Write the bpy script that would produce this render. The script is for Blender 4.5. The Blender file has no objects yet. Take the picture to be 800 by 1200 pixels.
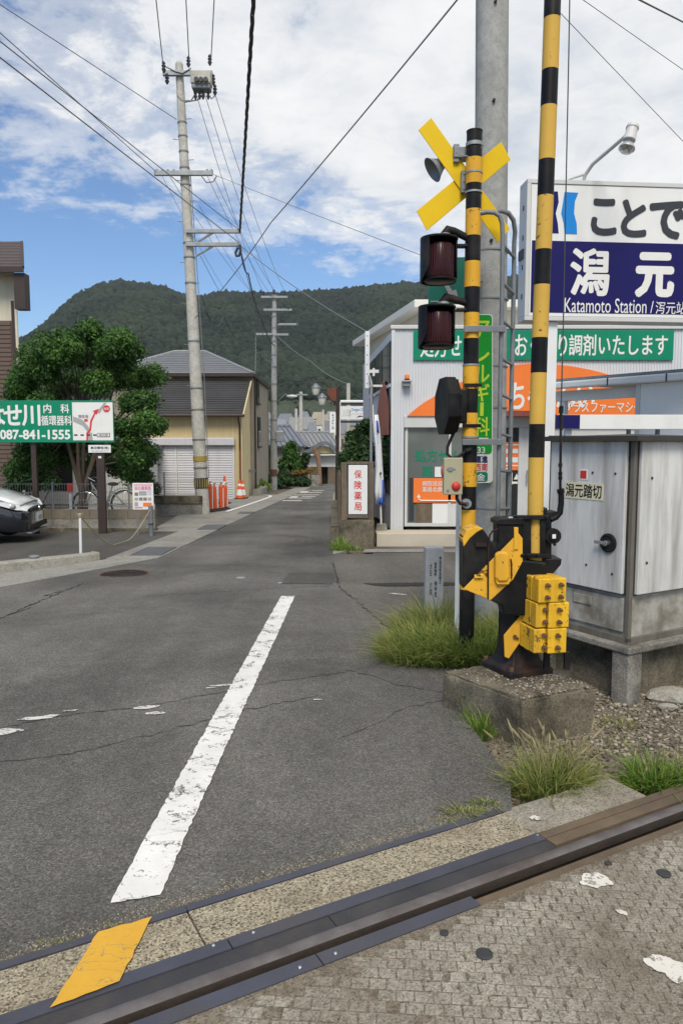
import bpy, bmesh, math, random
import numpy as np
from mathutils import Vector, Matrix, Euler
R = math.radians
rng = np.random.default_rng(7)
random.seed(7)
S = bpy.context.scene
C = S.collection

# ------------------------------------------------------------------ camera, world, sun, exposure
EYE, FOC, TILT = 1.55, 866.7, R(5.27)
cam = bpy.data.cameras.new('camera'); cam_o = bpy.data.objects.new('camera', cam); C.objects.link(cam_o)
cam.sensor_fit = 'VERTICAL'; cam.sensor_height = 36; cam.lens = 26.0
cam.clip_start = .05; cam.clip_end = 6000
cam_o.location = (0, 0, EYE); cam_o.rotation_euler = (R(90) - TILT, 0, 0)
S.camera = cam_o
S.render.engine = 'CYCLES'
S.view_settings.view_transform = 'Standard'
S.view_settings.look = 'None'
S.view_settings.exposure = 0.0
S.view_settings.gamma = 1
SUN_EL, SUN_AZ = R(50), R(184)          # azimuth clockwise from +Y (the way the camera looks)
sd = Vector((math.sin(SUN_AZ) * math.cos(SUN_EL), math.cos(SUN_AZ) * math.cos(SUN_EL), math.sin(SUN_EL)))
sun = bpy.data.lights.new('sun', 'SUN'); sun.energy = 3.1; sun.angle = R(24); sun.color = (1, .925, .80)
sun_o = bpy.data.objects.new('sun', sun); C.objects.link(sun_o)
sun_o.rotation_euler = sd.to_track_quat('Z', 'Y').to_euler(); sun_o.location = (10, -10, 30)

W = bpy.data.worlds.new('World'); S.world = W; W.use_nodes = True
nt = W.node_tree; N = nt.nodes; N.clear()
def nd(tree, t, **kw):
    n = tree.nodes.new(t)
    for k, v in kw.items(): setattr(n, k, v)
    return n
def math_n(tree, op, a, b=None, clamp=False):
    n = tree.nodes.new('ShaderNodeMath'); n.operation = op; n.use_clamp = clamp
    for i, x in enumerate((a, b)):
        if x is None: continue
        if isinstance(x, (int, float)): n.inputs[i].default_value = x
        else: tree.links.new(x, n.inputs[i])
    return n.outputs[0]
def mixc(tree, f, a, b, mode='MIX'):
    n = tree.nodes.new('ShaderNodeMix'); n.data_type = 'RGBA'; n.blend_type = mode
    for k, x in ((0, f), (6, a), (7, b)):
        if isinstance(x, (int, float)): n.inputs[k].default_value = x
        elif isinstance(x, (tuple, list)): n.inputs[k].default_value = tuple(x)[:3] + (1,)
        else: tree.links.new(x, n.inputs[k])
    return n.outputs[2]
def ramp(tree, f, stops, interp='LINEAR'):
    n = tree.nodes.new('ShaderNodeValToRGB'); cr = n.color_ramp; cr.interpolation = interp
    while len(cr.elements) < len(stops): cr.elements.new(.5)
    for e, (p, c) in zip(cr.elements, stops):
        e.position = p; e.color = (c, c, c, 1) if isinstance(c, (int, float)) else tuple(c) + (1,)
    tree.links.new(f, n.inputs[0]); return n.outputs[0]
def noise(tree, vec, scale, detail=6, rough=.55, dist=0):
    n = tree.nodes.new('ShaderNodeTexNoise')
    n.inputs['Scale'].default_value = scale; n.inputs['Detail'].default_value = detail
    n.inputs['Roughness'].default_value = rough; n.inputs['Distortion'].default_value = dist
    if vec is not None: tree.links.new(vec, n.inputs['Vector'])
    return n.outputs['Fac']
sky = nd(nt, 'ShaderNodeTexSky', sky_type='NISHITA'); sky.sun_disc = False
sky.sun_elevation = SUN_EL; sky.sun_rotation = SUN_AZ; sky.altitude = 10; sky.dust_density = .6; sky.ozone_density = 1.6
tc = nd(nt, 'ShaderNodeTexCoord'); sep = nd(nt, 'ShaderNodeSeparateXYZ'); nt.links.new(tc.outputs['Generated'], sep.inputs[0])
zc = math_n(nt, 'MAXIMUM', sep.outputs['Z'], 0.0)
dv = math_n(nt, 'ADD', zc, .16)
cmb = nd(nt, 'ShaderNodeCombineXYZ')
nt.links.new(math_n(nt, 'DIVIDE', sep.outputs['X'], dv), cmb.inputs[0])
nt.links.new(math_n(nt, 'DIVIDE', sep.outputs['Y'], dv), cmb.inputs[1])
n1 = noise(nt, cmb.outputs[0], 1.15, 3, .5, .3)
n2 = noise(nt, cmb.outputs[0], 4.2, 8, .62, .35)
n3 = noise(nt, cmb.outputs[0], 15, 6, .65, .2)
lay = math_n(nt, 'ADD', math_n(nt, 'MULTIPLY', n1, .32), math_n(nt, 'ADD', math_n(nt, 'MULTIPLY', n2, .50), math_n(nt, 'MULTIPLY', n3, .22)))
# cloud cover thickens with height above the horizon; the clear gap lies low over the hill
hgt = ramp(nt, zc, [(0.0, .36), (.1, .28), (.21, .30), (.28, .48), (.37, .60), (1.0, .6)])
side = math_n(nt, 'MULTIPLY', sep.outputs['X'], .42)
cov = math_n(nt, 'ADD', math_n(nt, 'ADD', lay, hgt), math_n(nt, 'MINIMUM', side, .12))
cov = math_n(nt, 'SUBTRACT', cov, .5)
mask = ramp(nt, cov, [(.36, 0.0), (.47, .55), (.56, .95), (.66, 1.0)], 'EASE')
shade = ramp(nt, math_n(nt, 'ADD', math_n(nt, 'MULTIPLY', n2, .6), math_n(nt, 'MULTIPLY', n1, .4)), [(.30, (6.0, 6.6, 7.4)), (.42, (7.6, 7.95, 8.4)), (.52, (8.9, 9.05, 9.2)), (.64, (9.8, 9.8, 9.8))])
skyc = mixc(nt, 1.0, sky.outputs[0], (1.0, 1.2, 1.43), 'MULTIPLY')
wc = mixc(nt, mask, skyc, shade)
bg = nd(nt, 'ShaderNodeBackground'); nt.links.new(wc, bg.inputs[0]); bg.inputs[1].default_value = .1
wo = nd(nt, 'ShaderNodeOutputWorld'); nt.links.new(bg.outputs[0], wo.inputs[0])
S.cycles.max_bounces = 6; S.cycles.diffuse_bounces = 3; S.cycles.transparent_max_bounces = 8

# ------------------------------------------------------------------ where a point of the view lies at a given distance
def at(u, v, Y):
    x = (u - 400) / FOC; y = -(v - 600) / FOC
    c, s = math.cos(TILT), math.sin(TILT)
    d = (x, y * s + c, y * c - s)
    return Vector((d[0] * Y / d[1], Y, EYE + d[2] * Y / d[1]))
def gz(y): return -.022 * max(0, min(y, 70) - 3)
def gp(x, y, off=0): return Vector((x, y, gz(y) + off))

# ------------------------------------------------------------------ materials
MATS = {}
def mat(name, col, rough=.6, var=.12, scale=6, bump=0, bscale=80, metal=0, dirt=None, dirt_amt=.0, dirt_scale=3, streak=False, coat=0, spec=.5, fine=0, chips=0):
    m = bpy.data.materials.new(name); m.use_nodes = True; t = m.node_tree
    b = t.nodes['Principled BSDF']
    tcn = t.nodes.new('ShaderNodeTexCoord'); v = tcn.outputs['Object']
    f = noise(t, v, scale, 6, .6)
    k = ramp(t, f, [(.25, 1 - var), (.75, 1 + var)])
    c = mixc(t, 1, col, k, 'MULTIPLY')
    if fine:
        c = mixc(t, 1, c, ramp(t, noise(t, v, bscale, 3, .6), [(.3, 1 - fine), (.7, 1 + fine)]), 'MULTIPLY')
    if dirt is not None:
        dvv = v
        if streak:
            mp = t.nodes.new('ShaderNodeMapping'); mp.inputs['Scale'].default_value = (1, 1, .12)
            t.links.new(v, mp.inputs[0]); dvv = mp.outputs[0]
        g = ramp(t, noise(t, dvv, dirt_scale, 8, .65), [(.62 - .3 * dirt_amt, 0.0), (.8 - .2 * dirt_amt, dirt_amt)])
        c = mixc(t, g, c, dirt)
    if chips:
        c = mixc(t, ramp(t, math_n(t, 'ADD', math_n(t, 'MULTIPLY', noise(t, v, 38, 5, .7), .6), math_n(t, 'MULTIPLY', noise(t, v, 6, 3, .6), .4)), [(.60 - chips * .1, 0.0), (.63 - chips * .1, .9)]), c, (.06, .035, .022))
    t.links.new(c, b.inputs['Base Color'])
    b.inputs['Metallic'].default_value = metal
    rr = ramp(t, f, [(.2, max(.03, rough - .1)), (.8, min(1, rough + .1))])
    t.links.new(rr, b.inputs['Roughness'])
    b.inputs['Specular IOR Level'].default_value = spec
    if coat: b.inputs['Coat Weight'].default_value = coat; b.inputs['Coat Roughness'].default_value = .05
    if bump:
        bn = t.nodes.new('ShaderNodeBump'); bn.inputs['Strength'].default_value = bump; bn.inputs['Distance'].default_value = .01
        t.links.new(noise(t, v, bscale, 5, .65), bn.inputs['Height']); t.links.new(bn.outputs[0], b.inputs['Normal'])
    MATS[name] = m
    return m
def asphalt(name, base, patch=.25):
    m = bpy.data.materials.new(name); m.use_nodes = True; t = m.node_tree; b = t.nodes['Principled BSDF']
    g = t.nodes.new('ShaderNodeNewGeometry'); v = g.outputs['Position']
    big = ramp(t, noise(t, v, .45, 5, .6, .4), [(.3, 1 - patch), (.7, 1 + patch * .8)])
    mp = t.nodes.new('ShaderNodeMapping'); mp.inputs['Scale'].default_value = (1.6, .12, 1); t.links.new(v, mp.inputs[0])
    trk = ramp(t, noise(t, mp.outputs[0], 1.0, 4, .55), [(.3, .82), (.7, 1.14)])
    mid = ramp(t, noise(t, v, 9, 6, .7), [(.3, .86), (.7, 1.14)])
    vo = t.nodes.new('ShaderNodeTexVoronoi'); vo.inputs['Scale'].default_value = 165; t.links.new(v, vo.inputs['Vector'])
    vc = t.nodes.new('ShaderNodeSeparateColor'); t.links.new(vo.outputs['Color'], vc.inputs[0])
    grain = ramp(t, vc.outputs[0], [(0, .55), (.5, .92), (.88, 1.28), (1, 1.7)])
    c = mixc(t, 1, base, big, 'MULTIPLY'); c = mixc(t, 1, c, trk, 'MULTIPLY'); c = mixc(t, 1, c, mid, 'MULTIPLY'); c = mixc(t, 1, c, grain, 'MULTIPLY')
    t.links.new(c, b.inputs['Base Color']); b.inputs['Roughness'].default_value = .85; b.inputs['Specular IOR Level'].default_value = .3
    bn = t.nodes.new('ShaderNodeBump'); bn.inputs['Strength'].default_value = .55; bn.inputs['Distance'].default_value = .004
    t.links.new(vo.outputs['Distance'], bn.inputs['Height']); t.links.new(bn.outputs[0], b.inputs['Normal'])
    return m
def concrete(name, base, speck=.35, stain=(.05, .045, .035), amt=.5, sc=2.2, bump=.5, gscale=170):
    m = bpy.data.materials.new(name); m.use_nodes = True; t = m.node_tree; b = t.nodes['Principled BSDF']
    g = t.nodes.new('ShaderNodeNewGeometry'); v = g.outputs['Position']
    c = mixc(t, 1, base, ramp(t, noise(t, v, 14, 6, .65), [(.3, .8), (.7, 1.18)]), 'MULTIPLY')
    vo = t.nodes.new('ShaderNodeTexVoronoi'); vo.inputs['Scale'].default_value = gscale; t.links.new(v, vo.inputs['Vector'])
    vc = t.nodes.new('ShaderNodeSeparateColor'); t.links.new(vo.outputs['Color'], vc.inputs[0])
    c = mixc(t, 1, c, ramp(t, vc.outputs[0], [(0, 1 - speck * 1.6), (.35, 1 - speck * .3), (.8, 1 + speck * .4), (1, 1 + speck)]), 'MULTIPLY')
    s = ramp(t, noise(t, v, sc, 8, .68, .3), [(.45, 0.0), (.72, amt)])
    c = mixc(t, s, c, stain)
    t.links.new(c, b.inputs['Base Color']); b.inputs['Roughness'].default_value = .9; b.inputs['Specular IOR Level'].default_value = .25
    bn = t.nodes.new('ShaderNodeBump'); bn.inputs['Strength'].default_value = bump; bn.inputs['Distance'].default_value = .004
    t.links.new(math_n(t, 'ADD', vo.outputs['Distance'], noise(t, v, 40, 5, .7)), bn.inputs['Height']); t.links.new(bn.outputs[0], b.inputs['Normal'])
    return m
def worn_paint(name, col, under, lo=.35, hi=.42, sc=9, lines=False):
    m = bpy.data.materials.new(name); m.use_nodes = True; t = m.node_tree; b = t.nodes['Principled BSDF']
    g = t.nodes.new('ShaderNodeNewGeometry'); v = g.outputs['Position']
    n = math_n(t, 'ADD', math_n(t, 'MULTIPLY', noise(t, v, sc, 9, .75, .5), .65), math_n(t, 'MULTIPLY', noise(t, v, 60, 4, .7), .35))
    f = ramp(t, n, [(lo, 0.0), (hi, 1.0)])
    if lines:   # fine cracks across the thick paint
        mp = t.nodes.new('ShaderNodeMapping'); mp.inputs['Scale'].default_value = (.9, 3.6, 1); mp.inputs['Rotation'].default_value = (0, 0, R(6)); t.links.new(v, mp.inputs[0])
        dn = t.nodes.new('ShaderNodeTexNoise'); dn.inputs['Scale'].default_value = 22; dn.inputs['Detail'].default_value = 4; t.links.new(v, dn.inputs['Vector'])
        av_ = t.nodes.new('ShaderNodeVectorMath'); av_.operation = 'MULTIPLY_ADD'; t.links.new(dn.outputs['Color'], av_.inputs[0]); av_.inputs[1].default_value = (.16, .16, 0); t.links.new(mp.outputs[0], av_.inputs[2])
        vo = t.nodes.new('ShaderNodeTexVoronoi'); vo.feature = 'DISTANCE_TO_EDGE'; vo.inputs['Scale'].default_value = 5.5; t.links.new(av_.outputs[0], vo.inputs['Vector'])
        cr = math_n(t, 'ADD', ramp(t, vo.outputs['Distance'], [(.006, .25), (.022, 1.0)]), ramp(t, noise(t, v, 2.6, 5, .65), [(.44, 0.0), (.54, 1.0)]), clamp=True)
        f = math_n(t, 'MULTIPLY', f, cr)
    cc = mixc(t, 1, col, ramp(t, noise(t, v, 5, 6, .6), [(.3, .86), (.7, 1.06)]), 'MULTIPLY')
    cc = mixc(t, f, under, cc)
    t.links.new(cc, b.inputs['Base Color']); b.inputs['Roughness'].default_value = .65
    bn = t.nodes.new('ShaderNodeBump'); bn.inputs['Strength'].default_value = .35; bn.inputs['Distance'].default_value = .004
    t.links.new(noise(t, v, 150, 4, .7), bn.inputs['Height']); t.links.new(bn.outputs[0], b.inputs['Normal'])
    return m
def leafmat(name, c1, c2, trans=.25, rough=.5, scale=.0):
    m = bpy.data.materials.new(name); m.use_nodes = True; t = m.node_tree; b = t.nodes['Principled BSDF']
    a = t.nodes.new('ShaderNodeAttribute'); a.attribute_name = 'tone'
    c = mixc(t, a.outputs['Fac'], c1, c2)
    t.links.new(c, b.inputs['Base Color']); b.inputs['Roughness'].default_value = rough; b.inputs['Specular IOR Level'].default_value = .3
    if trans:
        tr = t.nodes.new('ShaderNodeBsdfTranslucent'); t.links.new(c, tr.inputs[0])
        mx = t.nodes.new('ShaderNodeMixShader'); mx.inputs[0].default_value = trans
        t.links.new(b.outputs[0], mx.inputs[1]); t.links.new(tr.outputs[0], mx.inputs[2])
        t.links.new(mx.outputs[0], t.nodes['Material Output'].inputs[0])
    return m
def glassmat(name, col=(.03, .035, .035), rough=.06):
    m = bpy.data.materials.new(name); m.use_nodes = True; b = m.node_tree.nodes['Principled BSDF']
    b.inputs['Base Color'].default_value = col + (1,); b.inputs['Roughness'].default_value = rough; b.inputs['Specular IOR Level'].default_value = .6
    return m
M_asph = asphalt('road_asphalt', (.120, .115, .104), .5); M_asph2 = asphalt('lot_asphalt', (.136, .128, .112), .3); M_asph3 = asphalt('parking_asphalt', (.085, .081, .073), .3)
M_deck = concrete('deck_concrete', (.285, .262, .215), .3, (.10, .077, .05), .85, 1.6); M_panel = concrete('panel_concrete', (.30, .262, .19), .5, (.13, .10, .062), .5, 2.0)
M_joint = concrete('joint_dirt', (.20, .172, .13), .3, (.06, .046, .032), .9, 14)
M_conc = concrete('old_concrete', (.27, .255, .225), .2, (.035, .033, .026), .85, 3.0, .6, 120)
M_mossy = concrete('mossy_concrete', (.17, .148, .108), .25, (.022, .02, .013), 1.0, 3.2, .6, 120)
M_kerb = concrete('kerb_concrete', (.33, .315, .275), .2, (.12, .11, .08), .5, 2.4, .4, 120)
M_gut = concrete('gutter_concrete', (.27, .26, .235), .2, (.10, .095, .08), .6, 1.1, .3, 120)
M_pole = concrete('pole_concrete', (.50, .485, .44), .08, (.20, .195, .18), .5, 2.4, .15, 150)
M_pole2 = concrete('weathered_pole_concrete', (.34, .345, .335), .08, (.17, .17, .165), .5, 3.4, .15, 150)
M_soil = concrete('gravelly_soil', (.175, .148, .11), .6, (.07, .06, .045), .6, 2.2, 1.0, 60)
M_field = concrete('town_ground', (.2, .19, .16), .3, (.09, .10, .05), .5, .05, .3, 5)
M_white_line = worn_paint('white_road_paint', (.72, .71, .68), (.12, .115, .105), .425, .455, 8, True)
M_white_patch = worn_paint('worn_white_paint', (.66, .63, .57), (.2, .185, .155), .45, .49, 16)
M_yellow_road = worn_paint('yellow_road_paint', (.64, .35, .028), (.22, .18, .11), .385, .43, 9, True)
M_faded = worn_paint('faded_road_paint', (.60, .59, .56), (.122, .117, .105), .44, .51, 11)
M_crack = mat('crack_dirt', (.022, .021, .019), .95)
M_rail = mat('rail_steel', (.165, .148, .145), .45, .25, 12, .15, 90, metal=.45, dirt=(.05, .032, .022), dirt_amt=.55, dirt_scale=5)
M_strip = mat('flange_steel', (.062, .065, .088), .5, .25, 5, .2, 120, metal=.2, dirt=(.10, .08, .06), dirt_amt=.45, dirt_scale=3)
M_rubber = mat('rubber_filler', (.036, .036, .04), .7, .3, 6, .4, 120, dirt=(.14, .105, .07), dirt_amt=.4, dirt_scale=1.6)
M_rust = mat('rusty_steel', (.12, .06, .035), .85, .3, 12, .4, 90)
M_black = mat('black_paint', (.008, .008, .009), .42, .3, 6, .08, 60, dirt=(.05, .045, .04), dirt_amt=.5, dirt_scale=4, spec=.18)
M_blk_dirty = mat('black_rusting_paint', (.016, .015, .016), .55, .3, 8, .15, 60, dirt=(.10, .045, .025), dirt_amt=.55, dirt_scale=4, spec=.18)
M_yel = mat('signal_yellow', (.72, .385, .035), .45, .1, 5, .03, 60, dirt=(.30, .16, .05), dirt_amt=.5, dirt_scale=5, streak=True, spec=.18, chips=.35)
M_yel_w = mat('weight_yellow', (.78, .46, .03), .4, .07, 5, .04, 60, dirt=(.22, .09, .03), dirt_amt=.55, dirt_scale=7, streak=True, spec=.18, chips=.35)
M_yel_x = mat('crossbuck_yellow', (.76, .50, .01), .5, .07, 4, spec=.18)
M_yel_arm = mat('arm_yellow', (.60, .37, .07), .5, .1, 3, dirt=(.4, .25, .07), dirt_amt=.4, dirt_scale=3, streak=True, spec=.18, chips=.05)
M_galv = mat('galvanised_steel', (.30, .315, .325), .5, .2, 7, .05, 60, metal=.35, dirt=(.18, .17, .16), dirt_amt=.4)
M_galv_d = mat('dull_galvanised_steel', (.20, .215, .23), .55, .25, 8, .05, 60, metal=.3)
M_cab = mat('cabinet_steel', (.62, .625, .62), .5, .1, 2, .03, 40, metal=.0, dirt=(.20, .18, .15), dirt_amt=.62, dirt_scale=8, streak=True)
M_cab_low = mat('cabinet_plain_steel', (.42, .405, .37), .5, .18, 4, .05, 40, metal=.0, dirt=(.11, .095, .07), dirt_amt=.8, dirt_scale=5)
M_cab_dark = mat('cabinet_gasket', (.04, .038, .033), .7, .3, 8)
M_red_lens = mat('red_lens', (.032, .003, .004), .3, .15, 8, spec=.3)
M_beige = mat('beige_box_paint', (.38, .36, .24), .5, .1, 6, dirt=(.25, .2, .12), dirt_amt=.4)
M_red = mat('red_paint', (.55, .03, .02), .45, .1, 6)
M_white = mat('white_sign_paint', (.74, .745, .74), .45, .04, 3, dirt=(.5, .49, .45), dirt_amt=.35, dirt_scale=3, streak=True)
M_white_post = mat('white_post_paint', (.72, .735, .74), .5, .06, 3, dirt=(.5, .48, .42), dirt_amt=.4, streak=True)
M_navy = mat('navy_print', (.012, .010, .10), .4, .05, 3, spec=.18)
M_ink = mat('charcoal_print', (.045, .05, .06), .45, .05, 3, spec=.18)
M_blue = mat('blue_print', (.015, .22, .62), .4, .05, 3, spec=.18)
M_green = mat('green_print', (.005, .225, .125), .45, .08, 2, dirt=(.03, .2, .13), dirt_amt=.5, dirt_scale=3, streak=True, spec=.18)
M_green2 = mat('bright_green_print', (.012, .30, .03), .45, .05, 2, spec=.18)
M_lime = mat('lime_print', (.55, .72, .05), .45, .05, 2, spec=.18)
M_or = mat('orange_print', (.83, .205, .045), .5, .05, 2, spec=.18)
M_redp = mat('red_print', (.62, .05, .05), .5, .05, 2, spec=.18)
M_pinkp = mat('pink_print', (.75, .22, .36), .5, .05, 2, spec=.18)
M_blackp = mat('black_print', (.02, .02, .02), .5, .05, 2, spec=.18)
M_greyp = mat('grey_print', (.35, .35, .35), .5, .05, 2)
M_cream_plate = mat('cream_plate', (.66, .61, .44), .5, .06, 6, dirt=(.4, .33, .2), dirt_amt=.4)
M_siding = mat('white_ribbed_metal', (.60, .615, .64), .45, .05, 2, dirt=(.45, .44, .42), dirt_amt=.3, streak=True)
M_trim = mat('pale_grey_trim', (.56, .565, .56), .5, .06, 3)
M_creamwall = mat('cream_wall', (.62, .57, .45), .75, .06, 2, .1, 40, dirt=(.4, .36, .27), dirt_amt=.4, streak=True)
M_roofwhite = mat('white_roof_fascia', (.70, .68, .62), .6, .06, 2)
M_darkglass = glassmat('dark_window_glass', (.022, .025, .026)); M_shopglass = glassmat('shop_glass', (.13, .145, .14), .08)
M_wood = mat('weathered_wood', (.155, .12, .085), .85, .3, 10, .5, 50, dirt=(.05, .04, .03), dirt_amt=.6, dirt_scale=7, streak=True)
M_brownpost = mat('brown_steel', (.040, .024, .019), .5, .2, 6)
M_yellowwall = mat('ochre_wall', (.52, .42, .235), .8, .08, 2, .1, 30, dirt=(.38, .29, .15), dirt_amt=.4, dirt_scale=4, streak=True)
M_palewall = mat('pale_yellow_wall', (.60, .50, .28), .8, .08, 2, dirt=(.42, .34, .2), dirt_amt=.4, streak=True)
M_greybrown = mat('grey_brown_wall', (.30, .265, .21), .85, .12, 2, .1, 30)
M_shutter = mat('shutter_steel', (.52, .52, .55), .5, .06, 2, dirt=(.38, .37, .37), dirt_amt=.4, streak=True)
M_dkroof = mat('dark_slate_shingle', (.045, .043, .046), .85, .3, 1.2, .3, 30, dirt=(.055, .055, .06), dirt_amt=.5, dirt_scale=2)
M_grroof = mat('grey_slate_shingle', (.17, .18, .195), .7, .12, 3, .2, 30)
M_tileroof = mat('grey_roof_tile', (.135, .15, .18), .45, .25, 3, .2, 30)
M_tileroof2 = mat('pale_roof_tile', (.19, .195, .2), .55, .3, 5, .2, 30)
M_brownroof = mat('brown_roof_tile', (.085, .06, .05), .75, .2, 4, .2, 30)
M_brownside = mat('brown_siding', (.10, .065, .05), .7, .15, 4)
M_plaster = mat('white_plaster', (.66, .66, .64), .85, .08, 1, dirt=(.45, .43, .38), dirt_amt=.4, dirt_scale=1.4, streak=True)
M_block = mat('concrete_block', (.19, .165, .125), .9, .25, 4, .4, 40, dirt=(.10, .08, .055), dirt_amt=.7, dirt_scale=3)
M_orange = mat('orange_plastic', (.72, .10, .02), .5, .12, 6, dirt=(.35, .1, .05), dirt_amt=.35)
M_whitepl = mat('white_reflective', (.75, .74, .72), .4, .05, 6)
M_carpaint = mat('dark_car_paint', (.012, .014, .022), .18, .05, 3, coat=1.0)
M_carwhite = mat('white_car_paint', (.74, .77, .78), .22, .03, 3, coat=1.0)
M_tyre = mat('tyre_rubber', (.018, .018, .018), .85, .1, 6)
M_chrome = mat('bright_metal', (.55, .56, .57), .22, .05, 6, metal=.9)
M_lens = mat('clear_lens', (.55, .58, .6), .08, .15, 20, coat=1)
M_wire = mat('wire_black', (.035, .037, .04), .6, .1, 6)
M_wire_g = mat('wire_grey', (.17, .175, .18), .6, .1, 6)
M_insul = mat('insulator_dark', (.05, .05, .055), .3, .1, 6)
M_bark = mat('bark', (.085, .065, .048), .95, .3, 9, .8, 30)
M_rope = mat('straw_rope', (.33, .28, .19), .9, .2, 30, .5, 200)
M_stone = mat('marker_granite', (.34, .35, .36), .8, .12, 20, .2, 120)
M_frost = mat('frosted_glass', (.62, .62, .55), .3, .05, 6)
M_leaf = leafmat('tree_leaf', (.022, .066, .013), (.10, .215, .038))
M_leaf_d = leafmat('shrub_leaf', (.014, .040, .012), (.05, .105, .026))
M_grass = leafmat('grass_blade', (.09, .155, .028), (.45, .43, .14), .35, .6)
M_grass_g = leafmat('green_grass_blade', (.085, .19, .022), (.32, .42, .09), .35, .6)
M_seed = leafmat('seed_head', (.25, .22, .10), (.40, .34, .2), .2, .8)
M_flower = leafmat('orange_flower', (.07, .08, .02), (.42, .20, .03), .2, .7)
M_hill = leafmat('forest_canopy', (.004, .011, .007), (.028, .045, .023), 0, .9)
M_pebble = leafmat('ballast_stone', (.10, .083, .06), (.36, .32, .26), 0, .9)

# ------------------------------------------------------------------ mesh helpers
class MB:
    def __init__(s): s.v = []; s.f = []; s.m = []; s.M = Matrix.Identity(4)
    def add(s, vs, fs, mi=0):
        b = len(s.v); s.v += [tuple(s.M @ Vector(p)) for p in vs]
        s.f += [tuple(b + i for i in f) for f in fs]; s.m += [mi] * len(fs); return s
    def box(s, x0, x1, y0, y1, z0, z1, mi=0):
        return s.add([(x0, y0, z0), (x1, y0, z0), (x1, y1, z0), (x0, y1, z0), (x0, y0, z1), (x1, y0, z1), (x1, y1, z1), (x0, y1, z1)],
                     [(3, 2, 1, 0), (4, 5, 6, 7), (0, 1, 5, 4), (1, 2, 6, 5), (2, 3, 7, 6), (3, 0, 4, 7)], mi)
    def prism(s, pts, d0, d1, axis='Y', mi=0, cap=None):
        """outline pts (a,b) extruded along an axis from d0 to d1; for Y the outline lies in XZ"""
        n = len(pts)
        def q(a, b, d): return (a, d, b) if axis == 'Y' else ((a, b, d) if axis == 'Z' else (d, a, b))
        ar = sum(pts[i][0] * pts[(i + 1) % n][1] - pts[(i + 1) % n][0] * pts[i][1] for i in range(n))
        if (ar > 0) == (axis == 'Y'): pts = pts[::-1]
        vs = [q(a, b, d0) for a, b in pts] + [q(a, b, d1) for a, b in pts]
        if d1 < d0: vs = vs[n:] + vs[:n]
        fs = [tuple(range(n))[::-1], tuple(range(n, 2 * n))] + [(i, (i + 1) % n, n + (i + 1) % n, n + i) for i in range(n)]
        return s.add(vs, fs, mi)
    def tube(s, pts, r, seg=8, mi=0, closed=False):
        pts = [Vector(p) for p in pts]; n = len(pts)
        rs = r if isinstance(r, (list, tuple)) else [r] * n
        vs = []; up = None
        for i, p in enumerate(pts):
            a = pts[(i - 1) % n] if (closed or i > 0) else p; b = pts[(i + 1) % n] if (closed or i < n - 1) else p
            t = (b - a).normalized()
            if up is None: up = t.orthogonal().normalized()
            up = (up - t * up.dot(t)); up = up.normalized() if up.length > 1e-6 else t.orthogonal().normalized()
            w = t.cross(up)
            vs += [p + (up * math.cos(2 * math.pi * k / seg) + w * math.sin(2 * math.pi * k / seg)) * rs[i] for k in range(seg)]
        fs = []
        for i in range(n if closed else n - 1):
            j = (i + 1) % n
            fs += [(i * seg + k, i * seg + (k + 1) % seg, j * seg + (k + 1) % seg, j * seg + k) for k in range(seg)]
        if not closed: fs += [tuple(range(seg))[::-1], tuple((n - 1) * seg + k for k in range(seg))]
        return s.add(vs, fs, mi)
    def cyl(s, p0, p1, r0, r1=None, seg=16, mi=0): return s.tube([p0, p1], [r0, r0 if r1 is None else r1], seg, mi)
    def lathe(s, prof, seg=20, mi=0, c=(0, 0, 0)):
        vs = [(c[0] + r * math.cos(2 * math.pi * k / seg), c[1] + r * math.sin(2 * math.pi * k / seg), c[2] + z) for r, z in prof for k in range(seg)]
        n = len(prof)
        fs = [(i * seg + k, i * seg + (k + 1) % seg, (i + 1) * seg + (k + 1) % seg, (i + 1) * seg + k) for i in range(n - 1) for k in range(seg)]
        fs += [tuple(range(seg))[::-1], tuple((n - 1) * seg + k for k in range(seg))]
        return s.add(vs, fs, mi)
    def ball(s, c, r, mi=0, seg=10, sq=(1, 1, 1)):
        pr = [(max(1e-3, math.sin(math.pi * i / 6)) * 1, -math.cos(math.pi * i / 6)) for i in range(7)]
        M0 = s.M.copy(); s.M = s.M @ Matrix.Translation(c) @ Matrix.Diagonal((r * sq[0], r * sq[1], r * sq[2], 1)); s.lathe(pr, seg, mi); s.M = M0; return s
    def quad(s, a, b, c, d, mi=0): return s.add([a, b, c, d], [(0, 1, 2, 3)], mi)
    def ribs(s, p0, p1, h, period, depth, mi=0, n=(0, -1, 0)):
        """trapezoid-ribbed sheet from p0 to p1 (bottom edge), height h, ribs standing out along n"""
        p0, p1, n = Vector(p0), Vector(p1), Vector(n); L = (p1 - p0).length; t = (p1 - p0).normalized()
        prof = []; k = int(L / period)
        for i in range(k + 1):
            for f, d in ((0, 0), (.55, 0), (.65, depth), (.9, depth)): 
                if i * period + f * period <= L: prof.append(p0 + t * (i + f) * period + n * d)
        prof.append(p1)
        b = []
        for p in prof: b += [p, p + Vector((0, 0, h))]
        return s.add(b, [(2 * i, 2 * i + 2, 2 * i + 3, 2 * i + 1) for i in range(len(prof) - 1)], mi)
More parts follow.
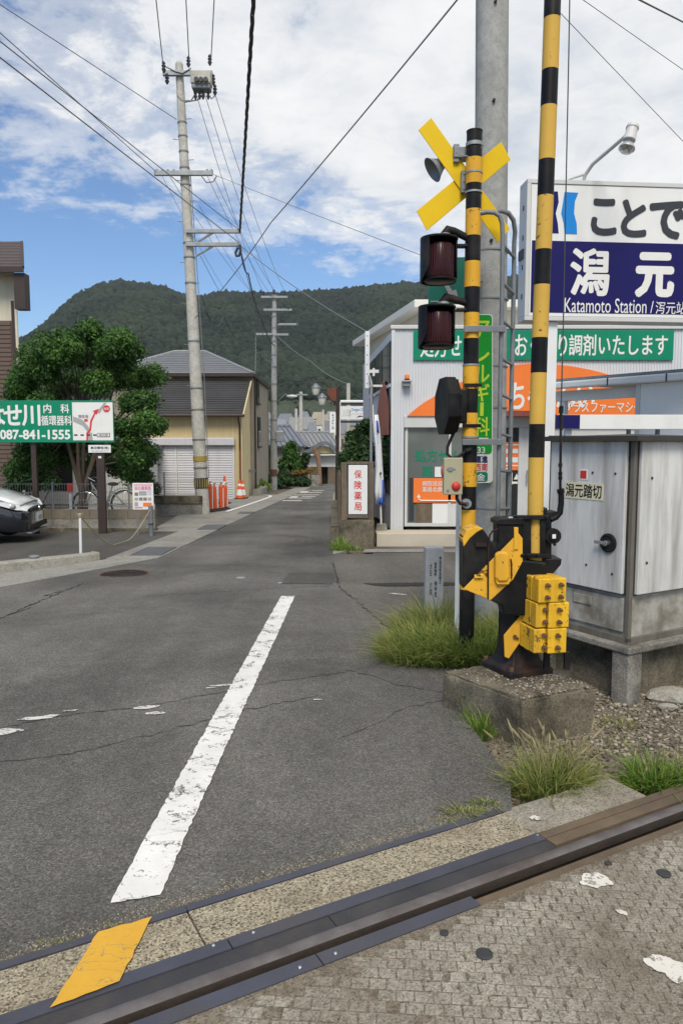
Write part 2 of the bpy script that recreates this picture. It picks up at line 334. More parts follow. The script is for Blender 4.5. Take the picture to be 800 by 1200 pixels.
    def build(s, name, mats, parent=None, smooth=None, bevel=0, loc=None, kind=None):
        me = bpy.data.meshes.new(name); me.from_pydata(s.v, [], s.f)
        if not isinstance(mats, (list, tuple)): mats = [mats]
        for m in mats: me.materials.append(m)
        me.polygons.foreach_set('material_index', s.m)
        if smooth:
            me.shade_smooth()
            try: me.set_sharp_from_angle(angle=R(smooth))
            except Exception: pass
        me.update()
        o = bpy.data.objects.new(name, me); C.objects.link(o)
        if parent is not None: o.parent = parent
        if loc is not None: o.location = loc
        if bevel:
            b = o.modifiers.new('edge', 'BEVEL'); b.width = bevel; b.segments = 2; b.limit_method = 'ANGLE'; b.angle_limit = R(40)
        if kind: o['kind'] = kind
        return o
def tag(o, label, cat, group=None):
    o['label'] = label; o['category'] = cat
    if group: o['group'] = group
    return o
def thing(name, label, cat, loc=(0, 0, 0), rz=0, group=None):
    o = bpy.data.objects.new(name, None); C.objects.link(o); o.empty_display_size = .2
    o.location = loc; o.rotation_euler = (0, 0, rz)
    return tag(o, label, cat, group)
def copy_thing(root, label, loc, rz=0):
    r = root.copy(); C.objects.link(r); r.location = loc; r.rotation_euler = (0, 0, rz); r['label'] = label
    for ch in list(root.children):
        c = ch.copy(); C.objects.link(c); c.parent = r
        for g in list(ch.children):
            d = g.copy(); C.objects.link(d); d.parent = c
    return r
def sheet(name, pts, off, m, kind='structure', parent=None, jag=0):
    """flat ground sheet following the slope"""
    pts = [(p[0], p[1]) for p in pts]
    if jag:
        q = []
        for i in range(len(pts)):
            a, b = Vector(pts[i]), Vector(pts[(i + 1) % len(pts)]); L = (b - a).length; k = max(1, int(L / .03)); k = min(k, 200)
            nrm = Vector((-(b - a).y, (b - a).x)).normalized()
            for j in range(k): 
                p = a + (b - a) * j / k + nrm * random.uniform(-jag, jag) * (1 if j else .3); q.append((p.x, p.y))
        pts = q
    bm = bmesh.new(); f = bm.faces.new([bm.verts.new((x, y, 0)) for x, y in pts])
    if f.normal.z < 0 or sum(pts[i][0] * pts[(i + 1) % len(pts)][1] - pts[(i + 1) % len(pts)][0] * pts[i][1] for i in range(len(pts))) < 0: f.normal_flip()
    for yy in (3, 70):
        bmesh.ops.bisect_plane(bm, geom=bm.verts[:] + bm.edges[:] + bm.faces[:], plane_co=(0, yy, 0), plane_no=(0, 1, 0))
    bmesh.ops.triangulate(bm, faces=bm.faces[:])
    for v in bm.verts: v.co.z = gz(v.co.y) + off
    me = bpy.data.meshes.new(name); bm.to_mesh(me); bm.free(); me.materials.append(m)
    o = bpy.data.objects.new(name, me); C.objects.link(o)
    if kind: o['kind'] = kind
    if parent is not None: o.parent = parent
    return o
def text(body, m, parent, x0, x1, z0, z1, y, bold=.0, name='lettering', vertical=False, depth=.002, rot=None, keep=False):
    """lettering fitted to the rectangle x0..x1, z0..z1 on the plane y, facing -Y, in the parent's space"""
    c = bpy.data.curves.new('t', 'FONT'); c.body = '\n'.join(body) if vertical else body
    c.resolution_u = 3; c.align_x = 'CENTER' if vertical else 'LEFT'
    if vertical: c.space_line = 1.0
    o = bpy.data.objects.new('t', c); C.objects.link(o)
    me = bpy.data.meshes.new_from_object(o.evaluated_get(bpy.context.evaluated_depsgraph_get()))
    bpy.data.objects.remove(o); bpy.data.curves.remove(c)
    n = len(me.vertices); a = np.empty(n * 3, 'f'); me.vertices.foreach_get('co', a); a = a.reshape(-1, 3)
    lo, hi = a.min(0), a.max(0)
    sx = (x1 - x0) / (hi[0] - lo[0]); sz = (z1 - z0) / (hi[1] - lo[1])
    out = np.zeros_like(a); out[:, 0] = x0 + (a[:, 0] - lo[0]) * sx; out[:, 1] = y; out[:, 2] = z0 + (a[:, 1] - lo[1]) * sz
    faces = [tuple(p.vertices) for p in me.polygons]; bpy.data.meshes.remove(me)
    V = out.tolist(); F = list(faces)
    if bold:      # heavier strokes: the outline repeated round a small ring, each a hair deeper
        d = bold * min(sx, sz); V = []; F = []
        for k in range(9):
            ox, oz = (0, 0) if k == 8 else (d * math.cos(math.pi * k / 4), d * math.sin(math.pi * k / 4)); q = out + np.array([ox, .00018 * (8 - k) - .0006, oz]); b_ = len(V); V += q.tolist(); F += [tuple(b_ + i for i in f) for f in faces]
    me = bpy.data.meshes.new(name); me.from_pydata(V, [], F); me.materials.append(m); me.update()
    t = bpy.data.objects.new(name, me); C.objects.link(t); t.parent = parent
    if rot is not None: t.matrix_local = rot
    return t
def np_mesh(name, V, F, mats, tone=None, parent=None, kind=None, smooth=False, fm=None):
    V = np.asarray(V, 'f'); F = np.asarray(F, 'i'); me = bpy.data.meshes.new(name)
    k = F.shape[1]; me.vertices.add(len(V)); me.vertices.foreach_set('co', V.ravel())
    me.loops.add(F.size); me.loops.foreach_set('vertex_index', F.ravel())
    me.polygons.add(len(F)); me.polygons.foreach_set('loop_start', np.arange(len(F), dtype='i') * k)
    try: me.polygons.foreach_set('loop_total', np.full(len(F), k, 'i'))
    except Exception: pass
    for m in (mats if isinstance(mats, (list, tuple)) else [mats]): me.materials.append(m)
    if fm is not None: me.polygons.foreach_set('material_index', np.asarray(fm, 'i'))
    me.update(calc_edges=True); me.validate()
    if tone is not None:
        at_ = me.attributes.new('tone', 'FLOAT', 'POINT'); at_.data.foreach_set('value', np.asarray(tone, 'f'))
    if smooth: me.shade_smooth()
    o = bpy.data.objects.new(name, me); C.objects.link(o)
    if parent is not None: o.parent = parent
    if kind: o['kind'] = kind
    return o
def leaves(name, blobs, n, size, m, parent=None, flat=.35, kind='stuff', seed=1, shell=.5):
    """many small two-triangle leaves spread through a set of ellipsoids (cx,cy,cz,rx,ry,rz)"""
    g = np.random.default_rng(seed); B = np.array(blobs, float); vol = (B[:, 3] * B[:, 4] * B[:, 5]) ** .7; idx = g.choice(len(B), n, p=vol / vol.sum())
    d = g.normal(size=(n, 3)); d /= np.linalg.norm(d, axis=1)[:, None]
    r = (shell + (1 - shell) * g.random(n)) * (1 + .12 * g.normal(size=n)); c = B[idx, :3] + d * r[:, None] * B[idx, 3:]
    nn = d + g.normal(size=(n, 3)) * .7 + np.array([0, 0, flat]); nn /= np.linalg.norm(nn, axis=1)[:, None]
    a = np.cross(nn, g.normal(size=(n, 3))); a /= np.linalg.norm(a, axis=1)[:, None]; b = np.cross(nn, a)
    s = size * (.6 + .8 * g.random(n))[:, None]
    V = np.stack([c - a * s, c - b * s * .45 + nn * s * .12, c + a * s, c + b * s * .45 + nn * s * .12], 1).reshape(-1, 3)
    F = np.arange(4 * n).reshape(n, 4)
    bt = g.random(len(B)); tn = np.clip(.35 * bt[idx] + .65 * g.random(n) ** 1.3, 0, 1)
    return np_mesh(name, V, F, m, np.repeat(tn, 4), parent, kind)
def blades(cx, cy, n, rx, ry, hgt, m_w, lean, seed, wind=(0, 0), zf=None, taper=.6):
    g = np.random.default_rng(seed); ang = g.random(n) * 2 * np.pi; rr = np.sqrt(g.random(n)) ; x = cx + np.cos(ang) * rr * rx; y = cy + np.sin(ang) * rr * ry
    z = np.array([(zf(a, b) if zf else gz(b)) for a, b in zip(x, y)])
    L = hgt * (.45 + .75 * g.random(n)) * (1 - taper * rr ** 2); out = np.stack([np.cos(ang), np.sin(ang)], 1) * (rr[:, None] * .9 + .25) + g.normal(size=(n, 2)) * .45 + np.array(wind)
    le = lean * (.3 + g.random(n)); V = []
    w = m_w * (.6 + .8 * g.random(n)); pa = g.random(n) * 2 * np.pi; px = np.stack([np.cos(pa), np.sin(pa)], 1)
    for k, (t, ww) in enumerate(((0, 1), (.4, .85), (.75, .55), (1, .06))):
        off = out * (le * L * t ** 1.8)[:, None]; hz = L * (t - .38 * le * t ** 2.4); ctr = np.stack([x, y], 1) + off
        for sg in (-1, 1): V.append(np.concatenate([ctr + px * (w * ww * sg)[:, None], (z + hz)[:, None]], 1))
    V = np.stack(V, 1); base = np.arange(n)[:, None] * 8
    F = np.concatenate([base + np.array([0, 1, 3, 2]) + 2 * k for k in range(3)], 0)
    tn = np.clip(g.random(n) ** 1.2, 0, 1); tn = np.repeat(tn, 8).reshape(n, 8); tn[:, :2] *= .5
    return V.reshape(-1, 3), F, tn.ravel(), np.stack([x, y, z + L], 1)
def rot_to(v):
    return Vector(v).to_track_quat('Z', 'Y').to_matrix().to_4x4()

# ------------------------------------------------------------------ the ground, the hill, the road
def proj(p):
    c, s = math.cos(TILT), math.sin(TILT); x, y, z = p[0], p[1], p[2] - EYE
    dep = y * c - z * s; up = y * s + z * c
    return (400 + FOC * x / dep, 600 - FOC * up / dep) if dep > .05 else (-1e6, 1e6)
ys = [-60, -10, 3, 20, 45, 70, 120, 250, 500, 1000, 2000, 3500]
gv = [(x, y, gz(y) - .05) for y in ys for x in (-2500, -200, -30, 30, 200, 2500)]
gf = [(j * 6 + i, j * 6 + i + 1, j * 6 + i + 7, j * 6 + i + 6) for j in range(len(ys) - 1) for i in range(5)]
g_o = MB().add(gv, gf).build('ground', M_soil); g_o['kind'] = 'structure'

def hill_ridge(u):
    us = [-700, -300, -100, 0, 40, 62, 92, 125, 150, 180, 215, 240, 265, 300, 340, 400, 440, 500, 600, 760, 900, 1100, 1500, 2200]
    vs = [505, 480, 440, 410, 394, 379, 351, 334, 331.5, 337, 347, 350.5, 347, 347, 345.5, 342, 337, 333, 328, 330, 325, 345, 420, 500]
    return np.interp(u, us, vs)
def vnoise(x, y, seed, oct=4):
    g = np.random.default_rng(seed); T = g.random((64, 64)); r = 0; a = 1; tot = 0
    for k in range(oct):
        xi = np.floor(x).astype(int); yi = np.floor(y).astype(int); fx = x - xi; fy = y - yi; fx = fx * fx * (3 - 2 * fx); fy = fy * fy * (3 - 2 * fy)
        r = r + a * ((T[xi % 64, yi % 64] * (1 - fx) + T[(xi + 1) % 64, yi % 64] * fx) * (1 - fy) + (T[xi % 64, (yi + 1) % 64] * (1 - fx) + T[(xi + 1) % 64, (yi + 1) % 64] * fx) * fy)
        tot += a; a *= .5; x = x * 2.03 + 7.1; y = y * 2.03 + 3.7
    return r / tot
YR = 1000.
def hill_z(X, Y):
    u = 400 + FOC * X / np.maximum(Y, 1)
    zr = EYE + (520 - hill_ridge(u)) / FOC * YR * .998 - 6.5
    t = np.clip((Y - 430) / (YR - 430), 0, 1)
    low = -1.5 + 15 * np.clip((Y - 150) / 280, 0, 1) ** 1.4
    rg = vnoise(X / 95, Y / 160, 3, 4) - .5
    prof = t ** .92
    z = low + (zr - 13.5) * prof * (1 + .5 * rg * np.sin(np.pi * t))
    return np.where(Y > YR, low + (zr - 13.5) * np.clip(1 - (Y - YR) / 700, 0, 1), z)
nx, ny = 170, 90
uu = np.linspace(-700, 2200, nx); yy = np.concatenate([np.linspace(140, 430, 14, endpoint=False), np.linspace(430, 1000, 60, endpoint=False), np.linspace(1000, 1750, 16)])
UU, YY = np.meshgrid(uu, yy); XX = (UU - 400) / FOC * YY
hv = np.stack([XX, YY, hill_z(XX, YY) - .3], -1).reshape(-1, 3)
ii, jj = np.meshgrid(np.arange(nx - 1), np.arange(ny - 1)); b0 = (jj * nx + ii).ravel()
M_slope = concrete('hill_soil', (.05, .065, .04), .3, (.03, .04, .025), .5, .02, .3, 1)
hill = np_mesh('hill', hv, np.stack([b0, b0 + 1, b0 + nx + 1, b0 + nx], 1), M_slope, smooth=True, kind='structure')
# the wood on the hill: thousands of small crowns
def ico():
    bm = bmesh.new(); bmesh.ops.create_icosphere(bm, subdivisions=1, radius=1); v = np.array([q.co[:] for q in bm.verts]); f = np.array([[q.index for q in p.verts] for p in bm.faces]); bm.free(); return v, f
icv, icf = ico()
def blob_mesh(name, P, rad, zs, m, tone, seed, kind='stuff', jit=.22, parent=None):
    g = np.random.default_rng(seed); n = len(P)
    an = g.random(n) * 6.28; ca, sa = np.cos(an)[:, None], np.sin(an)[:, None]
    v = icv[None] * (1 + jit * g.normal(size=(n, len(icv), 1)))
    v = np.stack([v[..., 0] * ca - v[..., 1] * sa, v[..., 0] * sa + v[..., 1] * ca, v[..., 2]], -1)
    v = v * np.stack([rad, rad, rad * zs], -1)[:, None, :] + P[:, None, :]
    f = icf[None] + (np.arange(n) * len(icv))[:, None, None]
    tn = np.clip(np.repeat(tone, len(icv)) + .25 * np.tile(icv[:, 2], n) * 0, 0, 1)
    return np_mesh(name, v.reshape(-1, 3), f.reshape(-1, 3), m, tn, parent, kind)
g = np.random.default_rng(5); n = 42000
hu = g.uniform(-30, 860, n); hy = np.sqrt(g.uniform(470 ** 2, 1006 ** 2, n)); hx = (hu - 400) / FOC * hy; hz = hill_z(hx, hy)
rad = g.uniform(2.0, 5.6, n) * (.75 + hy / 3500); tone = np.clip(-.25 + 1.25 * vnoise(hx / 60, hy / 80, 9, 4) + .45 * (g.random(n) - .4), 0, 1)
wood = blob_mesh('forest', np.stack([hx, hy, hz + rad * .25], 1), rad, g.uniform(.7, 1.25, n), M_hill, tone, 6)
wood['label'] = 'dense dark green wood covering the hill behind the town'; wood['category'] = 'forest'

# road, car parks, gutter
road_pts = [(-12, -3.9)] + [(-4.0, .37), (-1.0, 2.055), (0, 2.61), (.72, 3.0), (.78, 3.3), (.72, 4.0), (.66, 4.8), (.30, 5.7), (.1, 7.4), (-.08, 9.7), (-.13, 11.5), (-.25, 20), (-.36, 31.5), (-.2, 38), (.6, 43.5), (4, 45.5), (4, 48.5), (-.5, 47.5), (-1.3, 45), (-1.62, 41.9), (-2.0, 32), (-2.45, 21.1), (-2.76, 11.0), (-3.95, 8.45), (-8, 7.7), (-14, 7.0), (-14, -3.9)]
def slab(name, pts, top, thick, m, kind='structure', parent=None):
    o = sheet(name, pts, top, m, kind, parent); me = o.data; bm = bmesh.new(); bm.from_mesh(me)
    r = bmesh.ops.extrude_face_region(bm, geom=bm.faces[:]); 
    for e in r['geom']:
        if isinstance(e, bmesh.types.BMVert): pass
    top_v = {e for e in r['geom'] if isinstance(e, bmesh.types.BMVert)}
    for v in bm.verts:
        if v not in top_v: v.co.z -= thick
    bmesh.ops.recalc_face_normals(bm, faces=bm.faces[:]); bm.to_mesh(me); bm.free(); return o
road = slab('road', road_pts, .008, .07, M_asph)
lot = slab('side_lot', [(.66, 4.8), (1.6, 5.0), (1.62, 6.7), (4.2, 7.4), (8, 8), (8, 12.6), (.55, 12.6), (.5, 11.6), (-.13, 11.5), (-.08, 9.7), (.1, 7.4), (.30, 5.7)], .004, .06, M_asph2)
verge = slab('road_verge', [(-.13, 11.5), (-.25, 20), (-.36, 31.5), (-.2, 38), (.6, 43.5), (1.4, 43), (.5, 30), (.3, 20), (.1, 12.0)], .012, .06, M_gut)
park = slab('parking_lot', [(-14, 9.6), (-4.62, 9.92), (-3.62, 10.95), (-3.5, 11.1), (-3.35, 15.3), (-14, 15.3)], .0, .05, M_asph3)
gutter = slab('gutter_cover', [(-3.52, 10.95), (-2.765, 11.0), (-2.455, 21.1), (-2.005, 32), (-1.625, 41.9), (-2.4, 41.9), (-2.75, 32), (-3.15, 21.1), (-3.3, 17.2)], .014, .06, M_gut)
apron = slab('pavement_apron', [(-3.35, 15.31), (-3.3, 17.2), (-3.15, 21.1), (-3.0, 26), (-2.75, 32), (-3.6, 32), (-4.3, 27.8), (-8.4, 27.8), (-8.4, 20.4), (-4.4, 20.0), (-4.0, 15.31)], .006, .06, M_gut)
walk = slab('pavement', [(-14, 7.02), (-8, 7.72), (-3.97, 8.46), (-2.79, 11.0), (-3.5, 10.94), (-4.05, 9.95), (-4.7, 9.2), (-8, 8.65), (-14, 8.0)], .011, .06, M_gut)
# raised grates let into the gutter
for (x0, y0, x1, y1) in ((-3.25, 11.35, -2.8, 12.4), (-3.05, 15.6, -2.62, 16.8), (-2.85, 20.2, -2.47, 21.0)):
    m_ = MB()
    k = 16
    for i in range(k):
        yy0 = y0 + (y1 - y0) * i / k; yy1 = yy0 + (y1 - y0) / k * .6
        m_.add([(x0, yy0, gz(yy0) + .018), (x1, yy0, gz(yy0) + .018), (x1, yy1, gz(yy1) + .018), (x0, yy1, gz(yy1) + .018)], [(0, 1, 2, 3)])
    m_.add([(x0 - .02, y0 - .02, gz(y0) + .016), (x1 + .02, y0 - .02, gz(y0) + .016), (x1 + .02, y1 + .02, gz(y1) + .016), (x0 - .02, y1 + .02, gz(y1) + .016)], [(0, 1, 2, 3)], 1)
    m_.build('gutter_grate', [M_galv_d, M_blackp], gutter)

# kerb stones of the car park on the left
kb = [(-9.5, 9.35), (-7.1, 9.55), (-4.72, 9.78), (-3.66, 10.93)]
for i in range(3):
    a, b = Vector(kb[i] + (0,)), Vector(kb[i + 1] + (0,)); t_ = (b - a).normalized(); w = Vector((-t_.y, t_.x, 0)) * .13
    m_ = MB(); e = .006
    vs = []
    for p in (a + t_ * e, b - t_ * e):
        for q, h in ((p - w, 0), (p - w * .8, .12), (p + w * .8, .12), (p + w, 0)): vs.append((q.x, q.y, gz(q.y) - .05 + h + (.04 if h else 0)))
    m_.add(vs, [(0, 4, 5, 1), (1, 5, 6, 2), (2, 6, 7, 3), (3, 2, 1, 0), (4, 5, 6, 7)])
    o = m_.build('kerb_stone', M_kerb, bevel=.015); o['kind'] = 'structure'

def gpx(u, v):
    d = at(u, v, 1.0) - Vector((0, 0, EYE)); t = 5.
    for _ in range(80): t = .5 * t + .5 * (EYE - gz(t)) / -d.z
    return (t * d.x, t)
# painted marks
sheet('centre_line', [(-.775, 2.355), (-.62, 2.40), (-.505, 7.92), (-.655, 7.90)], .014, M_white_line, jag=.004)
def patch(name, cx, cy, rx, ry, off, m, seed, ang=0, k=60, rough=.35):
    g = random.Random(seed); pts = []; k = 60; hs = [(q, g.uniform(-1, 1) * rough / q ** .7, g.uniform(0, 6.28)) for q in range(2, 9)]
    for i in range(k):
        a = 2 * math.pi * i / k; r = max(.25, 1 + sum(am * math.cos(q * a + ph_) for q, am, ph_ in hs) * .7 + g.uniform(-.05, .05)); x, y = rx * r * math.cos(a), ry * r * math.sin(a)
        pts.append((cx + x * math.cos(ang) - y * math.sin(ang), cy + x * math.sin(ang) + y * math.cos(ang)))
    return sheet(name, pts, off, m)
for i, (u, v, rx, ry) in enumerate(((172, 831, .075, .03), (182, 838, .06, .022), (83, 835, .04, .016), (42, 844, .085, .028), (61, 841, .045, .018), (4, 860, .09, .05), (262, 805, .085, .018), (247, 808, .035, .012), (372, 822, .03, .012))):
    x_, y_ = gpx(u, v); patch('worn_line_patch', x_, y_, rx, ry, .013, M_faded, i, .2)
# the worn characters far down the road, each stroke painted
def road_stroke(pts): sheet('road_lettering', pts, .014, M_faded, jag=.02)
for (x0, y0, x1, y1) in ((-2.15, 26.6, -1.45, 27.3), (-2.05, 28.4, -1.75, 30.4), (-1.75, 28.4, -1.15, 28.9), (-1.6, 29.6, -1.05, 30.2), (-2.0, 31.0, -.95, 31.7), (-1.9, 33.0, -1.55, 35.4), (-1.55, 33.2, -.9, 33.9), (-1.4, 35.3, -.85, 36.0)):
    road_stroke([(x0, y0), (x1, y0 + .1), (x1, y1), (x0, y1 - .1)])
ln = []
for a, b in (((-3.28, 21.0), .07), ((-3.1, 24), .07), ((-2.95, 27), .07), ((-2.85, 29.5), .07), ((-2.95, 30.6), .08), ((-3.3, 31.2), .08)): ln.append((Vector(a), b))
sheet('edge_line', [(p.x + w, p.y) for p, w in ln] + [(p.x - w, p.y + .03) for p, w in ln[::-1]], .021, MATS['white_reflective'])
# manholes and small covers
def manhole(x, y, r, m, label, oval=1):
    o = thing('manhole_cover', label, 'manhole cover', (x, y, gz(y)), 0)
    MB().lathe([(r, -.03), (r, .0125), (r * .93, .0135), (r * .92, .011)], 32).build('rim', M_rust, o, smooth=40)
    m_ = MB().lathe([(r * .9, -.03), (r * .9, .0125)], 32)
    for i in range(-6, 7):
        for j in range(-6, 7):
            if math.hypot(i, j) < 6.2 and (i + j) % 2: 
                c_ = r * .135; m_.box(i * c_ - c_ * .35, i * c_ + c_ * .35, j * c_ - c_ * .35, j * c_ + c_ * .35, .0125, .016)
    m_.build('lid', m, o); return o
manhole(-2.82, 9.5, .33, M_blk_dirty, 'round dark iron manhole cover in the road by the car park kerb')
manhole(1.95, 8.9, .24, M_rust, 'brown iron manhole cover in a pale concrete surround behind the name stone')
o = sheet('manhole_surround', [(1.55, 8.45), (2.35, 8.45), (2.38, 9.35), (1.52, 9.35)], .012, M_kerb)
for u, v, r, l in ((282, 678, .06, 'small silver valve lid in the asphalt near the far end of the white line'), (328, 684, .03, 'tiny metal stud in the asphalt beside the far end of the white line')):
    p = Vector(gpx(u, v))
    tag(MB().lathe([(r, -.02), (r, .013), (r * .8, .016)], 16, c=(0, 0, 0)).build('valve_lid', M_galv, loc=(p.x, p.y, gz(p.y))), l, 'valve lid')
sheet('asphalt_repair', [(-.72, 8.75), (-.1, 8.7), (-.11, 9.55), (-.68, 9.6)], .012, M_asph3, jag=.015)
sheet('drain_channel', [(.25, 8.75), (.5, 8.55), (3.2, 8.75), (3.2, 8.95), (.6, 8.8)], .010, M_crack, jag=.02)
for x, y, w, d in ((.35, 11.75, 1.0, .45), (1.42, 11.7, .9, .5)):
    sheet('utility_cover', [(x, y), (x + w, y + .02), (x + w + .05, y + d), (x + .03, y + d - .03)], .012, M_gut)
patch('paint_fleck', .62, 8.05, .10, .035, .010, M_faded, 3, -.5)
# road cracks
def crack(pts, w, seed):
    g = random.Random(seed); P = []
    for i in range(len(pts) - 1):
        a, b = Vector(pts[i]), Vector(pts[i + 1]); k = max(2, int((b - a).length / .04)); nn = Vector((-(b - a).y, (b - a).x)).normalized()
        for j in range(k): P.append(a + (b - a) * j / k + nn * g.gauss(0, .012))
    L = [p + Vector((0, w * g.uniform(.2, 1.1))) for p in P]; Rr = [p - Vector((0, w * g.uniform(.2, 1.1))) for p in P]
    m_ = MB(); z = .0115
    vs = [(p.x, p.y, gz(p.y) + z) for q in zip(L, Rr) for p in q]
    m_.add(vs, [(2 * i + 1, 2 * i + 3, 2 * i + 2, 2 * i) for i in range(len(P) - 1)]).build('road_crack', M_crack, kind='structure')
for i, (pp, w) in enumerate((([(0, 726), (60, 700), (100, 684)], .03), ([(10, 722), (40, 712)], .05), ([(55, 699), (82, 690)], .05), ([(0, 856), (60, 843), (190, 826), (260, 812), (330, 800), (420, 786)], .005), ([(0, 895), (60, 890), (160, 868), (270, 838), (380, 815)], .005), ([(170, 700), (330, 690), (390, 688)], .006), ([(390, 660), (398, 690), (430, 715), (470, 750)], .018), ([(520, 800), (560, 860), (592, 915)], .008), ([(400, 870), (480, 830), (560, 815)], .004), ([(420, 790), (470, 805), (530, 815)], .006))):
    crack([gpx(*q) for q in pp], w, i)

# ------------------------------------------------------------------ the level crossing
RA = R(29); RT = Vector((math.cos(RA), math.sin(RA))); RN = Vector((-math.sin(RA), math.cos(RA))); RO = Vector((0, 2.215))
def rl(a, b): q = RO + RT * a + RN * b; return (q.x, q.y)
RM = Matrix.Translation((RO.x, RO.y, 0)) @ Matrix.Rotation(RA, 4, 'Z')
def strip(name, a0, a1, b0, b1, z1, z0, m, parent=None, kind=None, bevel=0):
    m_ = MB(); m_.M = RM; m_.box(a0, a1, b0, b1, z0, z1); return m_.build(name, m, parent, kind=kind, bevel=bevel)
deck = strip('crossing_deck', -3.2, 6, -1.38, -.112, .010, -.06, M_joint, kind='structure')
panA = strip('crossing_panel', -.395, .96, .142, .33, .012, -.06, M_panel, kind='structure', bevel=.004)
panB = strip('crossing_panel', -3.0, -.40, .142, .33, .011, -.06, M_panel, kind='structure', bevel=.004)
strip('edge_strip', -.395, .96, .332, .362, .014, -.05, M_strip, panA); strip('edge_strip', -3.0, -.399, .332, .362, .0135, -.05, M_strip, panB)
strip('edge_strip', -.33, .96, .088, .14, .014, -.05, M_strip, panA); strip('edge_strip', -3.0, -.334, .088, .14, .0135, -.05, M_strip, panB)
strip('rubber_filler', .0, .96, .027, .087, .010, -.05, M_rubber, panA); strip('rubber_filler', -3.0, -.003, .027, .087, .009, -.05, M_rubber, panB)
panC = strip('crossing_panel', .965, 1.62, .142, .36, .006, -.06, M_deck, kind='structure', bevel=.006)
strip('edge_strip', -.12, .47, -.111, -.058, .0135, -.05, M_strip, deck); strip('edge_strip', -3.0, -.124, -.111, -.058, .013, -.05, M_strip, deck)
# a worn tan surface where the strip has gone, towards the platform
M_tan = mat('dirt_caked_plate', (.12, .086, .054), .85, .3, 5, .4, 60, dirt=(.06, .045, .035), dirt_amt=.6)
strip('edge_strip', .474, 1.8, -.111, -.075, .008, -.05, M_tan, deck)
strip('edge_plate', .965, 1.9, .096, .139, .0125, -.05, M_tan, panA); strip('edge_plate', .965, 1.9, .040, .092, .0115, -.05, M_tan, panA)
for a, b in ((-.38, .125), (-.25, .122), (-.07, -.088), (-.19, -.09), (.95, .125)):
    q = rl(a, b); MB().lathe([(.006, 0), (.006, .0165), (.004, .018)], 10).build('bolt', M_chrome, panA if b > 0 else deck, loc=(q[0], q[1], 0))
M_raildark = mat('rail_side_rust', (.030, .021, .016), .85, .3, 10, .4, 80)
# rail with head, web and foot
prof = [(-.07, -.15), (.07, -.15), (.07, -.135), (.01, -.12), (.01, -.03), (.025, -.022), (.025, .006), (.023, .012), (.013, .0155), (0, .016), (-.013, .0155), (-.023, .012), (-.025, .006), (-.025, -.022), (-.01, -.03), (-.01, -.12), (-.07, -.135)]
m_ = MB(); m_.M = RM; m_.prism(prof, -5, 9, axis='X')
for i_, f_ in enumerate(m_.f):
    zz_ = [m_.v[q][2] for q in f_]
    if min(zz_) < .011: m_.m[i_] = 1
tag(m_.build('rail', [M_rail, M_raildark], smooth=50), 'worn steel rail running across the crossing in front of the asphalt', 'rail')
# flangeway bed
m_ = MB(); m_.M = RM; m_.box(-5, 9, -.069, .037, -.09, -.055); m_.build('flangeway_bed', M_rust, kind='structure')
sheet('yellow_mark', [(-.795, 1.885), (-.635, 1.985), (-.615, 2.275), (-.765, 2.20)], .019, M_yellow_road, jag=.0035)
# raised anti-slip pads cast into the deck
pm = []
for k in range(6):
    g = random.Random(k); w, d = .0248 + g.uniform(-.0008, .0008), .0198 + g.uniform(-.0010, .0010); j = lambda: g.uniform(-.0012, .0012)
    t_ = [(-w + j(), -d + j(), 0), (w + j(), -d + j(), 0), (w + j(), d + j(), 0), (-w + j(), d + j(), 0)]
    vs = t_ + [(x * .93, y * .88, .003 + j() * .2) for x, y, z in t_]
    me = bpy.data.meshes.new('raised_pad'); me.from_pydata(vs, [], [(4, 5, 6, 7), (0, 1, 5, 4), (1, 2, 6, 5), (2, 3, 7, 6), (3, 0, 4, 7)]); me.materials.append(M_deck); me.update(); pm.append(me)
PA = R(-4); cand = []
for r_ in range(-40, 60):
    for c_ in range(-60, 80):
        lx, ly = c_ * .0515 + (r_ % 2) * .0257, r_ * .0435
        x, y = lx * math.cos(PA) - ly * math.sin(PA), 1.6 + lx * math.sin(PA) + ly * math.cos(PA)
        q = Vector((x, y)) - RO; b = q.dot(RN)
        if b > -.15 or b < -1.3: continue
        u, v = proj((x, y, .01))
        if not (-900 < u < 1800 and v < 2600): continue
        cand.append((v, u, x, y, r_ * 1000 + c_))
cand.sort(reverse=True)
vis = [q for q in cand if 0 <= q[1] <= 800 and q[0] <= 1205][:295]; vs_ = set(q[4] for q in vis)
big = MB()
for v, u, x, y, k in cand:
    g = random.Random(k)
    if k not in vs_ and g.random() < .12: continue
    sink = g.choice((0, 0, 0, .0008, .0015)) + (.0028 if u < 430 else .0015 if u < 540 else 0) * g.random(); rz = PA + g.gauss(0, .025)
    if k in vs_:
        o = bpy.data.objects.new('raised_pad', pm[k % 6]); C.objects.link(o); o.parent = deck; o.location = (x, y, .0095 - sink); o.rotation_euler = (g.gauss(0, .01), g.gauss(0, .01), rz)
    else:
        big.M = Matrix.Translation((x, y, .0095 - sink)) @ Matrix.Rotation(rz, 4, 'Z'); me = pm[k % 6]; big.add([w.co for w in me.vertices], [tuple(p.vertices) for p in me.polygons])
big.build('raised_pads', M_deck, deck, kind='stuff')
spots = MB(); M_spot = concrete('joint_grime', (.175, .155, .12), .3, (.07, .058, .042), .7, 9)
